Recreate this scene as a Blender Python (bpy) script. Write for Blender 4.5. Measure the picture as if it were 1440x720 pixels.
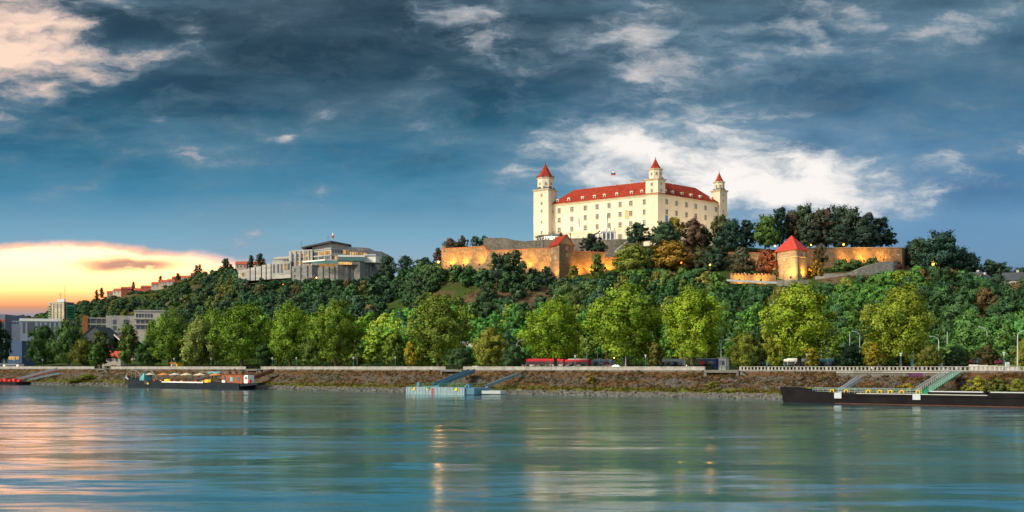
import bpy, math, random
import numpy as np
from mathutils import Vector, Matrix

R = math.radians
scene = bpy.context.scene
COL = scene.collection
for _o in list(bpy.data.objects):
    bpy.data.objects.remove(_o)

# ------------------------------------------------------------------ camera
F, HY, CZ = 1350.0, 515.0, 8.0            # focal length in photo pixels, horizon row, eye height above the river
cam_data = bpy.data.cameras.new('camera')
cam_data.sensor_width = 36.0
cam_data.lens = 36.0 * F / 1440.0
cam_data.shift_y = (HY - 360.0) / 1440.0
cam_data.clip_start, cam_data.clip_end = 0.5, 12000.0
cam = bpy.data.objects.new('camera', cam_data)
cam.location = (0, 0, CZ)
cam.rotation_euler = (R(90), 0, 0)
COL.objects.link(cam)
scene.camera = cam

# ------------------------------------------------------------------ exposure
EXPOSURE = 0.75
vs = scene.view_settings
vs.view_transform, vs.look, vs.gamma, vs.use_curve_mapping = 'Standard', 'None', 1.0, False
vs.exposure = EXPOSURE
scene.cycles.max_bounces = 6
scene.cycles.diffuse_bounces = 3
scene.cycles.glossy_bounces = 3
scene.cycles.sample_clamp_indirect = 6.0

# ------------------------------------------------------------------ sun lamp (soft; added behind the viewer to light the trees, away from the sunset)
SUN_DIR = Vector((-0.74, -0.42, 0.56)).normalized()      # towards the sun lamp
sun_data = bpy.data.lights.new('sun', 'SUN')
sun_data.energy, sun_data.angle, sun_data.color = 3.3, R(20), (1.0, 0.87, 0.62)
sun = bpy.data.objects.new('sun', sun_data)
sun.rotation_euler = (-SUN_DIR).to_track_quat('-Z', 'Y').to_euler()
COL.objects.link(sun)


def lin(r, g, b, k=1.0):
    f = lambda c: (c / 255 / 12.92 if c / 255 <= 0.04045 else ((c / 255 + 0.055) / 1.055) ** 2.4) * k
    return (f(r), f(g), f(b), 1.0)


# ------------------------------------------------------------------ sky
class NT:
    """small helper to wire shader nodes"""
    def __init__(self, tree):
        self.t = tree
    def n(self, kind, **kw):
        x = self.t.nodes.new(kind)
        for k, v in kw.items():
            setattr(x, k, v)
        return x
    def put(self, sock, v):
        if isinstance(v, bpy.types.NodeSocket):
            self.t.links.new(v, sock)
        elif v is not None:
            sock.default_value = v
    def math(self, op, a, b=None, c=None, clamp=False):
        x = self.n('ShaderNodeMath', operation=op, use_clamp=clamp)
        for i, v in enumerate((a, b, c)):
            self.put(x.inputs[i], v)
        return x.outputs[0]
    def vec(self, op, a, b=None):
        x = self.n('ShaderNodeVectorMath', operation=op)
        self.put(x.inputs[0], a)
        if b is not None:
            self.put(x.inputs[1], b)
        return x.outputs['Value'] if op in ('LENGTH', 'DOT_PRODUCT') else x.outputs[0]
    def noise(self, v, scale, detail=5.0, rough=0.55, out='Fac', dist=0.0):
        x = self.n('ShaderNodeTexNoise')
        self.put(x.inputs['Vector'], v)
        x.inputs['Scale'].default_value = scale
        x.inputs['Detail'].default_value = detail
        x.inputs['Roughness'].default_value = rough
        x.inputs['Distortion'].default_value = dist
        return x.outputs[0] if out == 'Fac' else x.outputs['Color']
    def step(self, v, a, b, lo=0.0, hi=1.0, kind='SMOOTHSTEP'):
        x = self.n('ShaderNodeMapRange', interpolation_type=kind)
        self.put(x.inputs['Value'], v)
        for k, q in (('From Min', a), ('From Max', b), ('To Min', lo), ('To Max', hi)):
            self.put(x.inputs[k], q)
        return x.outputs[0]
    def mix(self, f, a, b, blend='MIX'):
        x = self.n('ShaderNodeMix', data_type='RGBA', blend_type=blend)
        self.put(x.inputs[0], f)
        self.put(x.inputs[6], a)
        self.put(x.inputs[7], b)
        return x.outputs[2]
    def ramp(self, f, stops, interp='LINEAR'):
        x = self.n('ShaderNodeValToRGB')
        x.color_ramp.interpolation = interp
        el = x.color_ramp.elements
        while len(el) < len(stops):
            el.new(0.5)
        for e, (p, c) in zip(el, stops):
            e.position, e.color = p, (c if len(c) == 4 else (*c, 1.0))
        self.put(x.inputs[0], f)
        return x.outputs[0]
    def xyz(self, a, b, c):
        x = self.n('ShaderNodeCombineXYZ')
        for i, v in enumerate((a, b, c)):
            self.put(x.inputs[i], v)
        return x.outputs[0]


world = bpy.data.worlds.new('World')
scene.world = world
world.use_nodes = True
wt = world.node_tree
wt.nodes.clear()
W = NT(wt)
w_out = W.n('ShaderNodeOutputWorld')
w_bg = W.n('ShaderNodeBackground')
wt.links.new(w_bg.outputs[0], w_out.inputs[0])
SKY_STRENGTH = 0.1
w_bg.inputs['Strength'].default_value = SKY_STRENGTH
nishita = W.n('ShaderNodeTexSky', sky_type='NISHITA', sun_disc=False)
nishita.sun_elevation = math.asin(SUN_DIR.z)
nishita.sun_rotation = math.atan2(SUN_DIR.x, SUN_DIR.y)

d = W.n('ShaderNodeTexCoord').outputs['Generated']
sep = W.n('ShaderNodeSeparateXYZ')
wt.links.new(d, sep.inputs[0])
yc = W.math('MAXIMUM', sep.outputs[1], 0.12)
su = W.math('MULTIPLY_ADD', W.math('DIVIDE', sep.outputs[0], yc), F / 100, 7.2)      # degrees-like units east
sv = W.math('MULTIPLY_ADD', W.math('DIVIDE', sep.outputs[2], yc), -F / 100, HY / 100)  # and down from the top of the view
S0 = W.xyz(su, sv, 0.0)
wob1 = W.vec('SUBTRACT', W.noise(W.vec('MULTIPLY', S0, (0.7, 1.3, 1)), 1.0, 6, 0.6, 'Color'), (0.5, 0.5, 0.5))
S = W.vec('ADD', S0, W.vec('MULTIPLY', wob1, (1.5, 0.75, 0)))
sS = W.n('ShaderNodeSeparateXYZ')
wt.links.new(S, sS.inputs[0])
# streaky and puffy cloud texture
tex_a = W.noise(W.vec('MULTIPLY', S0, (0.40, 1.05, 1)), 1.0, 8, 0.56)
tex_b = W.noise(W.vec('ADD', W.vec('MULTIPLY', S0, (0.28, 1.8, 1)), (3.7, 9.1, 2.0)), 1.0, 7, 0.55)
tex_c = W.noise(W.vec('ADD', W.vec('MULTIPLY', S, (1.1, 2.9, 1)), (13.7, 2.1, 5.0)), 1.0, 7, 0.6)


def sky_col(r, g, b):
    return lin(r, g, b, 2 ** -EXPOSURE / SKY_STRENGTH)


def sky_lin(r, g, b):
    k = 2 ** -EXPOSURE / SKY_STRENGTH
    return (r * k, g * k, b * k, 1.0)


V = W.math('DIVIDE', sv, 5.16, clamp=True)
base = W.ramp(V, [(0.0, sky_col(50, 74, 92)), (0.2, sky_col(42, 78, 100)), (0.38, sky_col(48, 108, 138)),
                  (0.52, sky_col(70, 138, 172)), (0.64, sky_col(126, 174, 200)), (0.72, sky_col(152, 180, 198)),
                  (0.86, sky_col(140, 165, 185))])
right = W.ramp(V, [(0.0, sky_col(68, 98, 118)), (0.2, sky_col(68, 110, 138)), (0.45, sky_col(68, 128, 170)),
                   (0.6, sky_col(108, 154, 192)), (0.75, sky_col(112, 146, 180)), (0.9, sky_col(130, 158, 182))])
c = W.mix(W.step(sS.outputs[0], 7.0, 12.5), base, right)
# a share of the clear sky behind
nsky = W.mix(1.0, nishita.outputs[0], (0.16, 0.19, 0.24, 1), 'MULTIPLY')
c = W.mix(0.06, c, nsky)


def ellipse(cx, cy, rx, ry, inner=0.35, outer=1.0, src=None):
    q = W.vec('MULTIPLY', W.vec('SUBTRACT', src if src is not None else S, (cx, cy, 0)), (1 / rx, 1 / ry, 0))
    return W.step(W.vec('LENGTH', q), inner, outer, 1.0, 0.0)


def blob(c, col, amp, m, tex=None, lo=0.4, hi=0.62):
    if tex is not None:
        m = W.math('MULTIPLY', m, W.step(tex, lo, hi))
    return W.mix(W.math('MULTIPLY', m, amp), c, col)


# cloud relief over everything: darker bellies, paler veils
c = W.mix(W.math('MULTIPLY', W.step(tex_a, 0.42, 0.72), 0.40), c, sky_col(122, 152, 170))
c = W.mix(W.math('MULTIPLY', W.math('MULTIPLY', W.step(tex_a, 0.50, 0.27), W.step(sv, 3.4, 2.0)), 0.42), c, sky_col(28, 50, 68))
c = W.mix(W.math('MULTIPLY', W.step(tex_b, 0.46, 0.72), 0.30), c, sky_col(118, 158, 180))
c = W.mix(W.math('MULTIPLY', W.math('MULTIPLY', W.step(tex_c, 0.44, 0.68), W.step(sv, 3.2, 1.8)), 0.36), c, sky_col(104, 132, 148))
# dark bank of cloud
for cx, cy, rx, ry, a, col in ((4.3, 0.7, 4.6, 1.5, 0.45, (34, 54, 70)), (8.2, 0.7, 1.3, 0.9, 0.40, (30, 54, 76)), (11.6, 1.35, 2.8, 0.6, 0.35, (48, 84, 116)), (14.0, 2.6, 2.2, 0.5, 0.45, (62, 108, 154))):
    c = blob(c, sky_col(*col), a, ellipse(cx, cy, rx, ry, 0.0, 1.0))
# tears: a broken field of cloud, thinner where the bias is higher
fine = W.math('MULTIPLY_ADD', W.math('SUBTRACT', W.math('ADD', W.math('MULTIPLY', tex_a, 0.40), W.math('ADD', W.math('MULTIPLY', tex_c, 0.42), W.math('MULTIPLY', tex_b, 0.18))), 0.5), 1.6, 0.5)
bias = 0.0
c = blob(c, sky_col(176, 192, 206), 0.55, ellipse(10.2, 2.45, 4.6, 1.15, 0.0, 1.0), tex_a, 0.25, 0.60)
c = blob(c, sky_col(120, 146, 164), 0.55, ellipse(9.8, 0.8, 3.2, 1.4, 0.0, 1.0), tex_c, 0.32, 0.62)
for cx, cy, rx, ry, a in ((9.9, 2.30, 3.6, 1.25, 0.22), (9.9, 2.50, 2.2, 0.85, 0.20), (12.0, 2.65, 3.2, 0.75, 0.26), (8.0, 2.15, 1.7, 0.7, 0.13),
                          (9.25, 1.0, 1.0, 0.85, 0.25), (8.9, 0.35, 1.1, 0.7, 0.18), (11.5, 0.35, 2.0, 0.75, 0.21), (10.3, 0.9, 1.6, 0.6, 0.09),
                          (6.75, 0.45, 0.8, 0.75, 0.21), (5.95, 0.15, 1.1, 0.45, 0.15), (13.7, 0.35, 1.3, 0.4, 0.10), (7.35, 1.05, 0.6, 0.85, 0.12),
                          (2.25, 1.70, 0.4, 0.16, 0.18), (4.06, 1.92, 0.24, 0.12, 0.18), (2.7, 0.36, 0.35, 0.35, 0.10), (6.1, 1.88, 0.9, 0.4, 0.03),
                          (0.2, 0.50, 2.7, 1.55, 0.34), (-0.2, 0.2, 1.5, 0.9, 0.08)):
    src = S if rx > 0.5 else W.vec('ADD', S0, W.vec('MULTIPLY', wob1, (0.5, 0.3, 0)))
    bias = W.math('ADD', W.math('MULTIPLY', ellipse(cx, cy, rx, ry, 0.0, 1.0, src), a), bias)
f_ = W.math('ADD', fine, bias)
tear_col = W.mix(W.step(su, 3.2, 5.0), sky_lin(1.02, 0.73, 0.58), W.mix(W.step(sv, 0.9, 2.0), sky_col(214, 206, 204), sky_col(252, 247, 242)))
c = W.mix(W.math('MULTIPLY', W.step(f_, 0.54, 0.76), 0.42), c, sky_col(146, 166, 182))
c = W.mix(W.step(f_, 0.62, 0.92), c, tear_col)
# sunset strip under the cloud edge on the left
edge = W.math('MULTIPLY_ADD', W.math('MULTIPLY', su, su), 0.020, 3.40)
syh = W.math('ADD', W.math('MULTIPLY', sS.outputs[1], 0.55), W.math('MULTIPLY', sv, 0.45))
under = W.step(W.math('SUBTRACT', syh, edge), -0.05, 0.24)
reach = W.step(sS.outputs[0], 4.1, 2.3)
strip = W.math('MULTIPLY', under, reach)
sun_cols = W.ramp(V, [(0.64, sky_lin(3.4, 1.60, 0.95)), (0.71, sky_lin(4.6, 1.95, 0.78)), (0.77, sky_lin(4.2, 1.40, 0.52)),
                      (0.81, sky_lin(2.4, 0.66, 0.24)), (0.835, sky_col(226, 160, 118)), (0.86, sky_col(158, 152, 164))])
c = W.mix(strip, c, sun_cols)
rim = W.math('MULTIPLY', W.step(W.math('ABSOLUTE', W.math('SUBTRACT', syh, W.math('ADD', edge, 0.04))), 0.0, 0.09, 1.0, 0.0), W.step(su, 3.3, 2.0))
c = W.mix(W.math('MULTIPLY', rim, W.math('MULTIPLY', W.step(tex_c, 0.36, 0.64), 0.55)), c, sky_col(222, 172, 140))
c = blob(c, sky_col(178, 144, 128), 0.95, ellipse(1.72, 3.73, 1.2, 0.15, 0.2, 1.0, W.vec('ADD', S0, W.vec('MULTIPLY', wob1, (1.2, 0.34, 0)))), tex_c, 0.30, 0.46)
# the half of the sky behind the viewer: even cloud, brightened as added soft fill
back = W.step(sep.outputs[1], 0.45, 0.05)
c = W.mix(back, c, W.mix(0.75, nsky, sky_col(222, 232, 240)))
c = W.mix(W.step(sep.outputs[2], -0.02, -0.10), c, sky_col(60, 80, 86))
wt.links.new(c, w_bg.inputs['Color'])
# ------------------------------------------------------------------ coordinates
EU = (math.cos(R(-33.8)), math.sin(R(-33.8)))          # along the embankment, downstream
EV = (-EU[1], EU[0])                                    # inland
V0 = 228.5                                              # waterline
BROT = R(-33.8)


def P(px, py, Y):
    return Vector(((px - 720) / F * Y, Y, CZ + (HY - py) / F * Y))


def zat(py, Y):
    return CZ + (HY - py) / F * Y


def XY(px, Y):
    return ((px - 720) / F * Y, Y)


def bank(px, v):
    t = (px - 720) / F
    Y = (V0 + v) / (EV[1] + EV[0] * t)
    return (t * Y, Y)


def bank_u(px, v):
    x, y = bank(px, v)
    return x * EU[0] + y * EU[1]


def BW(u, v, z=0.0):
    return Vector((u * EU[0] + (v + V0) * EV[0], u * EU[1] + (v + V0) * EV[1], z))


# ------------------------------------------------------------------ terrain profile: per bearing, (distance, height) of foot, slope, brow, terrace
COLS = {
    -700: ((1250, 488), (1600, 468), (1800, 464)),
    -200: ((900, 482), (1250, 462), (1450, 460)),
    0: ((800, 494), (1200, 457), (1400, 455)),
    60: ((780, 490), (1180, 448), (1360, 446)),
    110: ((750, 484), (1150, 432), (1300, 428)),
    200: ((650, 474), (1000, 414), (1120, 408)),
    280: ((600, 466), (880, 396), (980, 391)),
    340: ((560, 460), (740, 402), (830, 390)),
    440: ((510, 462), (665, 404), (745, 394)),
    540: ((470, 462), (620, 400), (710, 392)),
    620: ((430, 458), (500, 384), (560, 368)),
    700: ((410, 450), (468, 390), (515, 365)),
    770: ((400, 448), (455, 396), (508, 365)),
    850: ((395, 446), (450, 392), (488, 364)),
    905: ((390, 446), (446, 388), (486, 346)),
    950: ((385, 446), (440, 384), (492, 341)),
    1030: ((370, 446), (420, 396), (490, 347)),
    1110: ((355, 446), (408, 398), (488, 352)),
    1200: ((345, 446), (405, 386), (490, 356)),
    1290: ((340, 442), (410, 384), (505, 373)),
    1360: ((335, 446), (420, 396), (520, 380)),
    1440: ((325, 452), (420, 410), (520, 392)),
    1620: ((315, 452), (420, 424), (520, 412)),
    2100: ((300, 462), (420, 440), (520, 432)),
}
_px = np.array(sorted(COLS), float)
_ky, _kz = [], []
for _p in sorted(COLS):
    y0 = bank(_p, 58)[1]
    ys = [y0] + [a for a, b in COLS[_p]]
    zs = [6.9] + [zat(b, a) for a, b in COLS[_p]]
    ys += [ys[-1] + 160, ys[-1] + 1500]
    zs += [zs[-1] + 0.5, zs[-1] - 25]
    _ky.append(ys)
    _kz.append(zs)
_ky, _kz = np.array(_ky), np.array(_kz)


def H(x, y):
    """height of the hillside (vectorised)"""
    x, y = np.atleast_1d(np.asarray(x, float)), np.atleast_1d(np.asarray(y, float))
    p = np.clip(720 + F * x / y, _px[0], _px[-1])
    i = np.clip(np.searchsorted(_px, p) - 1, 0, len(_px) - 2)
    f = ((p - _px[i]) / (_px[i + 1] - _px[i]))
    f = (f * f * (3 - 2 * f))[:, None]
    ky = _ky[i] * (1 - f) + _ky[i + 1] * f
    kz = _kz[i] * (1 - f) + _kz[i + 1] * f
    out = np.full(len(x), 6.9)
    for k in range(ky.shape[1] - 1):
        s = (y - ky[:, k]) / (ky[:, k + 1] - ky[:, k])
        m = s > 0
        sc_ = np.clip(s, 0, 1)
        out[m] = (kz[:, k] + (kz[:, k + 1] - kz[:, k]) * sc_)[m]
    return out


def Hs(x, y):
    return float(H(x, y)[0])


# ------------------------------------------------------------------ object helpers
LABELS = {}


def tag(o, label=None, cat=None, group=None, kind=None):
    if label:
        o['label'] = label
    if cat:
        o['category'] = cat
    if group:
        o['group'] = group
    if kind:
        o['kind'] = kind
    return o


def thing(name, label, cat, loc=(0, 0, 0), rotz=0.0, group=None):
    o = bpy.data.objects.new(name, None)
    o.empty_display_size = 0.3
    COL.objects.link(o)
    o.location = loc
    o.rotation_euler = (0, 0, rotz)
    return tag(o, label, cat, group)


def dup(root, loc=None, rotz=None, label=None, scale=None, color=None, group=None):
    def cp(o, parent):
        c = o.copy()
        COL.objects.link(c)
        if parent is not None:
            c.parent = parent
        for ch in o.children:
            cp(ch, c)
        return c
    r = cp(root, None)
    if loc is not None:
        r.location = loc
    if rotz is not None:
        r.rotation_euler = (0, 0, rotz)
    if label:
        r['label'] = label
    if group:
        r['group'] = group
    if scale is not None:
        r.scale = scale
    if color is not None:
        for q in [r] + list(r.children_recursive):
            q.color = color
    return r


def inset(poly, dist):
    """move every edge of a counter-clockwise polygon inwards"""
    n, out = len(poly), []
    for i in range(n):
        p0, p1, p2 = (Vector(poly[(i + k - 1) % n]) for k in range(3))
        a, b = (p1 - p0).normalized(), (p2 - p1).normalized()
        na, nb = Vector((-a.y, a.x)), Vector((-b.y, b.x))
        bis = (na + nb)
        bis = bis / max(1e-6, bis.length_squared / 2)
        out.append(tuple(p1 + bis * dist))
    return out


class MB:
    """collects shapes and links them as one mesh; origin is subtracted so that world points fit under an Empty"""
    def __init__(self, origin=(0, 0, 0)):
        self.v, self.f, self.m = [], [], []
        self.o = Vector(origin)
        self.mi = 0
    def add(self, pts, faces):
        b = len(self.v)
        self.v += [tuple(Vector(p) - self.o) for p in pts]
        for q in faces:
            self.f.append(tuple(b + i for i in q))
            self.m.append(self.mi)
        return self
    def box(self, c, s, rot=0.0, tilt=None):
        cx, cy, cz = c
        x, y, z = s[0] / 2, s[1] / 2, s[2] / 2
        M = Matrix.Rotation(rot, 3, 'Z')
        if tilt is not None:
            M = M @ Matrix.Rotation(tilt, 3, 'Y')
        pts = [M @ Vector((sx * x, sy * y, sz * z)) + Vector(c) for sz in (-1, 1) for sx, sy in ((-1, -1), (1, -1), (1, 1), (-1, 1))]
        return self.add(pts, [(3, 2, 1, 0), (4, 5, 6, 7), (0, 1, 5, 4), (1, 2, 6, 5), (2, 3, 7, 6), (3, 0, 4, 7)])
    def prism(self, poly, z0, z1):
        n = len(poly)
        zz0 = z0 if hasattr(z0, '__len__') else [z0] * n
        zz1 = z1 if hasattr(z1, '__len__') else [z1] * n
        pts = [(p[0], p[1], zz0[i]) for i, p in enumerate(poly)] + [(p[0], p[1], zz1[i]) for i, p in enumerate(poly)]
        fs = [tuple(reversed(range(n))), tuple(range(n, 2 * n))] + [(i, (i + 1) % n, n + (i + 1) % n, n + i) for i in range(n)]
        return self.add(pts, fs)
    def loft(self, rings, caps=True):
        n = len(rings[0])
        pts = [p for r_ in rings for p in r_]
        fs = []
        for k in range(len(rings) - 1):
            for i in range(n):
                fs.append((k * n + i, k * n + (i + 1) % n, (k + 1) * n + (i + 1) % n, (k + 1) * n + i))
        if caps:
            fs.append(tuple(reversed(range(n))))
            fs.append(tuple(range((len(rings) - 1) * n, len(rings) * n)))
        return self.add(pts, fs)
    def lathe(self, cx, cy, prof, n=12, phase=0.0):
        rings = []
        for r_, z in prof:
            r_ = max(r_, 0.01)
            rings.append([(cx + r_ * math.cos(phase + 2 * math.pi * i / n), cy + r_ * math.sin(phase + 2 * math.pi * i / n), z) for i in range(n)])
        return self.loft(rings)
    def tube(self, pts, radii, n=6):
        pts = [Vector(p) for p in pts]
        if not hasattr(radii, '__len__'):
            radii = [radii] * len(pts)
        rings = []
        for i, p in enumerate(pts):
            dr = (pts[min(i + 1, len(pts) - 1)] - pts[max(i - 1, 0)]).normalized()
            a = dr.cross(Vector((0.13, 0.31, 0.94) if abs(dr.z) < 0.9 else (1, 0.1, 0))).normalized()
            b = dr.cross(a)
            rings.append([p + (a * math.cos(2 * math.pi * k / n) + b * math.sin(2 * math.pi * k / n)) * radii[i] for k in range(n)])
        return self.loft(rings)
    def bar(self, p0, p1, w=0.06):
        return self.tube([p0, p1], w / 2, 4)
    def build(self, name, mats, parent=None, smooth=False):
        me = bpy.data.meshes.new(name)
        me.from_pydata(self.v, [], self.f)
        if not isinstance(mats, (list, tuple)):
            mats = [mats]
        for m in mats:
            me.materials.append(m)
        me.polygons.foreach_set('material_index', self.m)
        if smooth:
            me.polygons.foreach_set('use_smooth', [True] * len(self.f))
        me.update()
        o = bpy.data.objects.new(name, me)
        COL.objects.link(o)
        if parent is not None:
            o.parent = parent
        return o


def link_copy(o, parent=None):
    c = o.copy()
    COL.objects.link(c)
    if parent is not None:
        c.parent = parent
    return c


# ------------------------------------------------------------------ materials
MATS = {}


def mat(name):
    m = bpy.data.materials.new(name)
    m.use_nodes = True
    m.node_tree.nodes.clear()
    t = NT(m.node_tree)
    out = t.n('ShaderNodeOutputMaterial')
    return m, t, out


def surf(name, col, rough=0.8, var=0.18, scale=0.6, col2=None, bump=0.0, metal=0.0, stretch=(1, 1, 1), brick=None, coord='Object', spec=0.3, streak=0.0):
    """weathered surface: base colour varied by two noises, optional second colour in patches, optional courses of stone"""
    m, t, out = mat(name)
    b = t.n('ShaderNodeBsdfPrincipled')
    tc = t.n('ShaderNodeTexCoord').outputs[coord]
    p = t.vec('MULTIPLY', tc, stretch)
    n1 = t.noise(p, scale, 6, 0.6)
    n2 = t.noise(p, scale * 6.3, 4, 0.6)
    k = t.math('ADD', t.math('MULTIPLY', n1, 0.65), t.math('MULTIPLY', n2, 0.35))
    base = t.mix(1.0, (*col, 1), t.ramp(k, [(0.25, (1 - var * 2,) * 3), (0.5, (1,) * 3), (0.75, (1 + var * 1.6,) * 3)]), 'MULTIPLY')
    if col2 is not None:
        base = t.mix(t.step(t.noise(p, scale * 2.1, 6, 0.65), 0.46, 0.6), base, t.mix(1.0, (*col2, 1), t.ramp(n2, [(0.3, (0.75,) * 3), (0.7, (1.2,) * 3)]), 'MULTIPLY'))
    if streak:
        sk = t.noise(t.vec('MULTIPLY', tc, (1.2, 1.2, 0.06)), 1.0, 5, 0.6)
        base = t.mix(t.math('MULTIPLY', t.step(sk, 0.5, 0.7), streak), base, t.mix(1.0, base, (0.55, 0.5, 0.45, 1), 'MULTIPLY'))
    hgt = k
    if brick is not None:
        bk = t.n('ShaderNodeTexBrick')
        sp = t.n('ShaderNodeSeparateXYZ')
        t.put(sp.inputs[0], tc)
        t.put(bk.inputs['Vector'], t.xyz(t.math('ADD', sp.outputs[0], t.math('MULTIPLY', sp.outputs[1], 0.8)), sp.outputs[2], 0.0))
        bk.inputs['Scale'].default_value = 1.0
        bk.inputs['Brick Width'].default_value, bk.inputs['Row Height'].default_value = brick[0], brick[1]
        bk.inputs['Mortar Size'].default_value = brick[2]
        bk.inputs['Color1'].default_value = (1.18, 1.15, 1.1, 1)
        bk.inputs['Color2'].default_value = (0.72, 0.72, 0.74, 1)
        bk.inputs['Mortar'].default_value = (0.62, 0.6, 0.58, 1)
        base = t.mix(0.8, base, t.mix(1.0, base, bk.outputs[0], 'MULTIPLY'))
    t.put(b.inputs['Base Color'], base)
    t.put(b.inputs['Roughness'], t.step(n2, 0.2, 0.8, max(0.05, rough - 0.1), min(1, rough + 0.1)))
    b.inputs['Metallic'].default_value = metal
    b.inputs['Specular IOR Level'].default_value = spec
    if bump:
        bp = t.n('ShaderNodeBump')
        bp.inputs['Strength'].default_value = 0.6
        bp.inputs['Distance'].default_value = bump
        t.put(bp.inputs['Height'], hgt)
        t.put(b.inputs['Normal'], bp.outputs[0])
    t.put(out.inputs[0], b.outputs[0])
    MATS[name] = m
    return m


def glow(name, col, strength):
    m, t, out = mat(name)
    e = t.n('ShaderNodeEmission')
    e.inputs[0].default_value = (*col, 1)
    if name == 'lit_window':
        oi = t.n('ShaderNodeObjectInfo')
        tn = t.noise(t.n('ShaderNodeTexCoord').outputs['Object'], 0.9, 3, 0.6)
        t.put(e.inputs[0], t.mix(oi.outputs['Random'], (1.0, 0.42, 0.07, 1), (1.0, 0.66, 0.26, 1)))
        t.put(e.inputs[1], t.math('MULTIPLY', t.step(oi.outputs['Random'], 0.0, 1.0, 0.22, 0.62), t.step(tn, 0.3, 0.7, 0.45, 1.3)))
    else:
        e.inputs[1].default_value = strength
    t.put(out.inputs[0], e.outputs[0])
    MATS[name] = m
    return m


def glass(name, col, rough=0.08):
    m, t, out = mat(name)
    b = t.n('ShaderNodeBsdfPrincipled')
    oi = t.n('ShaderNodeObjectInfo')
    t.put(b.inputs['Base Color'], t.mix(oi.outputs['Random'], (*[c * 0.6 for c in col], 1), (*[c * 1.5 for c in col], 1)))
    b.inputs['Roughness'].default_value = rough
    b.inputs['Specular IOR Level'].default_value = 0.8
    t.put(out.inputs[0], b.outputs[0])
    MATS[name] = m
    return m


plaster = surf('cream_plaster', (0.62, 0.55, 0.435), 0.9, 0.10, 0.12, streak=0.34, bump=0.02)
trim_stone = surf('warm_trim_stone', (0.52, 0.44, 0.30), 0.85, 0.12, 0.5)
ochre = surf('ochre_niche', (0.50, 0.33, 0.16), 0.9, 0.15, 0.7)
red_tile = surf('red_roof_tile', (0.27, 0.030, 0.018), 0.85, 0.24, 0.35, stretch=(1, 1, 1.5), col2=(0.34, 0.05, 0.026), bump=0.03, brick=(0.7, 0.5, 0.04), spec=0.15)
dark_slate = surf('dark_slate', (0.05, 0.06, 0.075), 0.6, 0.2, 0.5)
pale_stone = surf('pale_stone', (0.50, 0.49, 0.47), 0.85, 0.14, 0.6, streak=0.3)
rampart = surf('rampart_stone', (0.27, 0.18, 0.10), 0.95, 0.36, 0.30, col2=(0.19, 0.135, 0.085), brick=(0.9, 0.42, 0.05), bump=0.12, streak=0.3)
grey_rampart = surf('grey_rampart_stone', (0.20, 0.18, 0.155), 0.95, 0.3, 0.4, col2=(0.14, 0.125, 0.11), brick=(0.9, 0.42, 0.05), bump=0.12, streak=0.35)
brick_cap = surf('brick_coping', (0.30, 0.11, 0.06), 0.9, 0.2, 0.8)
grey_stone = surf('grey_rubble', (0.23, 0.23, 0.215), 0.95, 0.3, 0.9, bump=0.12, brick=(1.2, 0.6, 0.08))
win_glass = glass('window_glass', (0.055, 0.06, 0.075))
concrete = surf('pale_concrete', (0.36, 0.355, 0.35), 0.85, 0.12, 0.25, streak=0.35, brick=(3.4, 1.7, 0.03))
dark_concrete = surf('grey_granite', (0.20, 0.205, 0.21), 0.85, 0.2, 0.4, streak=0.3, brick=(2.4, 1.2, 0.05))
grey_paint = surf('pale_grey_paint', (0.42, 0.45, 0.49), 0.6, 0.08, 0.5)
white_paint = surf('white_paint', (0.68, 0.68, 0.66), 0.6, 0.06, 0.6, streak=0.15)
lit_window = glow('lit_window', (1.0, 0.55, 0.13), 0.75)
lamp_glow = glow('sodium_lamp', (1.0, 0.34, 0.05), 7.0)
red_lamp = glow('red_lamp', (1.0, 0.12, 0.02), 5.0)
flood_glow = glow('floodlight_lens', (1.0, 0.66, 0.22), 45.0)
dark_metal = surf('dark_metal', (0.035, 0.037, 0.04), 0.5, 0.2, 1.0)
teal_metal = surf('teal_painted_metal', (0.03, 0.13, 0.16), 0.5, 0.12, 1.0)
pale_metal = surf('galvanised_metal', (0.40, 0.44, 0.46), 0.6, 0.12, 1.0)
parapet_conc = surf('parapet_concrete', (0.31, 0.30, 0.285), 0.9, 0.28, 0.5, streak=0.6)
old_conc = surf('stained_concrete', (0.13, 0.125, 0.12), 0.95, 0.25, 0.5, streak=0.4)
hull_black = surf('tarred_hull', (0.010, 0.009, 0.011), 0.75, 0.3, 0.4, spec=0.08)
hull_grey = surf('dark_grey_hull', (0.016, 0.021, 0.028), 0.75, 0.3, 0.4, spec=0.1)
pontoon_blue = surf('weathered_blue_grey_steel', (0.20, 0.28, 0.32), 0.6, 0.12, 0.6, col2=(0.17, 0.24, 0.28), streak=0.35)
pontoon_blue2 = surf('blue_steel', (0.09, 0.20, 0.29), 0.6, 0.12, 0.6, streak=0.25)
green_paint = surf('green_paint', (0.02, 0.20, 0.10), 0.6, 0.12, 0.8)
mint_paint = surf('mint_green_deck', (0.10, 0.42, 0.30), 0.6, 0.12, 0.6)
red_paint = surf('red_paint', (0.55, 0.03, 0.03), 0.5, 0.12, 0.8)
yellow_paint = surf('yellow_paint', (0.70, 0.42, 0.02), 0.5, 0.1, 0.8)
orange_paint = surf('orange_canvas', (0.60, 0.22, 0.06), 0.8, 0.12, 0.8)
cream_canvas = surf('cream_canvas', (0.62, 0.50, 0.38), 0.9, 0.1, 0.8)
brick_red = surf('red_brick_cabin', (0.33, 0.10, 0.05), 0.9, 0.2, 0.8, brick=(0.5, 0.2, 0.03))
rust = surf('rusty_steel', (0.16, 0.06, 0.035), 0.8, 0.3, 0.8)
beige_panel = surf('beige_panel', (0.38, 0.34, 0.25), 0.85, 0.12, 0.3, brick=(3.2, 2.8, 0.06))
salmon = surf('salmon_roof', (0.48, 0.19, 0.12), 0.8, 0.12, 0.5)
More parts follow.
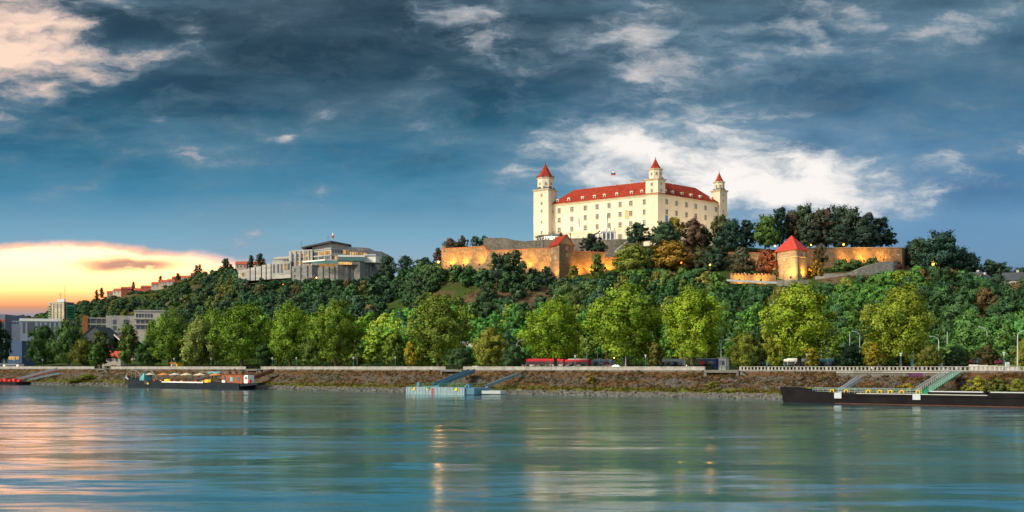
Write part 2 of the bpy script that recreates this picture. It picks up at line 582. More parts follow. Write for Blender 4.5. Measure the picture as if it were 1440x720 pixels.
blue_paint = surf('blue_paint', (0.02, 0.06, 0.24), 0.5, 0.12, 0.8)
cyan_paint = surf('cyan_paint', (0.12, 0.40, 0.46), 0.5, 0.12, 0.8)
purple_paint = surf('purple_paint', (0.10, 0.03, 0.11), 0.8, 0.3, 0.8)
tyre_black = surf('tyre_rubber', (0.015, 0.015, 0.015), 0.9, 0.1, 1)
asphalt = surf('asphalt', (0.055, 0.055, 0.058), 0.9, 0.15, 0.3)
paving = surf('pale_paving', (0.24, 0.225, 0.20), 0.9, 0.12, 0.3)
bark = surf('bark', (0.065, 0.05, 0.038), 0.95, 0.3, 1.2, stretch=(1, 1, 0.2), bump=0.05)


def leaf_mat():
    m, t, out = mat('leaf')
    oi = t.n('ShaderNodeObjectInfo')
    at = t.n('ShaderNodeAttribute', attribute_name='tint')
    col = t.mix(1.0, oi.outputs['Color'], at.outputs['Color'], 'MULTIPLY')
    d_ = t.n('ShaderNodeBsdfDiffuse')
    tr = t.n('ShaderNodeBsdfTranslucent')
    t.put(d_.inputs[0], col)
    t.put(tr.inputs[0], t.mix(1.0, col, (1.15, 1.15, 0.6, 1), 'MULTIPLY'))
    gl = t.n('ShaderNodeBsdfGlossy')
    gl.inputs['Roughness'].default_value = 0.45
    gl.inputs['Color'].default_value = (0.6, 0.62, 0.6, 1)
    m1, m2 = t.n('ShaderNodeMixShader'), t.n('ShaderNodeMixShader')
    m1.inputs[0].default_value = 0.17
    m2.inputs[0].default_value = 0.015
    t.put(m1.inputs[1], d_.outputs[0])
    t.put(m1.inputs[2], tr.outputs[0])
    t.put(m2.inputs[1], m1.outputs[0])
    t.put(m2.inputs[2], gl.outputs[0])
    t.put(out.inputs[0], m2.outputs[0])
    return m


LEAF = leaf_mat()


# ------------------------------------------------------------------ foliage
LAST_N = [None]


def leaf_quads(rng, pos, nrm, size, droop=0.0):
    """one small kite-shaped leaf spray per position"""
    n = len(pos)
    nr = nrm + rng.normal(0, 0.55, (n, 3))
    nr /= np.linalg.norm(nr, axis=1)[:, None] + 1e-9
    a = rng.normal(0, 1, (n, 3))
    a -= (a * nr).sum(1)[:, None] * nr
    a /= np.linalg.norm(a, axis=1)[:, None] + 1e-9
    b = np.cross(nr, a)
    s = size * rng.uniform(0.6, 1.35, n)[:, None]
    v = np.stack([pos - a * s * 0.62, pos - b * s * 0.40 + a * s * 0.05, pos + a * s * 0.62, pos + b * s * 0.40 - a * s * 0.05], 1)
    sh = nrm / (np.linalg.norm(nrm, axis=1)[:, None] + 1e-9) + rng.normal(0, 0.22, (n, 3))
    LAST_N[0] = np.repeat(sh / (np.linalg.norm(sh, axis=1)[:, None] + 1e-9), 4, axis=0)
    return v.reshape(-1, 3)


def quad_mesh(name, verts, tint, mats, extra=None, nrm=None):
    """mesh of loose quads (numpy) with a per-face tint; extra = an MB whose faces take material slot 1"""
    nq = len(verts) // 4
    ev = np.array(extra.v, float) if extra is not None and extra.v else np.zeros((0, 3))
    ef = extra.f if extra is not None else []
    me = bpy.data.meshes.new(name)
    allv = np.concatenate([verts, ev])
    me.vertices.add(len(allv))
    me.vertices.foreach_set('co', allv.astype(np.float32).ravel())
    ls = [4] * nq + [len(f) for f in ef]
    loops = np.concatenate([np.arange(nq * 4)] + [np.array(f) + nq * 4 for f in ef]) if ef else np.arange(nq * 4)
    me.loops.add(len(loops))
    me.loops.foreach_set('vertex_index', loops.astype(np.int32))
    me.polygons.add(len(ls))
    st = np.concatenate([[0], np.cumsum(ls)[:-1]])
    me.polygons.foreach_set('loop_start', st.astype(np.int32))
    me.polygons.foreach_set('material_index', np.array([0] * nq + [1] * len(ef), np.int32))
    me.update(calc_edges=True)
    at = me.attributes.new('tint', 'FLOAT_COLOR', 'FACE')
    col = np.ones((len(ls), 4), np.float32)
    col[:nq, :3] = tint
    at.data.foreach_set('color', col.ravel())
    for m in mats:
        me.materials.append(m)
    if nrm is not None:
        me.polygons.foreach_set('use_smooth', [True] * nq + [False] * len(ef))
        en = np.zeros((len(ev), 3), np.float32)
        me.normals_split_custom_set_from_vertices(np.concatenate([nrm, en]).astype(np.float32).tolist())
    return me


def crown(rng, W_, Hc, lobes, clumps, leaves, size, up=1.0, fill=0.5, taper=0.0, edge=0.55):
    """leaf positions of a crown: big lobes -> clumps -> leaves, in an egg of width W_ and height Hc standing on z=0"""
    pos, nrm, tint, ends = [], [], [], []
    for L in range(lobes):
        ang = 2 * math.pi * (L * 0.382 + rng.uniform(-0.06, 0.06))
        h = (L + 0.5) / lobes
        h = min(0.97, max(0.05, h + rng.uniform(-0.07, 0.07)))
        prof = (math.sin(math.pi * min(1, (0.12 + 0.88 * h)) ** (0.85 + taper)) ** 0.55)
        rl = W_ * rng.uniform(0.17, 0.25)
        rr = max(0.0, prof * W_ * 0.5 * rng.uniform(0.90, 1.10) - rl * 0.85) * (0.35 if L % 4 == 0 else 1.0)
        c_ = np.array([rr * math.cos(ang), rr * math.sin(ang), h * Hc * 0.88 + Hc * 0.06])
        ends.append(c_)
        lt = rng.uniform(0.86, 1.14)
        for k in range(clumps):
            dv = rng.normal(0, 1, 3)
            dv /= np.linalg.norm(dv)
            dv[2] *= 1.0 + 0.15 * up
            q = c_ + dv * rl * rng.uniform(edge, 1.05) * np.array([1, 1, 0.85 + 0.55 * up])
            rc = rl * rng.uniform(0.20, 0.33)
            pts = q + rng.normal(0, 1, (leaves, 3)) * rc * np.array([0.6, 0.6, 0.55 + 0.35 * up])
            out_ = pts - (c_ * 0.55 + np.array([0, 0, c_[2] * 0.45]) * 1.0)
            out_ = out_ / (np.linalg.norm(out_, axis=1)[:, None] + 1e-6) * 0.55 + dv * 0.5 + (pts - q) / (rc + 1e-6) * 0.36 + np.array([0, 0, 0.12])
            pos.append(pts)
            nrm.append(out_)
            ct = lt * rng.uniform(0.78, 1.25)
            tn = np.stack([ct * rng.uniform(0.85, 1.2, leaves), ct * rng.uniform(0.88, 1.12, leaves), ct * rng.uniform(0.7, 1.2, leaves)], 1)
            tint.append(tn)
    pos, nrm, tint = np.concatenate(pos), np.concatenate(nrm), np.concatenate(tint)
    keep = pos[:, 2] > -0.2
    pos, nrm, tint = pos[keep], nrm[keep], tint[keep]
    # fit the egg to the size asked for
    rad = np.percentile(np.hypot(pos[:, 0], pos[:, 1]), 98)
    top = np.percentile(pos[:, 2], 99.6)
    f_ = np.array([W_ * 0.5 / rad, W_ * 0.5 / rad, Hc / top])
    pos = pos * f_
    ends = [e * f_ for e in ends]
    return leaf_quads(rng, pos, nrm, size), tint, ends, LAST_N[0]
# ------------------------------------------------------------------ setting: ground, river, embankment, promenade, road, hill
rng0 = np.random.default_rng(7)


def grid_mesh(name, us, vs_, fz, m, kind='structure', smooth=True, bankframe=True):
    uu, vv = np.meshgrid(us, vs_, indexing='ij')
    zz = fz(uu.ravel(), vv.ravel())
    pts = np.stack([uu.ravel(), vv.ravel(), zz], 1)
    nu, nv = len(us), len(vs_)
    i = np.arange((nu - 1) * (nv - 1))
    a = (i // (nv - 1)) * nv + i % (nv - 1)
    f = np.stack([a, a + nv, a + nv + 1, a + 1], 1)
    me = bpy.data.meshes.new(name)
    me.from_pydata(pts.tolist(), [], f.tolist())
    me.materials.append(m)
    if smooth:
        me.polygons.foreach_set('use_smooth', [True] * len(f))
    o = bpy.data.objects.new(name, me)
    COL.objects.link(o)
    if bankframe:
        o.location = BW(0, 0)
        o.rotation_euler = (0, 0, BROT)
    if kind:
        o['kind'] = kind
    return o


def vnoise(x, y, seed=0, octaves=4):
    """cheap value noise on numpy arrays"""
    out, amp, tot = np.zeros_like(x, float), 1.0, 0.0
    for k in range(octaves):
        xi, yi = np.floor(x).astype(np.int64), np.floor(y).astype(np.int64)
        fx, fy = x - xi, y - yi
        fx, fy = fx * fx * (3 - 2 * fx), fy * fy * (3 - 2 * fy)
        def hsh(a, b):
            n = (a * 374761393 + b * 668265263 + (seed + k) * 974634533) & 0x7fffffff
            n = ((n ^ (n >> 13)) * 1274126177) & 0x7fffffff
            return (n ^ (n >> 16)) % 65536 / 65535.0
        v = (hsh(xi, yi) * (1 - fx) + hsh(xi + 1, yi) * fx) * (1 - fy) + (hsh(xi, yi + 1) * (1 - fx) + hsh(xi + 1, yi + 1) * fx) * fy
        out += amp * v
        tot += amp
        amp *= 0.5
        x, y = x * 2.03 + 5.1, y * 2.03 + 1.7
    return out / tot


def water_mat():
    m, t, out = mat('river_water')
    tc = t.n('ShaderNodeTexCoord').outputs['Object']
    n1 = t.noise(t.vec('MULTIPLY', tc, (0.055, 0.24, 1)), 1.0, 8, 0.60, 'Color')
    n2 = t.noise(t.vec('MULTIPLY', tc, (0.012, 0.035, 1)), 1.0, 4, 0.55, 'Color')
    pert = t.vec('ADD', t.vec('MULTIPLY', t.vec('SUBTRACT', n1, (0.5, 0.5, 0.5)), (0.05, 0.36, 0)),
                 t.vec('MULTIPLY', t.vec('SUBTRACT', n2, (0.5, 0.5, 0.5)), (0.012, 0.10, 0)))
    n3 = t.noise(t.vec('MULTIPLY', tc, (0.22, 1.1, 1)), 1.0, 5, 0.6, 'Color')
    pert = t.vec('ADD', pert, t.vec('MULTIPLY', t.vec('SUBTRACT', n3, (0.5, 0.5, 0.5)), (0.03, 0.16, 0)))
    nrm = t.vec('NORMALIZE', t.vec('ADD', pert, (0, 0, 1)))
    g = t.n('ShaderNodeBsdfGlossy')
    g.inputs['Color'].default_value = (0.84, 0.96, 1.0, 1)
    t.put(g.inputs['Roughness'], t.step(t.noise(t.vec('MULTIPLY', tc, (0.02, 0.07, 1)), 1.0, 3, 0.5), 0.3, 0.7, 0.115, 0.20))
    t.put(g.inputs['Normal'], nrm)
    df = t.n('ShaderNodeBsdfDiffuse')
    df.inputs['Color'].default_value = (0.016, 0.115, 0.15, 1)
    fr = t.n('ShaderNodeFresnel')
    fr.inputs['IOR'].default_value = 1.34
    mx = t.n('ShaderNodeMixShader')
    t.put(mx.inputs[0], t.step(fr.outputs[0], 0.0, 0.75, 0.05, 0.9, 'LINEAR'))
    t.put(mx.inputs[1], df.outputs[0])
    t.put(mx.inputs[2], g.outputs[0])
    t.put(out.inputs[0], mx.outputs[0])
    return m


_w = MB()
_a, _b, _c, _d = (-2600, -240), (1500, -240), (2200, 240), (-2600, 2200)
wm = MB()
corners = [BW(-3000, -700), BW(1600, -700), BW(1600, 2.0), BW(-3000, 2.0)]
wm.add([(p.x, p.y, 0.0) for p in corners], [(0, 1, 2, 3)])
tag(wm.build('river', water_mat()), kind='structure')

gm = MB()
gm.add([(-9000, -3000, -4), (9000, -3000, -4), (9000, 11000, -4), (-9000, 11000, -4)], [(0, 1, 2, 3)])
tag(gm.build('ground', surf('far_ground', (0.05, 0.055, 0.03), 0.95, 0.2, 0.01)), kind='structure')


def bank_z(u, v):
    z = np.where(v < 0, v * 0.5, np.where(v < 2.2, v * 0.42, 0.924 + (v - 2.2) * 0.508))
    n = vnoise(u * 0.35, v * 0.6, 3, 4) - 0.5
    return z + n * np.where(v > 12.2, 0.1, 0.7)


def bank_mat():
    m, t, out = mat('embankment')
    tc = t.n('ShaderNodeTexCoord').outputs['Object']
    sp = t.n('ShaderNodeSeparateXYZ')
    t.put(sp.inputs[0], tc)
    na = t.noise(tc, 0.22, 6, 0.6)
    nb = t.noise(tc, 1.3, 6, 0.65)
    nc = t.noise(tc, 5.0, 4, 0.7)
    v = t.math('ADD', sp.outputs[1], t.math('MULTIPLY_ADD', na, 3.0, -1.5))
    vor = t.n('ShaderNodeTexVoronoi', feature='F1')
    t.put(vor.inputs['Vector'], tc)
    vor.inputs['Scale'].default_value = 2.2
    stone = t.mix(t.step(vor.outputs['Distance'], 0.1, 0.55), (0.20, 0.185, 0.17, 1), (0.05, 0.046, 0.042, 1))
    rust_ = t.mix(nb, (0.075, 0.042, 0.022, 1), (0.15, 0.078, 0.034, 1))
    soil = t.mix(nb, (0.07, 0.055, 0.035, 1), (0.15, 0.115, 0.075, 1))
    green = t.mix(nb, (0.055, 0.075, 0.012, 1), (0.14, 0.14, 0.025, 1))
    c_ = t.mix(t.step(nb, 0.50, 0.68), stone, soil)
    c_ = t.mix(t.math('MULTIPLY', t.step(na, 0.47, 0.60), 0.8), c_, rust_)
    c_ = t.mix(t.math('MULTIPLY', t.step(v, 10.0, 11.6), 0.75), c_, rust_)
    g_ = t.math('MULTIPLY', t.step(v, 2.0, 2.8), t.step(v, 5.6, 4.2))
    c_ = t.mix(t.math('MULTIPLY', g_, t.step(nb, 0.34, 0.5)), c_, green)
    c_ = t.mix(t.step(sp.outputs[1], 2.4, 1.8), c_, stone)
    c_ = t.mix(t.step(sp.outputs[1], 0.7, 0.2), c_, (0.03, 0.03, 0.027, 1))
    c_ = t.mix(1.0, c_, t.ramp(nc, [(0.25, (0.62,) * 3), (0.75, (1.3,) * 3)]), 'MULTIPLY')
    b = t.n('ShaderNodeBsdfPrincipled')
    t.put(b.inputs['Base Color'], c_)
    b.inputs['Roughness'].default_value = 0.95
    b.inputs['Specular IOR Level'].default_value = 0.1
    bp = t.n('ShaderNodeBump')
    bp.inputs['Distance'].default_value = 0.25
    t.put(bp.inputs['Height'], nb)
    t.put(b.inputs['Normal'], bp.outputs[0])
    t.put(out.inputs[0], b.outputs[0])
    return m


grid_mesh('embankment', np.concatenate([np.linspace(-1800, -500, 60), np.arange(-498, 260, 1.6), np.linspace(262, 700, 40)]), np.linspace(-3, 13.3, 34), bank_z, bank_mat())
# quay edge, promenade and road: sheets one above the other
sm = MB()
sm.box((-400, 13.55, 3.4), (2600, 0.7, 7.0))
qe = sm.build('quay_edge', old_conc)
sm = MB()
sm.box((-400, 31.0, 6.0), (2600, 34.0, 1.9))
pr = sm.build('promenade', paving)
sm = MB()
sm.box((-400, 40.0, 6.40), (2600, 11.0, 1.12))
rd = sm.build('road', asphalt)
sm = MB()
for k in range(-140, 60):
    sm.box((k * 6.0, 40.0, 6.966), (2.6, 0.14, 0.006))
rm = sm.build('road_marking', white_paint)
for o_ in (qe, pr, rd, rm):
    o_.location, o_.rotation_euler = BW(0, 0), (0, 0, BROT)
    o_['kind'] = 'structure'


def hill_mat():
    m, t, out = mat('hillside')
    tc = t.n('ShaderNodeTexCoord').outputs['Object']
    na, nb, nc = t.noise(tc, 0.02, 6, 0.6), t.noise(tc, 0.12, 6, 0.65), t.noise(tc, 0.9, 4, 0.7)
    green = t.mix(nb, (0.020, 0.036, 0.012, 1), (0.060, 0.085, 0.020, 1))
    brown = t.mix(nb, (0.060, 0.042, 0.024, 1), (0.15, 0.105, 0.065, 1))
    c_ = t.mix(t.step(na, 0.54, 0.64), green, brown)
    bx, by = XY(690, 440)
    for (px, Y, rad, sq) in ((668, 436, 26, 1.0), (735, 424, 24, 1.0), (605, 455, 14, 1.0), (1205, 397, 16, 1.0)):
        bx, by = XY(px, Y)
        q = t.vec('LENGTH', t.vec('MULTIPLY', t.vec('SUBTRACT', tc, (bx, by, 0)), (1 / rad, 1 / 24, 0)))
        k = t.step(t.math('ADD', q, t.math('MULTIPLY_ADD', nb, 0.8, -0.4)), 1.0, 0.7)
        c_ = t.mix(k, c_, brown)
    c_ = t.mix(1.0, c_, t.ramp(nc, [(0.25, (0.6,) * 3), (0.75, (1.3,) * 3)]), 'MULTIPLY')
    b = t.n('ShaderNodeBsdfPrincipled')
    t.put(b.inputs['Base Color'], c_)
    b.inputs['Roughness'].default_value = 1.0
    b.inputs['Specular IOR Level'].default_value = 0.05
    bp = t.n('ShaderNodeBump')
    bp.inputs['Distance'].default_value = 1.0
    t.put(bp.inputs['Height'], nb)
    t.put(b.inputs['Normal'], bp.outputs[0])
    t.put(out.inputs[0], b.outputs[0])
    return m


def make_hill():
    pxs = np.arange(-700, 2101, 10)
    S_ = np.concatenate([np.linspace(0, 1, 26), np.linspace(1.08, 2, 14), np.linspace(2.1, 3, 12), np.linspace(3.2, 5, 10)])
    pts = []
    for p in pxs:
        i = min(max(np.searchsorted(_px, p) - 1, 0), len(_px) - 2)
        f = (p - _px[i]) / (_px[i + 1] - _px[i])
        f = f * f * (3 - 2 * f)
        ky = _ky[i] * (1 - f) + _ky[i + 1] * f
        kz = _kz[i] * (1 - f) + _kz[i + 1] * f
        Y = np.interp(S_, np.arange(len(ky)), ky)
        z = np.interp(S_, np.arange(len(ky)), kz)
        pts.append(np.stack([(p - 720) / F * Y, Y, z], 1))
    pts = np.array(pts)
    nu, nv = pts.shape[:2]
    n = (vnoise(pts[..., 0].ravel() * 0.05, pts[..., 1].ravel() * 0.05, 11, 3) - 0.5).reshape(nu, nv)
    w_ = np.clip(S_, 0, 1) * np.where(S_ > 1.9, 0.15, 1)
    pts[..., 2] += n * 3.0 * w_[None, :]
    i = np.arange((nu - 1) * (nv - 1))
    a = (i // (nv - 1)) * nv + i % (nv - 1)
    f = np.stack([a, a + nv, a + nv + 1, a + 1], 1)
    me = bpy.data.meshes.new('hill')
    me.from_pydata(pts.reshape(-1, 3).tolist(), [], f.tolist())
    me.polygons.foreach_set('use_smooth', [True] * len(f))
    me.materials.append(hill_mat())
    o = bpy.data.objects.new('hill', me)
    COL.objects.link(o)
    o['kind'] = 'structure'


make_hill()

# ------------------------------------------------------------------ parapet along the quay, one length between each pair of landings
def parapet(px0, px1, label, balusters=False):
    u0, u1 = bank_u(px0, 14.2), bank_u(px1, 14.2)
    uc, L = (u0 + u1) / 2, u1 - u0
    t = thing('parapet_wall', label, 'parapet', BW(uc, 14.2, 6.9), BROT, 'concrete parapets along the quay')
    b = MB()
    b.box((0, 0, 0.09), (L, 0.42, 0.18))
    b.build('plinth', parapet_conc, t)
    b = MB()
    b.box((0, 0, 0.985), (L, 0.44, 0.13))
    b.build('coping', parapet_conc, t)
    b = MB()
    if balusters:
        n = int(L / 0.92)
        for k in range(n):
            x = -L / 2 + 0.3 + k * (L - 0.6) / (n - 1)
            b.box((x, 0, 0.55), (0.40 if k % 8 else 0.6, 0.22 if k % 8 else 0.40, 0.74))
        b.build('balustrade', parapet_conc, t)
    else:
        b.box((0, 0, 0.55), (L - 0.1, 0.22, 0.74))
        n = int(L / 2.6)
        for k in range(n + 1):
            b.box((-L / 2 + 0.18 + k * (L - 0.36) / n, 0, 0.55), (0.32, 0.36, 0.74))
        b.build('panel', parapet_conc, t)
    return t


parapet(-140, 133, 'concrete parapet on the quay above the small red landing stage')
parapet(156, 346, 'concrete parapet on the quay behind the parasol boat')
parapet(367, 627, 'long concrete parapet under the poplars between parasol boat and blue pontoon')
parapet(652, 992, 'long concrete parapet on the quay beside the red tram')
parapet(1040, 1640, 'concrete balustrade with open balusters above the black barge', True)

# landings in the gaps of the parapet
def landing(px, w, depth, drop, label, rail=True):
    u = bank_u(px, 12)
    t = thing('stair_landing', label, 'landing', BW(u, 12.4, 6.9), BROT, 'landings in the quay parapet')
    b = MB()
    b.box((0, 0, -0.35), (w, depth, 0.5))
    b.build('slab', old_conc, t)
    for s in (-1, 1):
        b = MB()
        b.box((s * (w / 2 - 0.35), 0, -0.6 - drop / 2), (0.7, depth - 0.4, drop))
        b.build('pier', old_conc, t)
    b = MB()
    b.box((0, depth / 2 - 0.5, -0.6 - drop / 2), (w - 1.4, 0.4, drop))
    b.build('back_wall', dark_concrete, t)
    b = MB()
    for k in range(5):
        b.box((w / 2 + 0.7 + k * 0.42, -0.4, -0.7 - k * 0.36), (0.46, 1.8, 0.9))
    b.build('stair', old_conc, t)
    if rail:
        b = MB()
        n = max(2, int(w / 1.4))
        for k in range(n + 1):
            b.bar((-w / 2 + 0.1 + k * (w - 0.2) / n, -depth / 2 + 0.1, -0.1), (-w / 2 + 0.1 + k * (w - 0.2) / n, -depth / 2 + 0.1, 1.05), 0.07)
        for z in (0.35, 0.7, 1.05):
            b.bar((-w / 2 + 0.1, -depth / 2 + 0.1, z), (w / 2 - 0.1, -depth / 2 + 0.1, z), 0.06)
        b.build('railing', dark_metal, t)
    return t


landing(144, 5.6, 2.6, 1.0, 'small stair landing between parapets right of the red stage')
landing(357, 6.0, 3.0, 2.0, 'dark stair landing behind the brick cabin of the parasol boat')
landing(637, 8.5, 3.2, 2.0, 'dark stair landing under the poplar above the blue pontoon')
landing(1016, 9.5, 3.0, 0.9, 'long railed landing near the blue kiosk')
# retaining wall above the black barge with its purple paint
uw0, uw1 = bank_u(1178, 12.2), bank_u(1352, 12.2)
t_ = thing('retaining_wall', 'stained grey retaining wall with purple graffiti below the balustrade', 'wall', BW((uw0 + uw1) / 2, 11.6, 4.6), BROT)
b_ = MB()
b_.box((0, 0, 0.8), (uw1 - uw0, 1.0, 2.4))
b_.build('wall', old_conc, t_)
b_ = MB()
ug = bank_u(1287, 11)
b_.prism([(ug - (uw0 + uw1) / 2 + x, y) for x, y in ((-1.6, -0.56), (1.7, -0.56), (1.7, -0.50), (-1.6, -0.50))], [0.9, 0.8, 0.8, 0.9], [1.9, 2.0, 2.0, 1.9])
b_.build('graffiti', purple_paint, t_)
b_ = MB()
b_.box((0, -0.62, 1.95), (uw1 - uw0, 0.16, 0.22))
b_.build('coping', concrete, t_)
uw0, uw1 = bank_u(285, 12.2), bank_u(345, 12.2)
t_ = thing('retaining_wall', 'low concrete wall with teal graffiti behind the boat parasols', 'wall', BW((uw0 + uw1) / 2, 11.2, 4.9), BROT)
b_ = MB()
b_.box((0, 0, 0.5), (uw1 - uw0, 1.0, 1.4))
b_.build('wall', old_conc, t_)
b_ = MB()
for x, w_, z_ in ((-6.2, 1.6, 0.6), (-4.4, 1.5, 0.72), (-2.7, 1.7, 0.62), (-0.8, 1.4, 0.7)):
    b_.box((x, -0.53, z_), (w_, 0.05, 0.75))
b_.build('graffiti', cyan_paint, t_)
# ------------------------------------------------------------------ castle
def window_proto(name, w, h, frame_m, parent, arched=False):
    """window frame with sill; local x along the wall, -y outwards, origin at its centre"""
    b = MB()
    fw = 0.22
    b.box((0, -0.08, h / 2 + fw / 2), (w + 2 * fw, 0.20, fw))
    b.box((0, -0.12, -h / 2 - fw / 2), (w + 2 * fw + 0.2, 0.30, fw))
    for s in (-1, 1):
        b.box((s * (w / 2 + fw / 2), -0.08, 0), (fw, 0.20, h))
    fr = b.build(name, frame_m, parent)
    b = MB()
    b.box((0, -0.01, 0), (w, 0.08, h))
    b.mi = 1
    b.box((0, -0.065, 0), (0.09, 0.05, h - 0.01))
    for k in (-1, 1):
        b.box((0, -0.065, k * h / 6), (w - 0.01, 0.05, 0.08))
    b.build('pane', [win_glass, white_paint], fr)
    return fr


def put_win(proto, pos, rotz, parent, s=1.0):
    w = proto.copy()
    COL.objects.link(w)
    w.parent = parent
    w.location, w.rotation_euler, w.scale = pos, (0, 0, rotz), (s, 1, s)
    for ch in proto.children:
        c_ = ch.copy()
        COL.objects.link(c_)
        c_.parent = w
    return w


def kill(o):
    for ch in list(o.children):
        bpy.data.objects.remove(ch)
    bpy.data.objects.remove(o)


cC, cL, cR = Vector((75.9, 500.0)), Vector((22.2, 535.0)), Vector((113.4, 529.5))
cD = cL + cR - cC
dL, dR = (cL - cC).normalized(), (cR - cC).normalized()
nL, nR = Vector((dL.y, -dL.x)), Vector((dR.y, -dR.x))
if nL.y > 0:
    nL = -nL
if nR.y > 0:
    nR = -nR
EAVE, BASE, RIDGE = zat(272.5, 500), 60.0, 106.3
ORG = Vector((cC.x, cC.y, 74.0))
castle = thing('castle', 'large cream castle on the hilltop with red roofs and three pointed towers', 'castle', ORG)
body = [tuple(cC), tuple(cR), tuple(cD), tuple(cL)]
inner = inset(body, 14.5)
b = MB(ORG)
for i in range(4):
    j = (i + 1) % 4
    b.prism([body[i], body[j], inner[j], inner[i]], BASE, EAVE)
b.build('wall', plaster, castle)
b = MB(ORG)
out1 = inset(body, -0.45)
for z0, z1, e in ((EAVE - 0.75, EAVE - 0.1, 0.30), (EAVE - 0.1, EAVE + 0.18, 0.62)):
    ex, inn = inset(body, -e), inset(body, 0.6)
    for i in range(4):
        j = (i + 1) % 4
        b.prism([ex[i], ex[j], inn[j], inn[i]], z0, z1)
ex, inn = inset(body, -0.10), inset(body, 0.3)
for i in range(4):
    j = (i + 1) % 4
    b.prism([ex[i], ex[j], inn[j], inn[i]], 80.6, 81.0)
b.build('cornice', trim_stone, castle)
b = MB(ORG)
e0, rg, e1 = inset(body, -0.75), inset(body, 7.2), inset(body, 15.0)
for i in range(4):
    j = (i + 1) % 4
    b.add([(*e0[i], EAVE + 0.2), (*e0[j], EAVE + 0.2), (*rg[j], RIDGE), (*rg[i], RIDGE)], [(0, 1, 2, 3)])
    b.add([(*e1[i], EAVE + 0.2), (*e1[j], EAVE + 0.2), (*rg[j], RIDGE), (*rg[i], RIDGE)], [(3, 2, 1, 0)])
roof = b.build('roof', red_tile, castle)


def on_face(px, C, dv):
    """distance along a facade line at which the bearing px meets it"""
    t = (px - 720) / F
    return (t * C.y - C.x) / (dv.x - t * dv.y)


Lrot = math.atan2(-dL.y, -dL.x)      # local x runs left to right as seen from outside
Rrot = math.atan2(dR.y, dR.x)
zx = lambda q: 730 + q * 310 / 1440
zy = lambda q: 210 + q * 155 / 720
wp = window_proto('window', 1.65, 2.5, trim_stone, castle)
for q in (262, 345, 432, 510, 588, 660, 729, 820):
    s = on_face(zx(q), cC, dL)
    p = cC + dL * s + nL * 0.06
    for z in (94.3, 89.0, 83.5):
        put_win(wp, (p.x - ORG.x, p.y - ORG.y, z - ORG.z), Lrot, castle)
    if q in (588, 660, 729):
        put_win(wp, (p.x - ORG.x, p.y - ORG.y, 76.9 - ORG.z), Lrot, castle, 1.1)
for q in (963, 1027, 1092, 1153, 1216, 1285):
    s = on_face(zx(q), cC, dR)
    p = cC + dR * s + nR * 0.06
    for z in (94.3, 89.0, 83.5):
        if q == 963 and z < 85:
            continue
        put_win(wp, (p.x - ORG.x, p.y - ORG.y, z - ORG.z), Rrot, castle)
# small windows beside the towers
for q, C_, dv, n_, rot, z in ((218, cC, dL, nL, Lrot, 94.0), (930, cC, dR, nR, Rrot, 94.4)):
    s = on_face(zx(q), C_, dv)
    p = C_ + dv * s + n_ * 0.2
    put_win(wp, (p.x - ORG.x, p.y - ORG.y, z - ORG.z), rot, castle, 0.6)
# arched niche in warm stone
s = on_face(zx(706), cC, dL)
p = cC + dL * s + nL * 0.04
b = MB()
pr_ = [(-1.25, -2.4), (1.25, -2.4), (1.25, 1.2)] + [(1.25 * math.cos(a), 1.2 + 1.25 * math.sin(a)) for a in np.linspace(0.3, math.pi - 0.3, 7)] + [(-1.25, 1.2)]
n_ = len(pr_)
b.add([(x, -0.10, z) for x, z in pr_] + [(x, 0.1, z) for x, z in pr_], [tuple(range(n_))] + [(i, i + n_, (i + 1) % n_ + n_, (i + 1) % n_) for i in range(n_)])
ni = b.build('niche', ochre, castle)
ni.location, ni.rotation_euler = (p.x - ORG.x, p.y - ORG.y, 88.6 - ORG.z), (0, 0, Lrot)
# dormers
def dormer():
    b = MB()
    b.box((0, 0.9, 0.65), (1.5, 2.4, 1.5))
    pr_ = [(0.95 * math.cos(a), 1.35 + 0.62 * math.sin(a)) for a in np.linspace(0, math.pi, 7)]
    n_ = len(pr_)
    b.add([(x, -0.45, z) for x, z in pr_] + [(x, 2.2, z) for x, z in pr_], [tuple(range(n_))] + [(i, i + n_, (i + 1) % n_ + n_, (i + 1) % n_) for i in range(n_)])
    b.mi = 1
    b.box((0, -0.32, 0.66), (0.8, 0.06, 1.15))
    return b.build('dormer', [plaster, win_glass], roof)


dm = dormer()
k_ = 0
slope = (RIDGE - EAVE - 0.2) / 7.95
for qs, C_, dv, n_, rot in (((247, 320, 410, 488, 553, 634, 730, 798), cC, dL, nL, Lrot), ((962, 1010, 1073, 1133, 1193, 1267), cC, dR, nR, Rrot)):
    for q in qs:
        s = on_face(zx(q), C_, dv)
        p = C_ + dv * s - n_ * 0.9
        o = dm if k_ == 0 else link_copy(dm, roof)
        o.location, o.rotation_euler = (p.x - ORG.x, p.y - ORG.y, EAVE + 0.2 + 1.5 * slope - 0.5 - ORG.z), (0, 0, rot)
        k_ += 1
# chimneys on the ridge
b = MB()
b.box((0, 0, 0.2), (1.2, 1.6, 2.6))
b.box((0, 0, 1.65), (1.5, 1.9, 0.3))
ch = b.build('chimney', pale_stone, roof)
for k, (q, C_, dv, n_) in enumerate(((585, cC, dL, nL), (688, cC, dL, nL), (765, cC, dL, nL), (990, cC, dR, nR), (1069, cC, dR, nR))):
    s = on_face(zx(q), C_, dv)
    p = C_ + dv * s - n_ * 7.8
    o = ch if k == 0 else link_copy(ch, roof)
    o.location = (p.x - ORG.x, p.y - ORG.y, RIDGE - 0.2 - ORG.z)
    o.scale = (1, 1, (0.6, 1.15, 0.7, 0.6, 1.1)[k])


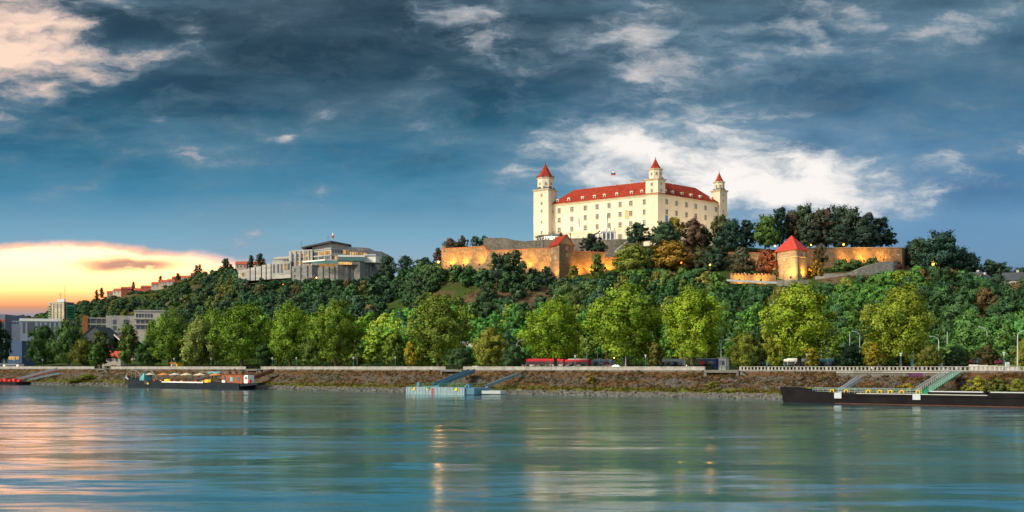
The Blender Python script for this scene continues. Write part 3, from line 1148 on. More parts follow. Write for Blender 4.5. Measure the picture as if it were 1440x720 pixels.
def tower(corner, da, la, db, lb, base, top, dr_r, dr_top, rf_r, apex, wins, dark_rim=False, drum_n=8):
    """square stage, cornice, octagonal drum with gable, pointed roof; corner is the edge nearest the viewer"""
    c0 = Vector(corner)
    pa, pb = c0 + da * la, c0 + db * lb
    pc = pa + pb - c0
    ctr = (c0 + pc) / 2
    q = [tuple(c0), tuple(pb), tuple(pc), tuple(pa)]
    b = MB(ORG)
    b.prism(q, base, top)
    tw = b.build('tower', plaster, castle)
    b = MB(ORG)
    for z0, z1, e in ((top - 0.5, top, 0.25), (top, top + 0.4, 0.55)):
        b.prism(inset(q, -e), z0, z1)
    b.lathe(ctr.x, ctr.y, [(dr_r + 0.2, dr_top - 0.5), (dr_r + 0.45, dr_top), (dr_r + 0.45, dr_top + 0.15)], drum_n, math.pi / 8)
    b.build('tower_cornice', trim_stone, tw)
    # curved gables over the cornice
    b = MB(ORG)
    qq = inset(q, 0.2)
    for i in range(4):
        a_, c_ = Vector(qq[i]), Vector(qq[(i + 1) % 4])
        md = (a_ + c_) / 2
        h = (dr_top - top) * 0.34
        b.add([(*a_, top + 0.4), (*c_, top + 0.4), (*ctr, top + 0.4 + h * 1.5), (*(md * 0.9 + ctr * 0.1), top + 0.4 + h)],
              [(0, 1, 3), (1, 2, 3), (2, 0, 3)])
    b.build('tower_gable', dark_slate, tw)
    b = MB(ORG)
    b.lathe(ctr.x, ctr.y, [(dr_r, top + 0.3), (dr_r, dr_top - 0.3)], drum_n, math.pi / 8)
    b.build('drum', plaster, tw)
    b = MB(ORG)
    b.lathe(ctr.x, ctr.y, [(rf_r, dr_top + 0.15), (rf_r * 0.52, dr_top + (apex - dr_top) * 0.44), (0.05, apex)], drum_n, math.pi / 8)
    b.build('tower_roof', red_tile, tw)
    b = MB(ORG)
    b.lathe(ctr.x, ctr.y, [(0.25, apex - 0.9), (0.16, apex), (0.02, apex + 1.0)], 6)
    if dark_rim:
        for k in range(8):
            a_ = math.pi / 8 + k * math.pi / 4
            b.lathe(ctr.x + rf_r * 0.93 * math.cos(a_), ctr.y + rf_r * 0.93 * math.sin(a_), [(0.75, dr_top + 0.2), (0.6, dr_top + 0.9), (0.1, dr_top + 1.5)], 6)
    b.build('finial', dark_slate, tw)
    for face, f, z, sc_ in wins:
        e, nn, rot = {'L': (da, nL, Lrot), 'R': (db, nR, Rrot), 'RL': (-dL, nR, Lrot + math.pi / 2), 'LR': (-dR, nL, Rrot - math.pi / 2)}[face]
        ln = la if face == 'L' else lb
        out_ = Vector((math.sin(rot), -math.cos(rot)))
        p = c0 + e * (ln * f) + out_ * 0.06
        put_win(wp, (p.x - ORG.x, p.y - ORG.y, z - ORG.z), rot, castle, sc_)
    # slots in the drum
    for k in range(3):
        a_ = -math.pi / 2 + (k - 1) * math.pi / 4
        rr = dr_r * math.cos(math.pi / 8) + 0.03
        put_win(wp, (ctr.x + rr * math.cos(a_) - ORG.x, ctr.y + rr * math.sin(a_) - ORG.y, top + (dr_top - top) * 0.52 - ORG.z), a_ + math.pi / 2, castle, 0.45)
    return tw


# crown tower (left): shows its river face and the face towards the middle tower
ctw = Vector((20.06, 531.0))
tower(ctw, dL, 9.6, -nL, 9.6, 58.0, 106.0, 4.7, 113.0, 4.95, 121.6,
      [('L', 0.45, 103, 0.5), ('L', 0.45, 98.5, 0.5), ('L', 0.45, 94.2, 0.5), ('L', 0.45, 88.0, 0.5), ('L', 0.45, 82.5, 0.5)], True)
mt = cC + (nL + nR).normalized() * 0.35
tower(mt, dL, 7.0, dR, 5.6, 60.0, 105.6, 3.6, 111.0, 3.25, 117.0,
      [('L', 0.5, 103.2, 0.55), ('L', 0.5, 99.8, 0.55), ('R', 0.4, 103.2, 0.55), ('R', 0.4, 99.8, 0.55)])
rt = Vector((113.4, 529.5)) + nR * 1.4 + dR * 0.3
tower(rt, -nR, 6.2, dR, 6.2, 68.0, 105.0, 2.95, 110.0, 2.65, 115.6,
      [('R', 0.4, 102.6, 0.5), ('R', 0.4, 99.4, 0.5), ('R', 0.4, 93.6, 0.6), ('R', 0.4, 88.4, 0.6)])
kill(wp)

# flag on the castle roof ridge
def flagpole(loc, h, label, cat, bands, size, rotz=0.0, hang=False):
    t = thing('flagpole', label, cat, loc, rotz)
    b = MB()
    b.tube([(0, 0, 0), (0, 0, h)], [0.13, 0.09], 6)
    b.build('pole', pale_metal, t)
    b = MB()
    w, fh = size
    n = 6
    for i, m_ in enumerate(bands):
        b.mi = i
        z1, z0 = h - 0.1 - fh * i / len(bands), h - 0.1 - fh * (i + 1) / len(bands)
        pts = []
        for k in range(n + 1):
            x = 0.05 + w * k / n
            y = 0.16 * math.sin(k * 1.3)
            dz = (-0.12 if hang else -0.02) * k
            pts += [(x, y, z0 + dz), (x, y, z1 + dz), (x, y + 0.03, z0 + dz), (x, y + 0.03, z1 + dz)]
        fs = []
        for k in range(n):
            a = 4 * k
            fs += [(a, a + 4, a + 5, a + 1), (a + 3, a + 7, a + 6, a + 2), (a + 1, a + 5, a + 7, a + 3), (a, a + 2, a + 6, a + 4)]
        b.add(pts, fs)
    b.build('flag', [m_ for m_ in bands], t)
    return t


s = on_face(zx(560), cC, dL)
p = cC + dL * s - nL * 7.3
flagpole((p.x, p.y, RIDGE - 0.3), 8.2, 'white blue red flag on a pole above the castle roof', 'flag', [white_paint, blue_paint, red_paint], (2.4, 2.0))
# blue banner on the right facade
s = on_face(zx(962), cC, dR)
p = cC + dR * s + nR * 0.10
t_ = thing('hanging_banner', 'tall blue banner hanging on the castle wall beside the corner', 'banner', (p.x, p.y, 83.0), Rrot)
b = MB()
b.box((0, 0, 2.0), (2.4, 0.05, 4.2))
b.build('cloth', surf('banner_blue', (0.03, 0.16, 0.34), 0.8, 0.25, 0.7, col2=(0.05, 0.24, 0.40)), t_)
b = MB()
b.box((0, 0, 4.15), (2.6, 0.1, 0.1))
b.build('rod', dark_metal, t_)


# ------------------------------------------------------------------ ramparts
def run_wall(name, label, cat, pts, m, thick=2.0, coping=None, top=0.0, merlons=False, group=None, cop_h=0.35):
    """wall along (px, Y, top row, bottom row) stations"""
    W3 = [(Vector(XY(px, Y)), zat(a, Y), zat(bt, Y)) for px, Y, a, bt in pts]
    o0 = Vector((W3[0][0].x, W3[0][0].y, W3[0][2]))
    t = thing(name, label, cat, o0, 0, group)
    b, c_ = MB(o0), MB(o0)
    for (p, a, z), (q, a2, z2) in zip(W3[:-1], W3[1:]):
        dv = (q - p).normalized()
        nb = Vector((-dv.y, dv.x))
        if nb.y < 0:
            nb = -nb
        pl = [tuple(p), tuple(q), tuple(q + nb * thick), tuple(p + nb * thick)]
        b.prism(pl, [z, z2, z2, z], [a, a2, a2, a])
        if coping is not None:
            e = 0.12
            pl = [tuple(p - nb * e), tuple(q - nb * e), tuple(q + nb * (thick + e)), tuple(p + nb * (thick + e))]
            c_.prism(pl, [a, a2, a2, a], [a + cop_h, a2 + cop_h, a2 + cop_h, a + cop_h])
        if merlons:
            L = (q - p).length
            for k in range(int(L / 1.5)):
                w_ = p + dv * (0.5 + k * 1.5) + nb * thick / 2
                c_.box((w_.x, w_.y, a + (a2 - a) * k / max(1, L / 1.5) + 0.3), (0.8, thick, 0.6), math.atan2(dv.y, dv.x))
    b.build('wall', m, t)
    if c_.v:
        c_.build('coping' if not merlons else 'battlement', coping if coping is not None else m, t)
    return t


wx = lambda q: 600 + q / 5.143
wy = lambda q: 300 + q / 5.143
run_wall('rampart_wall', 'long golden lit rampart wall left of the red roofed gatehouse', 'rampart',
         [(620.8, 503, 350.2, 378), (650, 497, 348.5, 380), (675.5, 490, 347.0, 384), (678.5, 489, 345.5, 384), (686, 486, 353.2, 386), (730, 476, 351.2, 396), (772.5, 466, 349.6, 402)], rampart, 2.0, brick_cap)
run_wall('rampart_wall', 'short golden lit rampart wall right of the red roofed gatehouse', 'rampart',
         [(806, 460, 354.0, 400), (830, 462, 354.8, 398), (850.5, 464, 355.6, 396)], rampart, 2.0, brick_cap)
run_wall('rampart_wall', 'low lit end of the rampart dropping towards the orange tree', 'rampart',
         [(850.8, 465.5, 363.2, 396), (880, 466, 363.6, 396), (918, 466, 361.5, 394)], rampart, 2.0, brick_cap)
run_wall('bastion_wall', 'grey stone bastion wall with dipping top below the crown tower', 'bastion',
         [(679.8, 522, 335.6, 378), (705, 520, 335.2, 378), (713, 519, 335.8, 378), (722, 518.5, 338.2, 378), (736, 518, 340.2, 378), (750, 517, 339.0, 378), (775, 515, 337.2, 378), (800, 508, 336.2, 378), (820, 502, 335.6, 378), (838, 497, 335.8, 378)], grey_rampart, 2.5, grey_stone)
run_wall('bastion_wall', 'dark stone bastion wall under the white portico', 'bastion',
         [(838.5, 495, 336.8, 380), (851, 490, 338.0, 380), (866, 489, 337.4, 380), (885, 489, 337.2, 380), (905, 489, 338.0, 378)], grey_rampart, 2.5, grey_stone)
# stair beside it
b0 = Vector((*XY(866, 484), zat(353, 484)))
t_ = thing('stone_stair', 'stone stair climbing the dark bastion beside the white portico', 'stair', b0)
b = MB(b0)
for k in range(10):
    px = 866 + k * 1.7
    p = XY(px, 484.5)
    b.box((p[0], p[1], zat(354 - k * 1.35, 484)), (0.75, 2.6, 1.0))
b.build('steps', pale_stone, t_)
b = MB(b0)
pa, pb = XY(866, 482.8), XY(882, 482.8)
b.tube([(*pa, zat(351.5, 483)), (*pb, zat(339.0, 483))], 0.22, 4)
b.build('handrail', pale_stone, t_)
# sentry turret
p = XY(625.8, 505)
t_ = thing('sentry_turret', 'small round sentry turret with dark cone at the rampart end', 'turret', (*p, zat(350, 505)))
b = MB()
b.lathe(0, 0, [(1.3, -3.5), (1.5, 0), (1.5, 1.9)], 10)
b.build('wall', rampart, t_)
b = MB()
b.lathe(0, 0, [(1.75, 1.9), (0.9, 2.9), (0.05, 4.2)], 10)
b.build('roof', dark_slate, t_)

# gatehouse with the red gable roof
g0, g1, g2 = Vector(XY(786.3, 452)), Vector(XY(807, 460)), Vector(XY(772, 463))
g3 = g1 + g2 - g0
zb, ze, za = zat(404, 455), zat(343, 455), zat(330.8, 458)
GO = Vector((g0.x, g0.y, zb))
gh = thing('gatehouse', 'stone gatehouse with steep red gable roof in the rampart', 'gatehouse', GO)
b = MB(GO)
q = [tuple(g0), tuple(g1), tuple(g3), tuple(g2)]
b.prism(q, zb, ze)
b.build('wall', rampart, gh)
m01, m23 = (g0 + g1) / 2, (g2 + g3) / 2
b = MB(GO)
b.add([(*g0, ze), (*g1, ze), (*m01, za)], [(0, 1, 2)])
b.add([(*g2, ze), (*g3, ze), (*m23, za)], [(2, 1, 0)])
b.build('gable', surf('gable_plaster', (0.42, 0.27, 0.13), 0.9, 0.12, 0.5), gh)
b = MB(GO)
ax = (g0 - g2).normalized()
sd = (g1 - g0).normalized()
f0, f1 = ax * 0.5, -ax * 0.5
A0, A1 = g0 - sd * 0.6 + f0, g2 - sd * 0.6 + f1
B0, B1 = g1 + sd * 0.6 + f0, g3 + sd * 0.6 + f1
R0, R1 = m01 + f0, m23 + f1
for (a, c_) in ((A0, A1), (B0, B1)):
    b.add([(*a, ze - 0.45), (*c_, ze - 0.45), (*R1, za + 0.2), (*R0, za + 0.2), (*a, ze - 0.75), (*c_, ze - 0.75), (*R1, za - 0.1), (*R0, za - 0.1)],
          [(0, 1, 2, 3), (7, 6, 5, 4), (0, 3, 7, 4), (1, 5, 6, 2), (0, 4, 5, 1)])
b.build('roof', red_tile, gh)
sw = window_proto('window', 0.8, 1.1, trim_stone, gh)
rg_ = math.atan2(sd.y, sd.x)
for f, z in ((0.5, zat(339, 455)), (0.5, zat(349, 455)), (0.52, zat(358.5, 455))):
    p = g0 + sd * ((g1 - g0).length * f) + Vector((sd.y, -sd.x)) * 0.06
    put_win(sw, (p.x - GO.x, p.y - GO.y, z - zb), rg_, gh)
dl_ = (g0 - g2).normalized()
for f, z in ((0.35, zat(353, 455)), (0.7, zat(362, 455)), (0.2, zat(363, 455))):
    p = g2 + dl_ * ((g0 - g2).length * f) + Vector((dl_.y, -dl_.x)) * 0.06
    put_win(sw, (p.x - GO.x, p.y - GO.y, z - zb), math.atan2(dl_.y, dl_.x), gh)
kill(sw)
b = MB(GO)
q2 = inset(q, -0.9)
b.prism(q2, zb - 4, zat(392, 455))
b.build('base', grey_rampart, gh)
# stepped buttress between gatehouse and the right wall
p = XY(809, 459)
# terrace building at the foot of the crown tower
p0, p1 = Vector(XY(753.6, 521)), Vector(XY(791, 515))
TO = Vector((p0.x, p0.y, zat(338, 521)))
tb = thing('terrace_building', 'low white terrace building with dark roof below the crown tower', 'pavilion', TO)
dv = (p1 - p0).normalized()
nb = Vector((-dv.y, dv.x))
q = [tuple(p0), tuple(p1), tuple(p1 + nb * 6), tuple(p0 + nb * 6)]
b = MB(TO)
b.prism(q, TO.z - 12, zat(332.4, 518))
b.build('wall', pale_stone, tb)
b = MB(TO)
b.loft([[(*v_, zat(332.4, 518)) for v_ in inset(q, -0.6)], [(*v_, zat(329.2, 518)) for v_ in inset(q, 1.4)]])
b.build('roof', dark_slate, tb)
b = MB(TO)
for k in range(9):
    w_ = p0 + dv * (1.2 + k * 1.45) - nb * 0.05
    b.box((w_.x, w_.y, zat(335.2, 518)), (0.9, 0.08, 1.1), math.atan2(dv.y, dv.x))
b.build('window', win_glass, tb)
# white portico with statues
p0, p1 = Vector(XY(846, 494)), Vector(XY(865.5, 493))
PO = Vector((p0.x, p0.y, zat(338, 494)))
po = thing('portico', 'pale portico with columns and rooftop statues before the castle wall', 'portico', PO)
b = MB(PO)
q = [tuple(p0), tuple(p1), tuple(p1 + Vector((0, 4))), tuple(p0 + Vector((0, 4)))]
b.prism(q, PO.z - 9, zat(327.0, 494))
b.build('wall', grey_paint, po)
b = MB(PO)
b.prism(inset(q, -0.35), zat(327.0, 494), zat(325.4, 494))
b.prism(inset(q, -0.1), zat(325.4, 494), zat(324.4, 494))
b.build('entablature', pale_stone, po)
for k in range(4):
    b = MB(PO)
    x = p0.x + 0.5 + k * (p1.x - p0.x - 1.0) / 3
    b.lathe(x, p0.y + (p1.y - p0.y) * (x - p0.x) / (p1.x - p0.x) - 0.3, [(0.38, PO.z), (0.32, PO.z + 0.4), (0.28, zat(327.4, 494)), (0.4, zat(327.0, 494))], 8)
    b.build('column', white_paint, po)
for k in range(3):
    b = MB(PO)
    x = p0.x + 1.25 + k * (p1.x - p0.x - 2.5) / 2
    b.box((x, p0.y + (p1.y - p0.y) * (x - p0.x) / (p1.x - p0.x) - 0.02, zat(332.3, 494)), (1.15 if k != 1 else 1.4, 0.14, 2.7), math.atan2(p1.y - p0.y, p1.x - p0.x))
    b.build('window', win_glass, po)
for k in range(4):
    b = MB(PO)
    x = p0.x + 0.4 + k * (p1.x - p0.x - 0.8) / 3
    z = zat(324.4, 494)
    b.lathe(x, p0.y + 0.6, [(0.32, z), (0.3, z + 0.3), (0.2, z + 0.35), (0.34, z + 0.9), (0.26, z + 1.25), (0.12, z + 1.3), (0.17, z + 1.5), (0.04, z + 1.7)], 7)
    b.build('statue', pale_stone, po)
b = MB(PO)
a0, a1 = Vector(XY(832.5, 500)), Vector(XY(845.6, 497))
q = [tuple(a0), tuple(a1), tuple(a1 + Vector((0, 4))), tuple(a0 + Vector((0, 4)))]
b.prism(q, PO.z - 9, [zat(330.5, 498), zat(326, 498), zat(326, 498), zat(330.5, 498)])
b.build('side_wing', pale_stone, po)
b = MB(PO)
q = inset(q, -0.4)
za_, zb_ = [zat(330.6, 498), zat(325.8, 498)] * 1, None
b.prism(q, [zat(330.4, 498), zat(325.9, 498), zat(325.9, 498), zat(330.4, 498)], [zat(329.4, 498), zat(324.9, 498), zat(324.9, 498), zat(329.4, 498)])
b.build('side_roof', dark_slate, po)
flagpole((*XY(813.6, 505.2), zat(335.8, 504)), 11.4, 'slim flagpole with hanging red flag before the castle facade', 'flagpole', [red_paint], (0.55, 4.6), 0.4, True)
flagpole((*XY(853.8, 496), zat(324.6, 494)), 9.4, 'slim flagpole with dark furled flag above the portico', 'flagpole', [dark_slate], (0.4, 4.4), 0.4, True)

# ------------------------------------------------------------------ right hand fortifications
rx = lambda q: 1000 + q / 3.273
ry = lambda q: 280 + q / 3.273
run_wall('rampart_wall', 'dim brick rampart wall behind the dark trees left of the square tower', 'rampart',
         [(985, 446, 357.0, 388), (1030, 442, 355.4, 390), (1091, 438, 356.5, 392)], rampart, 1.8, brick_cap)
run_wall('battlement_wall', 'low crenellated wall brightly lit left of the square tower', 'wall',
         [(1027, 411, 386.0, 399), (1060, 410, 386.4, 399), (1091, 409, 386.8, 400)], rampart, 0.9, None, merlons=True)
run_wall('rampart_wall', 'long pale rampart wall lit gold right of the square tower', 'rampart',
         [(1134, 432, 349.2, 390), (1200, 437, 348.7, 386), (1268.5, 442, 348.7, 384), (1275, 456, 352.4, 384), (1284, 478, 359.5, 384)], rampart, 1.8, grey_stone)
# square tower with rounded corner and red pyramid roof
a0, a1, a2 = Vector(XY(1090.7, 420)), Vector(XY(1120.5, 408)), Vector(XY(1136.3, 417))
zb, ze, za = zat(398, 410), zat(350.5, 410), zat(329.6, 416)
SO = Vector((a1.x, a1.y, zb))
st = thing('square_tower', 'squat stone tower with bright red pyramid roof and golden floodlit base', 'tower', SO)
a3 = a0 + a2 - a1
def chamfer(q, r_):
    out, n_ = [], len(q)
    for i in range(n_):
        p_, c_, nx = (Vector(q[(i + k - 1) % n_]) for k in range(3))
        u_, w_ = (p_ - c_).normalized() * r_, (nx - c_).normalized() * r_
        for f in (0, 0.33, 0.67, 1):
            out.append(tuple(c_ + u_ * (1 - f) ** 2 + w_ * f ** 2))
    return out
q = [tuple(a1), tuple(a2), tuple(a3), tuple(a0)]
b = MB(SO)
b.loft([[(*v_, zb) for v_ in chamfer(inset(q, -0.5), 2)], [(*v_, zat(365, 410)) for v_ in chamfer(inset(q, -0.1), 2)], [(*v_, ze) for v_ in chamfer(q, 2)]])
b.build('wall', surf('tower_rubble', (0.36, 0.28, 0.18), 0.95, 0.28, 0.5, col2=(0.27, 0.215, 0.15), brick=(1.0, 0.5, 0.06), bump=0.12), st)
b = MB(SO)
b.loft([[(*v_, zat(361.5, 410)) for v_ in chamfer(inset(q, -0.22), 2)], [(*v_, zat(360.6, 410)) for v_ in chamfer(inset(q, -0.30), 2)]])
b.build('string_course', trim_stone, st)
ctr = (a0 + a2) / 2
b = MB(SO)
eq = inset(q, -0.7)
b.add([(*v_, ze - 0.1) for v_ in eq] + [(ctr.x, ctr.y, za)], [(0, 1, 4), (1, 2, 4), (2, 3, 4), (3, 0, 4), (3, 2, 1, 0)])
b.build('roof', surf('bright_red_tile', (0.46, 0.045, 0.035), 0.7, 0.12, 0.4, bump=0.03), st)
sw = window_proto('window', 0.7, 1.4, trim_stone, st)
dv = (a1 - a0).normalized()
p = a0 + dv * ((a1 - a0).length * 0.45) + Vector((dv.y, -dv.x)) * 0.25
put_win(sw, (p.x - SO.x, p.y - SO.y, zat(363.5, 412) - zb), math.atan2(dv.y, dv.x), st)
dv = (a2 - a1).normalized()
p = a1 + dv * ((a2 - a1).length * 0.55) + Vector((dv.y, -dv.x)) * 0.25
put_win(sw, (p.x - SO.x, p.y - SO.y, zat(357, 412) - zb), math.atan2(dv.y, dv.x), st)
kill(sw)
run_wall('terrace_wall', 'grey rubble terrace wall under the square red roofed tower', 'wall',
         [(1092, 405, 394.2, 410), (1115, 403, 394.0, 410), (1137, 404, 393.6, 410)], grey_stone, 2.0)
run_wall('terrace_wall', 'grey stone ramp wall climbing below the long pale rampart', 'wall',
         [(1160, 405, 384.6, 396), (1192, 404, 384.8, 396), (1205, 404, 379.5, 395), (1222, 405, 372.8, 392), (1240, 406, 368.4, 390), (1256, 407, 367.0, 388), (1262, 409, 369, 386)], grey_stone, 3.0)
run_wall('terrace_wall', 'low grey wall at the foot of the ramp right of the square tower', 'wall',
         [(1146, 408, 388.5, 397), (1163, 405.5, 388.2, 397)], grey_stone, 1.5)
run_wall('fence_wall', 'thin pale fence at the lit foot of the left crenellated wall', 'fence',
         [(1022, 402, 392.6, 395.5), (1060, 401, 394.6, 397.4), (1092, 400.5, 396, 399)], pale_metal, 0.1)
# ------------------------------------------------------------------ parliament-like modern building on the ridge
qx = lambda q: 320 + q / 6
qy = lambda q: 310 + q / 6


class Block:
    """a building block seen from the river: plan from bearings and depths, faces with rows of openings"""
    def __init__(self, t, org):
        self.t, self.o = t, org
    def body(self, plan, depth, z0, z1, m, name='block', roof=None):
        pts = [Vector(XY(px, Y)) for px, Y in plan]
        bk = [p + Vector((0.10, 1.0)).normalized() * depth for p in pts]
        poly = [tuple(p) for p in pts] + [tuple(p) for p in reversed(bk)]
        b = MB(self.o)
        b.prism(poly, z0, z1)
        o = b.build(name, m, self.t)
        if roof is not None:
            b = MB(self.o)
            b.prism(inset(poly, -0.25), z1, z1 + 0.7)
            b.build('roof', roof, self.t)
        return pts


def strip(t, org, a, c, f0, f1, z0, z1, m, name, d=0.12, inset_=0.0):
    """thin box lying on the face a->c between fractions f0 and f1"""
    dv = (c - a)
    L = dv.length
    dv = dv / L
    n_ = Vector((dv.y, -dv.x))
    p, q = a + dv * L * f0, a + dv * L * f1
    b = MB(org)
    poly = [tuple(p + n_ * d), tuple(q + n_ * d), tuple(q - n_ * 0.05), tuple(p - n_ * 0.05)]
    b.prism(poly, z0, z1)
    return b.build(name, m, t)


def window_row(t, org, a, c, n, f0, f1, z0, z1, lit=(), gap=0.25, d=0.1):
    """n separate windows in a row; those listed in lit glow"""
    for k in range(n):
        w = (f1 - f0) / n
        s0 = f0 + w * (k + gap / 2)
        m = [lit_window if k in lit else win_glass, dark_metal]
        dv = (c - a)
        L = dv.length
        dv = dv / L
        nn = Vector((dv.y, -dv.x))
        p, q = a + dv * L * s0, a + dv * L * (s0 + w * (1 - gap))
        b = MB(org)
        b.prism([tuple(p + nn * d), tuple(q + nn * d), tuple(q - nn * 0.05), tuple(p - nn * 0.05)], z0, z1)
        b.mi = 1
        mid = (p + q) / 2
        b.prism([tuple(mid - dv * 0.06 + nn * (d + 0.06)), tuple(mid + dv * 0.06 + nn * (d + 0.06)), tuple(mid + dv * 0.06 + nn * d), tuple(mid - dv * 0.06 + nn * d)], z0 + 0.02, z1 - 0.02)
        b.build('window', m, t)


YP = 690.0
zq = lambda q: zat(qy(q), YP)
PO_ = Vector((*XY(440, 690), zat(400, 690)))
pa = thing('assembly_building', 'modern pale stone assembly building with lit window bands on the ridge', 'building', PO_)
B_ = Block(pa, PO_)
# long low wing with projecting bays and lit slots, stepping towards the viewer
pts = B_.body([(qx(92), 735), (qx(152), 730)], 18, zq(470), zq(365), concrete)
window_row(pa, PO_, pts[0], pts[1], 3, 0.3, 1.0, zq(425), zq(392), (0, 2))
lowp = [(150, 365, 728), (195, 355, 726), (240, 348, 723), (290, 340, 720), (330, 332, 717), (372, 326, 714)]
for (a, ta, ya), (c_, tc_, yc_) in zip(lowp[:-1], lowp[1:]):
    pts = B_.body([(qx(a), ya), (qx(c_ - 9), yc_)], 20, zq(470), zq(ta), concrete)
    g = B_.body([(qx(c_ - 10), yc_ + 2.5), (qx(c_ + 1), yc_ + 2.5)], 16, zq(470), zq(ta + 6), dark_concrete, 'recess')
    strip(pa, PO_, g[0], g[1], 0.15, 0.85, zq(415), zq(375), lit_window if a in (240, 290, 330) else win_glass, 'window')
pts = B_.body([(qx(372), 712), (qx(472), 708)], 20, zq(470), zq(312), concrete)
for f in (0.2, 0.55, 0.85):
    strip(pa, PO_, pts[0], pts[1], f - 0.06, f + 0.06, zq(420), zq(345), win_glass, 'window')
# second step
pts = B_.body([(qx(392), 722), (qx(520), 716)], 24, zq(470), zq(268), concrete, 'block')
strip(pa, PO_, pts[0], pts[1], 0.0, 1.0, zq(292), zq(284), dark_concrete, 'ledge', 0.35)
window_row(pa, PO_, pts[0], pts[1], 3, 0.48, 1.0, zq(322), zq(294), ())
p2 = B_.body([(qx(470), 706), (qx(532), 703)], 20, zq(470), zq(326), concrete, 'block')
window_row(pa, PO_, p2[0], p2[1], 2, 0.1, 0.95, zq(400), zq(345), (0,))
# tall slot block
pts = B_.body([(qx(517), 706), (qx(716), 698)], 26, zq(480), zq(233), concrete, 'block')
for i, f in enumerate((0.19, 0.39, 0.58, 0.79)):
    for k in range(4):
        z1, z0 = zq(265 + k * 31), zq(265 + k * 31 + 27)
        strip(pa, PO_, pts[0], pts[1], f - 0.047, f + 0.047, z0, z1, lit_window if (i, k) in ((3, 0), (3, 2), (3, 3), (2, 2), (1, 3), (3, 1), (1, 2), (2, 0)) else win_glass, 'window', 0.06)
    for s in (-0.075, 0.075):
        strip(pa, PO_, pts[0], pts[1], f + s - 0.02, f + s + 0.02, zq(420), zq(240), concrete, 'fin', 0.7)
# main corner block
ptsA = B_.body([(qx(714), 700), (qx(872), 688), (qx(1196), 704), (qx(1300), 712)], 34, zq(480), zq(232), concrete, 'block', None)
ptsU = B_.body([(qx(716), 700.2), (qx(872), 688.2), (qx(1014), 695.3)], 30, zq(236), zq(196), concrete, 'parapet')
ptsV = B_.body([(qx(1014), 695.3), (qx(1196), 704.2)], 28, zq(236), zq(213), concrete, 'parapet')
for (a, c_, n, top, bot, lit) in ((ptsA[0], ptsA[1], 3, 257, 287, (1, 2)), (ptsA[0], ptsA[1], 3, 303, 345, ())):
    window_row(pa, PO_, a, c_, n, 0.0, 0.98, zq(bot), zq(top), lit, 0.12)
window_row(pa, PO_, ptsA[1], ptsA[2], 6, 0.02, 0.45, zq(276), zq(244), (4, 5), 0.12)
window_row(pa, PO_, ptsA[1], ptsA[2], 6, 0.02, 0.46, zq(330), zq(298), (1, 2, 3, 4), 0.12)
window_row(pa, PO_, ptsA[1], ptsA[2], 4, 0.48, 0.95, zq(291), zq(256), (0, 1, 2, 3), 0.18)
window_row(pa, PO_, ptsA[2], ptsA[3], 5, 0.05, 0.95, zq(300), zq(268), (0, 1), 0.15)
for z in (240, 294, 348):
    strip(pa, PO_, ptsA[0], ptsA[1], -0.01, 1.0, zq(z + 4), zq(z - 4), concrete, 'ledge', 0.5)
    strip(pa, PO_, ptsA[1], ptsA[2], 0.0, 1.0, zq(z + 4), zq(z - 4), concrete, 'ledge', 0.5)
for k in range(14):
    strip(pa, PO_, ptsA[1], ptsA[2], k / 13.5, k / 13.5 + 0.008, zq(350), zq(240), concrete, 'fin', 0.45)
# dark canopy roof
b = MB(PO_)
cp = [XY(qx(625), 702), XY(qx(870), 682), XY(qx(1045), 694), XY(qx(1030), 715), XY(qx(650), 722)]
b.prism(cp, [zq(216), zq(196), zq(206), zq(206), zq(216)], [zq(206), zq(182), zq(198), zq(198), zq(206)])
b.build('canopy_roof', dark_metal, pa)
for q in (660, 740, 790):
    b = MB(PO_)
    x, y = XY(qx(q), 703)
    b.tube([(x, y, zq(232)), (x, y, zq(200))], 0.35, 6)
    b.build('canopy_post', dark_metal, pa)
# granite terrace in front
tp = B_.body([(qx(543), 686), (qx(712), 676), (qx(760), 678), (qx(930), 672), (qx(1060), 676), (qx(1115), 672), (qx(1212), 682)], 24, zq(560), zq(392), dark_concrete, 'terrace')
B_.body([(qx(712), 678), (qx(900), 672.5), (qx(1115), 672.4), (qx(1212), 682)], 18, zq(395), zq(372), dark_concrete, 'terrace_step')
for (a, c_, fr) in ((tp[0], tp[1], (0.15, 0.48, 0.8)), (tp[2], tp[3], (0.2, 0.85)), (tp[3], tp[4], (0.35,)), (tp[5], tp[6], (0.3,))):
    for f in fr:
        for k, (t0, t1) in enumerate(((410, 440), (465, 485))):
            strip(pa, PO_, a, c_, f - 0.04, f + 0.04, zq(t1), zq(t0), win_glass, 'window', 0.05)
for (a, c_, fr) in ((tp[0], tp[1], (0.3, 0.64)), (tp[2], tp[3], (0.12, 0.42, 0.7)), (tp[3], tp[4], (0.55, 0.85)), (tp[5], tp[6], (0.55, 0.8))):
    for f in fr:
        strip(pa, PO_, a, c_, f, f + 0.16, zq(560), zq(394), dark_concrete, 'bay', 0.7)
gl_ = glass('greenish_glass', (0.05, 0.13, 0.13), 0.05)
gA, gB, gC = Vector(XY(qx(705), 671)), Vector(XY(qx(935), 667)), Vector(XY(qx(1160), 671))
strip(pa, PO_, gA, gB, 0, 1, zq(388), zq(372), gl_, 'glass_balustrade', 0.1)
strip(pa, PO_, gB, gC, 0, 1, zq(366), zq(340), gl_, 'glass_balustrade', 0.1)
strip(pa, PO_, gB, gC, 0, 0.5, zq(400), zq(378), lit_window, 'window', 0.1)
strip(pa, PO_, gA, gB, 0.3, 0.9, zq(415), zq(396), lit_window, 'window', 0.1)
b = MB(PO_)
b.prism([XY(qx(632), 684), XY(qx(820), 672), XY(qx(930), 676), XY(qx(930), 690), XY(qx(632), 694)], zq(362), zq(350))
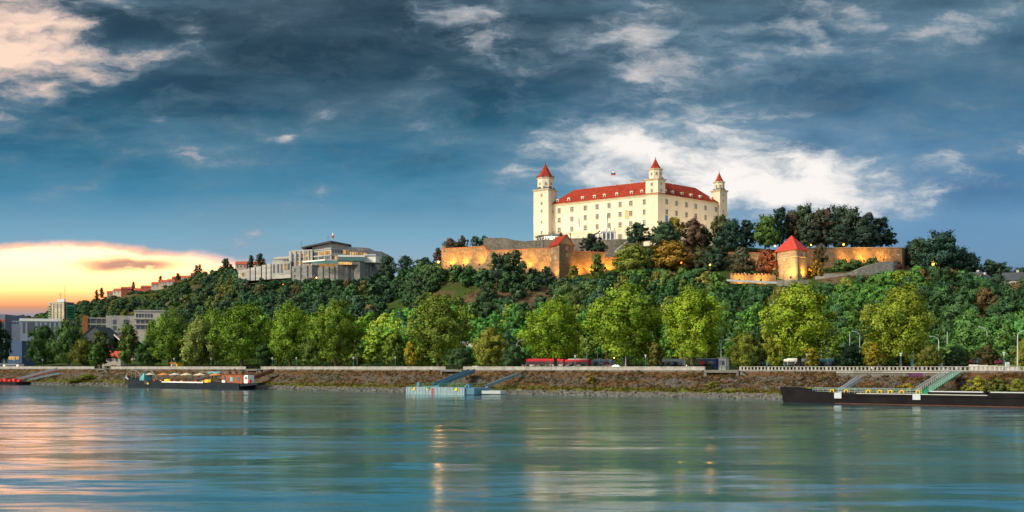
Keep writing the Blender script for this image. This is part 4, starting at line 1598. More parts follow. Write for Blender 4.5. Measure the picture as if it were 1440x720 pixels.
b.prism([XY(qx(930), 669), XY(qx(1160), 672), XY(qx(1160), 690), XY(qx(930), 690)], zq(334), zq(318))
b.build('terrace_roof', white_paint, pa)
pv = B_.body([(qx(1060), 672.5), (qx(1150), 675)], 12, zq(372), zq(322), dark_concrete, 'glass_hall')
window_row(pa, PO_, pv[0], pv[1], 4, 0.02, 0.98, zq(355), zq(326), (), 0.1)
B_.body([(qx(1155), 676), (qx(1250), 675), (qx(1330), 686)], 16, zq(372), zq(316), white_paint, 'side_hall')
B_.body([(qx(1150), 675.2), (qx(1250), 674.2), (qx(1326), 685.4)], 15, zq(316), zq(306), grey_paint, 'side_hall_roof')
flagpole((*XY(qx(878), 690), zq(196)), (zq(104) - zq(196)), 'white and red flag on the flat roof of the assembly building', 'flag', [white_paint, red_paint], (1.6, 3.6))
# roof aerials
for (q, z0, z1, lab) in ((622, 236, 172, 'thin aerial mast at the end of the dark canopy roof'), (848, 190, 120, 'cross shaped aerial beside the red and white flag')):
    t = thing('aerial', lab, 'aerial', (*XY(qx(q), 696), zq(z0)))
    b = MB()
    h = zq(z1) - zq(z0)
    b.tube([(0, 0, 0), (0, 0, h)], [0.12, 0.06], 5)
    for k in range(3):
        b.bar((-0.9 + 0.2 * k, 0, h * (0.95 - 0.12 * k)), (0.9 - 0.2 * k, 0, h * (0.95 - 0.12 * k)), 0.1)
    b.build('mast', dark_metal, t)

# ------------------------------------------------------------------ small houses
def house(px, Y, py_eave, w, dep, hw, hr, rot, wall_m, roof_m, label, nwin=3, cat='house', group=None, chim=True, deep=6.0):
    x, y = XY(px, Y)
    zE = zat(py_eave, Y)
    t = thing('house', label, cat, (x, y, zE - hw), rot, group)
    b = MB()
    b.box((0, 0, hw / 2 - deep / 2), (w, dep, hw + deep))
    b.add([(-w / 2, -dep / 2, hw), (-w / 2, dep / 2, hw), (-w / 2, 0, hw + hr)], [(0, 2, 1)])
    b.add([(w / 2, -dep / 2, hw), (w / 2, dep / 2, hw), (w / 2, 0, hw + hr)], [(0, 1, 2)])
    b.build('wall', wall_m, t)
    b = MB()
    e = 0.4
    for s in (-1, 1):
        b.add([(-w / 2 - e, s * (dep / 2 + e), hw - e * hr / (dep / 2)), (w / 2 + e, s * (dep / 2 + e), hw - e * hr / (dep / 2)), (w / 2 + e, 0, hw + hr + 0.1), (-w / 2 - e, 0, hw + hr + 0.1)],
              [(0, 1, 2, 3) if s < 0 else (3, 2, 1, 0)])
    rf = b.build('roof', roof_m, t)
    if chim:
        b = MB()
        b.box((w * 0.25, dep * 0.1, hw + hr), (0.9, 0.8, 2.0))
        b.build('chimney', pale_stone, rf)
    for k in range(nwin):
        for lv in range(max(1, int(hw / 3))):
            b = MB()
            x_ = -w / 2 + w * (k + 0.5) / nwin
            b.box((x_, -dep / 2 - 0.03, 1.6 + lv * 3), (1.1, 0.1, 1.4))
            fr = b.build('window', win_glass, t)
            b = MB()
            b.box((x_, -dep / 2 - 0.08, 0.8 + lv * 3), (1.4, 0.2, 0.12))
            b.build('sill', white_paint, fr)
    return t


villa_white, villa_cream = surf('villa_white', (0.46, 0.42, 0.38), 0.9, 0.08, 0.5), surf('villa_cream', (0.42, 0.33, 0.25), 0.9, 0.08, 0.5)
terr = surf('terracotta', (0.36, 0.075, 0.045), 0.8, 0.18, 0.6)
hs = [(157, 1090, 411, 12, 5, 'cream house with flat red roof lowest on the far ridge', villa_cream, 0.2), (169, 1085, 407.5, 18, 5, 'wide red roofed house second from the bottom of the far ridge', villa_white, -0.1),
      (178, 1075, 404.5, 15, 5, 'red roofed house with steep gable below the ridge pines', terr, 0.3), (191, 1070, 412.5, 13, 4, 'terraced red house stepping down below the ridge row', terr, -0.15),
      (199, 1060, 407.0, 16, 4, 'terraced white house with red roof in the middle of the ridge row', villa_white, 0.1), (209, 1050, 402.5, 20, 4.5, 'long red house row under the far ridge line', terr, 0.0),
      (222, 1040, 398.5, 17, 5, 'white house with red roof above the long red row', villa_white, 0.15), (232, 1030, 395.5, 12, 5, 'small cream house between the row and the stepped red house', villa_cream, -0.1),
      (246, 1000, 394.5, 19, 5, 'stepped red and white house high on the far ridge', villa_white, 0.1), (251, 1005, 389.8, 16, 5, 'red roofed house just above the stepped red and white house', terr, 0.0),
      (263, 990, 389.5, 13, 5, 'pale flat house near the top of the far ridge', villa_white, -0.1), (273, 985, 384.8, 8, 4, 'small red roofed hut highest of the far ridge houses', terr, 0.2),
      (337, 880, 377.5, 9, 5, 'pale narrow house beside the ridge trees left of the assembly building', villa_white, 0.15), (340, 830, 370.5, 13, 5, 'red hipped house peeping over trees left of the assembly building', villa_cream, 0.1),
      (363, 850, 370.3, 16, 5, 'dark red roofed house behind the low wing of the assembly building', villa_cream, -0.1)]
for px, Y, pe, w, hw, lab, wm_, r_ in hs:
    house(px, Y, pe + 1.5, w * 0.72, 8, hw * 0.7, 2.6 if wm_ is not terr else 2.0, r_, wm_, terr, lab, 3, 'house', 'houses along the far ridge', True, 9)
house(1384, 405, 393.5, 5, 4.5, 3.2, 2.2, 0.5, villa_white, dark_slate, 'small white villa with grey gable among the right hillside trees', 2)
house(1370, 425, 390.0, 6, 5, 3.4, 2.2, -0.3, villa_white, dark_slate, 'grey roofed villa half hidden by trees behind the small white villa', 2)
house(1424, 400, 393.5, 7.5, 6, 4, 3.0, -0.35, villa_white, dark_slate, 'larger white villa with dark steep roof on the right slope', 3)
house(1443, 405, 396.0, 7, 6, 3, 2.2, 0.1, terr, terr, 'red roofed house cut by the edge of the picture', 2)

# ------------------------------------------------------------------ the town on the left
tx = lambda q: q / 4.235
ty = lambda q: 340 + q / 4.235
# tower block
Yh = 650
a0, a1, a2 = Vector(XY(tx(290), Yh + 4)), Vector(XY(tx(381), Yh - 3)), Vector(XY(tx(441), Yh + 6))
TO = Vector((*a1, 8.0))
t = thing('tower_block', 'beige panel tower block with green balconies above the trees', 'tower block', TO)
b = MB(TO)
a3 = a0 + a2 - a1
q = [tuple(a1), tuple(a2), tuple(a3), tuple(a0)]
b.prism(q, 8, zat(ty(362), Yh))
b.build('wall', beige_panel, t)
b = MB(TO)
b.prism(inset(q, -0.3), zat(ty(362), Yh), zat(ty(358), Yh))
b.prism(inset(q, 4.0), zat(ty(358), Yh), zat(ty(338), Yh))
b.build('roof', grey_paint, t)
for k in range(7):
    zt = zat(ty(372 + k * 15), Yh)
    if k < 6:
        strip(t, TO, a1, a2, 0.30, 0.98, zt - 1.5, zt - 0.5, green_paint if k else mint_paint, 'balcony', 1.1)
        strip(t, TO, a1, a2, 0.32, 0.96, zt - 0.45, zt + 0.9, win_glass, 'window', 0.06)
    strip(t, TO, a1, a2, 0.06, 0.2, zt - 1.0, zt + 0.6, win_glass, 'window', 0.06)
    for f in (0.12, 0.3, 0.55, 0.78):
        strip(t, TO, a0, a1, f, f + 0.07, zt - 1.0, zt + 0.5, lit_window if (k, f) == (4, 0.78) else win_glass, 'window', 0.06)
for k in range(6):
    strip(t, TO, a0, a1, 0.02, 0.10, zat(ty(385 + k * 15), Yh), zat(ty(380 + k * 15), Yh), green_paint, 'balcony', 0.8)
for (q_, h, lab) in ((360, 4.5, 'short aerial on the tower block roof'), (386, 11.0, 'tall thin aerial on the tower block roof')):
    ta = thing('aerial', lab, 'aerial', (*XY(tx(q_), Yh + 6), zat(ty(338), Yh) - 0.2))
    b = MB()
    b.tube([(0, 0, 0), (0, 0, h)], [0.14, 0.06], 5)
    for k in range(3):
        b.bar((-1.1, 0, h * (0.9 - 0.15 * k)), (1.1, 0, h * (0.9 - 0.15 * k)), 0.12)
    b.build('mast', dark_metal, ta)


def slab_building(plan, top, base, depth, m, label, cat='building', roofm=None, name='office_building'):
    o0 = Vector((*XY(*plan[0]), base))
    t = thing(name, label, cat, o0)
    B = Block(t, o0)
    return t, o0, B.body(plan, depth, base, top, m, 'wall', roofm)


Yo = 545
zo = lambda q: zat(ty(q), Yo)
t, o0, p = slab_building([(tx(118), Yo), (tx(362), Yo + 6)], zo(470), zo(700), 16, surf('office_blue_grey', (0.25, 0.29, 0.38), 0.7, 0.08, 0.3), 'pale blue office block with tall dark windows by the left trees', 'office')
strip(t, o0, p[0], p[1], -0.01, 1.01, zo(472), zo(456), white_paint, 'roof_band', 0.3)
for f0, f1 in ((0.07, 0.13), (0.18, 0.36), (0.43, 0.48), (0.53, 0.59), (0.66, 0.71), (0.76, 0.82), (0.88, 0.93)):
    strip(t, o0, p[0], p[1], f0, f1, zo(545), zo(478), win_glass, 'window', 0.08)
t, o0, p = slab_building([(tx(-60), 540), (tx(30), 541)], zat(ty(432), 540), 7, 20, surf('dull_blue', (0.13, 0.16, 0.22), 0.7, 0.1, 0.3), 'dark blue building at the picture edge behind the trees', 'building')
strip(t, o0, p[0], p[1], 0.0, 1.0, zat(ty(475), 540), zat(ty(462), 540), terr, 'roof_band', 0.2)
window_row(t, o0, p[0], p[1], 6, 0.05, 0.95, zat(ty(500), 540), zat(ty(480), 540), ())
t, o0, p = slab_building([(tx(30), 546), (tx(118), 548)], zat(ty(470), 548), 7, 14, grey_paint, 'low grey block between the dark blue building and the pale office', 'building')
window_row(t, o0, p[0], p[1], 5, 0.05, 0.95, zat(ty(490), 548), zat(ty(478), 548), ())
t, o0, p = slab_building([(tx(45), 508), (tx(130), 508)], zat(ty(590), 508), 7, 12, surf('deep_blue', (0.05, 0.09, 0.19), 0.7, 0.1, 0.3), 'small deep blue building with a glowing yellow window strip', 'building')
window_row(t, o0, p[0], p[1], 5, 0.05, 0.78, zat(ty(702), 508), zat(ty(683), 508), (0, 1, 2, 3, 4), 0.08)
# concrete building under construction
Yc = 560
zc = lambda q: zat(ty(q), Yc)
t, o0, p = slab_building([(tx(497), Yc), (tx(632), Yc + 4)], zc(455), zc(640), 18, dark_concrete, 'unfinished concrete building with open floors and brick corner', 'building')
for q in (450, 486, 522, 560):
    strip(t, o0, p[0], p[1], -0.02, 1.0, zc(q + 8), zc(q), concrete, 'floor_slab', 1.2)
for f in (0.3, 0.55, 0.8):
    strip(t, o0, p[0], p[1], f, f + 0.03, zc(560), zc(455), concrete, 'column', 1.0)
strip(t, o0, p[0], p[1], -0.03, 0.2, zc(600), zc(440), surf('orange_brick', (0.36, 0.15, 0.06), 0.9, 0.2, 0.8, brick=(1, 0.4, 0.05)), 'brick_corner', 1.6)
t, o0, p = slab_building([(tx(631), Yc - 2), (tx(800), Yc + 2)], zc(440), zc(640), 18, concrete, 'blank grey concrete block with dark loggias beside the unfinished floors', 'building')
for f in (0.24, 0.62):
    for q in (464, 500):
        strip(t, o0, p[0], p[1], f, f + (0.13 if f < 0.5 else 0.2), zc(q + 28), zc(q), win_glass, 'window', 0.06)
window_row(t, o0, p[0], p[1], 6, 0.05, 0.8, zc(552), zc(540), ())
t, o0, p = slab_building([(tx(801), Yc - 4), (tx(985), Yc)], zc(412), zc(640), 18, villa_white, 'white apartment block with attic storey and loggias by the big trees', 'building')
window_row(t, o0, p[0], p[1], 6, 0.03, 0.6, zc(452), zc(430), ())
for q in (458, 492):
    strip(t, o0, p[0], p[1], -0.01, 0.55, zc(q + 6), zc(q), concrete, 'balcony', 1.2)
    window_row(t, o0, p[0], p[1], 3, 0.03, 0.5, zc(q + 30), zc(q + 10), ())
strip(t, o0, p[0], p[1], -0.02, 1.0, zc(416), zc(408), concrete, 'roof_band', 0.4)
# dark gable hall, salmon roofed chapel, red hut
house(tx(607), 520, ty(580), 20, 16, 6, 6.6, 1.57, dark_slate, dark_slate, 'dark hall with steep black gable among the trees', 2, 'hall', None, False)
x, y = XY(tx(790), 505)
zt = zat(ty(640), 505)
t = thing('folded_roof_hall', 'hall with folded salmon roofs and pale green edges among trees', 'hall', (x, y, 7), 0.0)
b = MB()
b.box((0, 6, (zt - 7) / 2), (18.6, 10, zt - 7))
b.build('wall', villa_white, t)
for k, (c0, c1, top) in enumerate(((680, 770, 555), (760, 850, 560), (830, 892, 588))):
    b = MB()
    X0, X1 = XY(tx(c0), 505)[0] - x, XY(tx(c1), 505)[0] - x
    Z0, Z1 = zat(ty(top), 505) - 7, zat(ty(635), 505) - 7
    b.add([(X0, 0, Z0), (X1, -1.5, Z1), (X1, 9, Z1), (X0, 10, Z0), (X0, 0, Z0 - 0.4), (X1, -1.5, Z1 - 0.4), (X1, 9, Z1 - 0.4), (X0, 10, Z0 - 0.4)],
          [(3, 2, 1, 0), (4, 5, 6, 7), (0, 1, 5, 4), (1, 2, 6, 5), (2, 3, 7, 6), (3, 0, 4, 7)])
    b.build('roof', salmon, t)
    b = MB()
    b.tube([(X0, -0.2, Z0 + 0.2), (X1, -1.7, Z1 + 0.2)], 0.32, 4)
    b.build('roof_edge', mint_paint if k else white_paint, t)
    b = MB()
    b.add([(X0, 0.2, Z0 - 0.4), (X1, 0.2, Z1 - 0.4), (X0, 0.2, Z1 - 3)], [(0, 1, 2), (2, 1, 0)])
    b.build('gable', grey_paint, t)
house(tx(665), 478, ty(686), 11.5, 8, 3.0, 2.9, 0.05, villa_white, surf('hut_red', (0.44, 0.075, 0.045), 0.8, 0.1, 0.5), 'small white hut with plain red roof among promenade trees', 3, 'hut', None, False)
# stone house behind the small broad tree, and the billboard beside it
house(656, 372, 487, 5.0, 5, 5.5, 1.8, 0.3, villa_cream, pale_stone, 'old stone house behind the broad olive tree', 2, 'house', None, False)
x, y = XY(685.5, 372)
t = thing('billboard', 'colourful billboard showing through the broad olive tree', 'billboard', (x, y, 7), 0.05)
b = MB()
for s in (-2.4, 2.4):
    b.box((s, 0.2, (zat(488, 372) - 7) / 2), (0.3, 0.3, zat(488, 372) - 7))
b.build('post', dark_metal, t)
b = MB()
zb, zt = zat(489, 372) - 7, zat(473, 372) - 7
b.box((0, 0, (zb + zt) / 2), (6.6, 0.25, zt - zb))
b.build('board', blue_paint, t)
for k, (fx, fz, w, h, m_) in enumerate(((-0.3, 0.7, 0.3, 0.4, cyan_paint), (0.05, 0.55, 0.3, 0.5, yellow_paint), (0.33, 0.72, 0.26, 0.4, cyan_paint), (0.28, 0.3, 0.3, 0.4, red_paint), (-0.25, 0.25, 0.4, 0.35, white_paint))):
    b = MB()
    H_ = zt - zb
    b.box((fx * 6.6, -0.16, zb + fz * H_), (w * 6.6, 0.06, h * H_))
    b.build('panel', m_, t)
# wall of parked kiosks etc come with the street furniture
# ------------------------------------------------------------------ boats and pontoons (local frame: x downstream, y towards the bank)
def railing(b, x0, x1, y, z, h=1.0, step=1.6, w=0.06, rails=(0.5, 1.0)):
    n = max(1, int(abs(x1 - x0) / step))
    for k in range(n + 1):
        x = x0 + (x1 - x0) * k / n
        b.bar((x, y, z), (x, y, z + h), w)
    for r_ in rails:
        b.bar((x0, y, z + h * r_), (x1, y, z + h * r_), w)


def gangway(name, label, p0, p1, w, m_side, m_deck, truss_h=1.0, solid=False, cat='gangway'):
    """inclined footbridge between two world points"""
    p0, p1 = Vector(p0), Vector(p1)
    dv = p1 - p0
    L = Vector((dv.x, dv.y)).length
    rot = math.atan2(dv.y, dv.x)
    t = thing(name, label, cat, p0, rot)
    b = MB()
    b.add([(0, -w / 2, 0), (L, -w / 2, dv.z), (L, w / 2, dv.z), (0, w / 2, 0), (0, -w / 2, -0.25), (L, -w / 2, dv.z - 0.25), (L, w / 2, dv.z - 0.25), (0, w / 2, -0.25)],
          [(0, 1, 2, 3), (7, 6, 5, 4), (0, 4, 5, 1), (1, 5, 6, 2), (2, 6, 7, 3), (3, 7, 4, 0)])
    b.build('deck', m_deck, t)
    for s in (-1, 1):
        b = MB()
        n = max(3, int(L / 1.5))
        for k in range(n + 1):
            x, z = L * k / n, dv.z * k / n
            b.bar((x, s * w / 2, z), (x, s * w / 2, z + truss_h), 0.08)
            if k < n:
                b.bar((x, s * w / 2, z), (L * (k + 1) / n, s * w / 2, dv.z * (k + 1) / n + truss_h), 0.06)
        b.tube([(0, s * w / 2, truss_h), (L, s * w / 2, dv.z + truss_h)], 0.08, 4)
        b.tube([(0, s * w / 2, truss_h * 0.5), (L, s * w / 2, dv.z + truss_h * 0.5)], 0.05, 4)
        if solid:
            b.add([(0, s * w / 2, 0), (L, s * w / 2, dv.z), (L, s * w / 2, dv.z + truss_h * 0.85), (0, s * w / 2, truss_h * 0.85), (0, s * w / 2 + 0.05, 0), (L, s * w / 2 + 0.05, dv.z), (L, s * w / 2 + 0.05, dv.z + truss_h * 0.85), (0, s * w / 2 + 0.05, truss_h * 0.85)],
                  [(0, 1, 2, 3), (7, 6, 5, 4)])
        b.build('side_truss', m_side, t)
    return t


# --- blue-grey pontoon in the middle
VP = -15.0
ua, ub = bank_u(571, VP), bank_u(653, VP)
L, Wd = ub - ua, 8.2
t = thing('pontoon', 'blue grey box pontoon with green railing and a red stripe', 'pontoon', BW(ua, VP, 0), BROT)
b = MB()
b.prism([(0, 0), (L, 0), (L, Wd), (0, Wd)], -0.6, 2.05)
b.box((L / 2, -0.05, 0.12), (L + 0.1, 0.12, 0.2))
hull = b.build('hull', pontoon_blue, t)
for k, (f, m_, w_, z0, z1) in enumerate(((0.468, red_paint, 0.4, 0.1, 1.75), (0.14, yellow_paint, 0.9, 1.1, 1.95), (0.12, green_paint, 0.55, 1.45, 2.1), (0.40, green_paint, 0.9, 1.55, 2.1), (0.385, yellow_paint, 0.7, 1.25, 1.5), (0.86, yellow_paint, 1.1, 1.1, 1.95), (0.835, green_paint, 0.55, 1.3, 2.1))):
    b = MB()
    b.box((L * f, -0.12, (z0 + z1) / 2), (w_, 0.12 + 0.02 * k, z1 - z0))
    b.build('hull_marking', m_, hull)
b = MB()
for k in range(19):
    b.box((L * (k + 0.5) / 19, -0.02, 1.0), (0.05, 0.1, 1.9))
b.build('hull_rib', pontoon_blue2, hull)
b = MB()
railing(b, L * 0.15, L * 0.99, 0.25, 2.05, 1.05, 1.3, 0.07)
railing(b, L * 0.15, L * 0.99, Wd - 0.3, 2.05, 1.05, 1.3, 0.07)
b.build('railing', green_paint, t)
b = MB()
b.box((L * 0.17, 1.5, 2.6), (0.9, 0.9, 1.1))
b.lathe(L * 0.17, 1.5, [(0.5, 3.1), (0.5, 3.3), (0.2, 3.45)], 8)
b.build('bollard_box', pontoon_blue2, t)
b = MB()
b.box((L - 0.7, 3.2, 2.5), (1.1, 1.4, 0.9))
b.box((L - 0.3, 1.2, 2.35), (0.7, 0.7, 0.7))
b.build('winch_house', pontoon_blue2, t)
b = MB()
b.prism([(L + 0.02, 0.5), (L + 2.2, 1.6), (L + 3.4, Wd - 0.5), (L + 0.02, Wd - 0.2)], 0.15, 2.0)
b.bar((L + 0.6, 0.7, 3.0), (L + 2.9, 3.5, 0.6), 0.25)
b.build('end_section', pontoon_blue2, t)
b = MB()
b.prism([(L + 3.3, Wd - 4.6), (L + 8.2, Wd - 2.5), (L + 8.2, Wd + 0.4), (L + 3.3, Wd - 0.6)], 0.35, 1.2)
b.build('float', pale_metal, t)
gangway('gangway', 'broad blue gangway from the pontoon up to the quay landing', BW(bank_u(613, VP + 4), VP + 4.0, 2.3), BW(bank_u(664, 9.2), 9.2, 6.3), 2.0, pontoon_blue2, pontoon_blue2, 0.9, True)
gangway('gangway', 'thin pale blue footbridge from pontoon end to the slope', BW(bank_u(684, VP + 9), VP + 9, 2.2), BW(bank_u(730, 8.5), 8.5, 5.6), 0.9, pontoon_blue, pontoon_blue, 0.55, True)

# --- restaurant boat with parasols
VB = -9.0
ua, ub = bank_u(168, VB), bank_u(337, VB)
L, Wd = ub - ua, 7.5
t = thing('restaurant_boat', 'dark moored barge with open deck restaurant and brick cabin', 'boat', BW(ua, VB, 0), BROT)
b = MB()
def hull_ring(x, w, z0, z1, rake=0.0):
    return [(x + rake, Wd / 2 - w, z0), (x + rake, Wd / 2 + w, z0), (x, Wd / 2 + w * 1.05, z1), (x, Wd / 2 - w * 1.05, z1)]
b.loft([hull_ring(-1.0, 0.15, -0.4, 4.4, 2.5), hull_ring(1.2, 1.6, -0.5, 3.7, 1.0), hull_ring(4.5, 3.2, -0.6, 3.1), hull_ring(10, 3.7, -0.6, 2.7), hull_ring(L - 5, 3.7, -0.6, 2.3), hull_ring(L - 0.5, 3.6, -0.6, 2.1)])
b.loft([[(L - 0.5, 0.3, 1.1), (L - 0.5, Wd - 0.3, 1.1), (L - 0.5, Wd - 0.3, 2.1), (L - 0.5, 0.3, 2.1)], [(L + 6.5, 2, 1.7), (L + 6.5, Wd - 2, 1.7), (L + 6.5, Wd - 2, 2.4), (L + 6.5, 2, 2.4)]])
hull = b.build('hull', hull_grey, t)
b = MB()
b.box((L * 0.55, -0.08, 2.32), (L * 0.34, 0.14, 0.42))
b.build('rubbing_strake', white_paint, hull)
b = MB()
b.loft([[(x_, -0.02 + y_, z_) for x_, y_, z_ in ((-0.6, 3.2, 4.4), (-0.6, 3.4, 4.4), (-0.6, 3.4, 4.55), (-0.6, 3.2, 4.55))], [(1.6, 1.6, 3.7), (1.6, 1.9, 3.7), (1.6, 1.9, 3.9), (1.6, 1.6, 3.9)], [(5.0, 0.2, 3.0), (5.0, 0.5, 3.0), (5, 0.5, 3.25), (5, 0.2, 3.25)]])
b.build('bow_rail', white_paint, hull)
b = MB()
for k in range(9):
    b.box((L * (0.42 + k * 0.032), -0.03, 1.3), (0.09, 0.16, 1.6))
b.build('hull_rib', dark_metal, hull)
for f, m_, w_, z_ in ((0.245, dark_metal, 2.4, 2.0), (0.262, yellow_paint, 0.9, 1.65)):
    b = MB()
    b.box((L * f, -0.14, z_), (w_, 0.24 + (0.1 if m_ is yellow_paint else 0), 1.3 if m_ is dark_metal else 0.6))
    b.build('hull_hatch', m_, hull)
# framework over the bow
b = MB()
for s in (0.6, Wd - 0.6):
    pr = [(2, 3.0), (4, 5.6), (6.5, 6.6), (9, 6.5), (11.5, 5.3), (13, 3.0)]
    for (x0, z0), (x1, z1) in zip(pr[:-1], pr[1:]):
        b.bar((x0, s, z0), (x1, s, z1), 0.10)
    for x, z in pr:
        b.bar((x, s, 2.6), (x, s, z), 0.09)
for x, z in pr:
    b.bar((x, 0.6, z), (x, Wd - 0.6, z), 0.09)
b.build('bow_frame', pale_metal, t)
b = MB()
b.prism([(11.4, 0.6), (14.2, 0.6), (14.2, 4), (11.4, 4)], 2.7, [3.2, 5.6, 5.6, 3.2])
b.build('stair_house', cyan_paint, t)
b = MB()
railing(b, 6, L * 0.72, 0.2, 2.6, 1.0, 1.7, 0.06)
railing(b, 6, L * 0.9, Wd - 0.2, 2.6, 1.0, 1.7, 0.06)
b.build('railing', dark_metal, t)
# brick cabin
cx0, cx1 = L * 0.842, L * 1.0
b = MB()
b.prism([(cx0, 1.2), (cx1, 1.2), (cx1, Wd - 1.2), (cx0, Wd - 1.2)], 2.0, 5.2)
cab = b.build('cabin', brick_red, t)
b = MB()
b.box(((cx0 + cx1) / 2, Wd / 2, 5.32), (cx1 - cx0 + 0.5, Wd - 1.8, 0.24))
b.build('roof', rust, cab)
for f, w_, m_, z_ in ((0.16, 1.1, win_glass, 3.9), (0.48, 1.3, cyan_paint, 3.5), (0.8, 1.9, old_conc, 3.7)):
    b = MB()
    b.box((cx0 + (cx1 - cx0) * f, 1.17, z_), (w_, 0.1, 1.5))
    b.build('window' if m_ is not cyan_paint else 'door', m_, cab)
b = MB()
b.box((cx0 + 1.6, 0.9, 2.7), (1.6, 0.5, 0.9))
b.build('crate', white_paint, cab)
b = MB()
b.prism([(cx1 + 0.1, 1.6), (cx1 + 2.2, 1.6), (cx1 + 2.2, 4.4), (cx1 + 0.1, 4.4)], 2.2, 5.0)
wh = b.build('wheelhouse', white_paint, t)
b = MB()
b.box((cx1 + 1.4, 1.57, 4.0), (0.7, 0.1, 0.9))
b.build('window', win_glass, wh)
b = MB()
b.box((cx1 + 2.8, 2.0, 2.9), (0.8, 0.8, 0.9))
b.build('locker', red_paint, t)
b = MB()
for x, y, sx, sy, sz in ((cx0 + 1.5, 3, 1.6, 1.2, 0.7), (cx0 + 4.0, 3.4, 0.5, 0.5, 1.7), (cx0 + 5.6, 2.6, 1.0, 0.9, 0.7), (cx0 + 7.6, 3.2, 1.3, 1.0, 0.5)):
    b.box((x, y, 5.45 + sz / 2), (sx, sy, sz))
b.build('roof_vent', rust, t)
random.seed(4)
# deck furniture: low tables, planters, yellow lifeboats
for k in range(16):
    b = MB()
    x = L * 0.27 + k * L * 0.036
    b.box((x, 1.0 + (k % 3) * 1.4, 3.35), (1.1, 0.9, 0.08))
    b.tube([(x, 1.0 + (k % 3) * 1.4, 2.4), (x, 1.0 + (k % 3) * 1.4, 3.32)], 0.06, 5)
    b.build('deck_table', rust if k % 2 else dark_metal, t)
for f in (0.415, 0.745):
    b = MB()
    x = L * f
    b.loft([[(x - 1.9, 0.5, 2.75), (x - 1.9, 0.7, 2.75), (x - 1.9, 0.7, 2.9), (x - 1.9, 0.5, 2.9)], [(x - 0.8, -0.2, 2.3), (x - 0.8, 1.2, 2.3), (x - 0.8, 1.1, 3.3), (x - 0.8, -0.1, 3.3)], [(x + 0.9, -0.2, 2.3), (x + 0.9, 1.2, 2.3), (x + 0.9, 1.1, 3.4), (x + 0.9, -0.1, 3.4)], [(x + 1.8, 0.4, 2.5), (x + 1.8, 0.7, 2.5), (x + 1.8, 0.7, 3.2), (x + 1.8, 0.4, 3.2)]])
    b.build('lifeboat', yellow_paint, t)
for k in range(9):
    b = MB()
    x = L * (0.30 + 0.058 * k)
    b.box((x, 0.75, 2.75), (1.2, 0.5, 0.5))
    b.build('planter', (red_paint, orange_paint, rust)[k % 3], t)
# parasols: each stands on the deck
def parasol(px, label, m_):
    x, y = bank(px, VB + 3.0)
    t_ = thing('parasol', label, 'parasol', (x, y, 2.4), BROT + random.uniform(0, 0.7), 'parasols on the restaurant boat')
    b = MB()
    b.tube([(0, 0, 0), (0, 0, 3.0)], 0.05, 6)
    b.build('pole', dark_metal, t_)
    b = MB()
    b.lathe(0, 0, [(2.1, 2.35), (2.15, 2.5), (1.1, 2.85), (0.05, 3.2)], 8)
    b.build('canopy', m_, t_)
    b = MB()
    b.box((0, 0, 0.06), (0.7, 0.7, 0.12))
    b.build('base', dark_metal, t_)
for px, lab, m_ in ((210, 'cream parasol beside the pale stair house on the boat', cream_canvas), (230, 'orange tinged parasol, second from the boat stair house', orange_paint), (246, 'small pale parasol between the second and fourth on the boat', pale_stone),
                    (262, 'cream parasol amidships above the white hull strake', cream_canvas), (281, 'cream parasol right of amidships on the boat deck', cream_canvas), (303, 'orange parasol next to the brick cabin', orange_paint)):
    parasol(px, lab, m_)
gangway('gangway', 'dark red gangway from the boat stern to the stair landing', BW(bank_u(343, VB + 6), VB + 6.0, 2.4), BW(bank_u(384, 8), 8.0, 6.2), 1.6, rust, dark_metal, 0.9, True)

# --- red landing stage at the far left
VR = -6.0
ua, ub = bank_u(-30, VR), bank_u(23, VR)
L, Wd = ub - ua, 6.0
t = thing('landing_stage', 'small landing stage with red boxes at the far bank edge', 'pontoon', BW(ua, VR, 0), BROT)
b = MB()
b.prism([(0, 0), (L, 0), (L + 0.8, 1.2), (L + 0.8, Wd), (0, Wd)], -0.5, 1.3)
b.build('hull', hull_black, t)
for k in range(5):
    b = MB()
    x = L * (0.48 + 0.12 * k)
    b.box((x, 2.2, 1.75 + 0.25 * (k % 2)), (1.8, 1.6, 0.9 + 0.5 * (k % 2)))
    b.build('red_box', red_paint, t)
b = MB()
railing(b, 1, L, 0.2, 1.3, 1.0, 1.6, 0.08)
b.build('railing', red_paint, t)
gangway('gangway', 'red decked gangway rising from the red landing stage', BW(bank_u(22, VR + 3), VR + 3, 1.8), BW(bank_u(81, 11), 11, 6.6), 1.6, grey_paint, red_paint, 0.8, True)
gangway('gangway', 'grey pipe bridge below the red decked gangway', BW(bank_u(28, VR + 5), VR + 5, 1.2), BW(bank_u(84, 8), 8, 5.0), 0.8, pontoon_blue, pontoon_blue, 0.4, False)

# --- black barge on the right
VK = -19.0
ua = bank_u(1090, VK)
L, Wd = 82.0, 9.0
t = thing('black_barge', 'long black river barge with raised bow moored along the slope', 'barge', BW(ua, VK, 0), BROT)
b = MB()
def bring(x, w, z0, z1, rake=0.0):
    return [(x + rake, Wd / 2 - w * 0.96, z0), (x + rake, Wd / 2 + w * 0.96, z0), (x, Wd / 2 + w, z1), (x, Wd / 2 - w, z1)]
b.loft([bring(0, 1.2, -0.5, 3.35, 0.9), bring(2.5, 3.0, -0.6, 3.25, 0.2), bring(7, 4.3, -0.6, 2.75), bring(13, 4.5, -0.6, 2.3), bring(16, 4.5, -0.6, 2.15), bring(L, 4.5, -0.6, 2.15)])
b.loft([[(x_, y_, z_) for y_, z_ in ((-0.12, 1.75), (0.05, 1.75), (0.05, 2.0), (-0.12, 2.0))] for x_ in (13.5, L)])
hull = b.build('hull', hull_black, t)
b = MB()
b.box((L / 2 + 6, -0.06, 0.09), (L - 14, 0.1, 0.08))
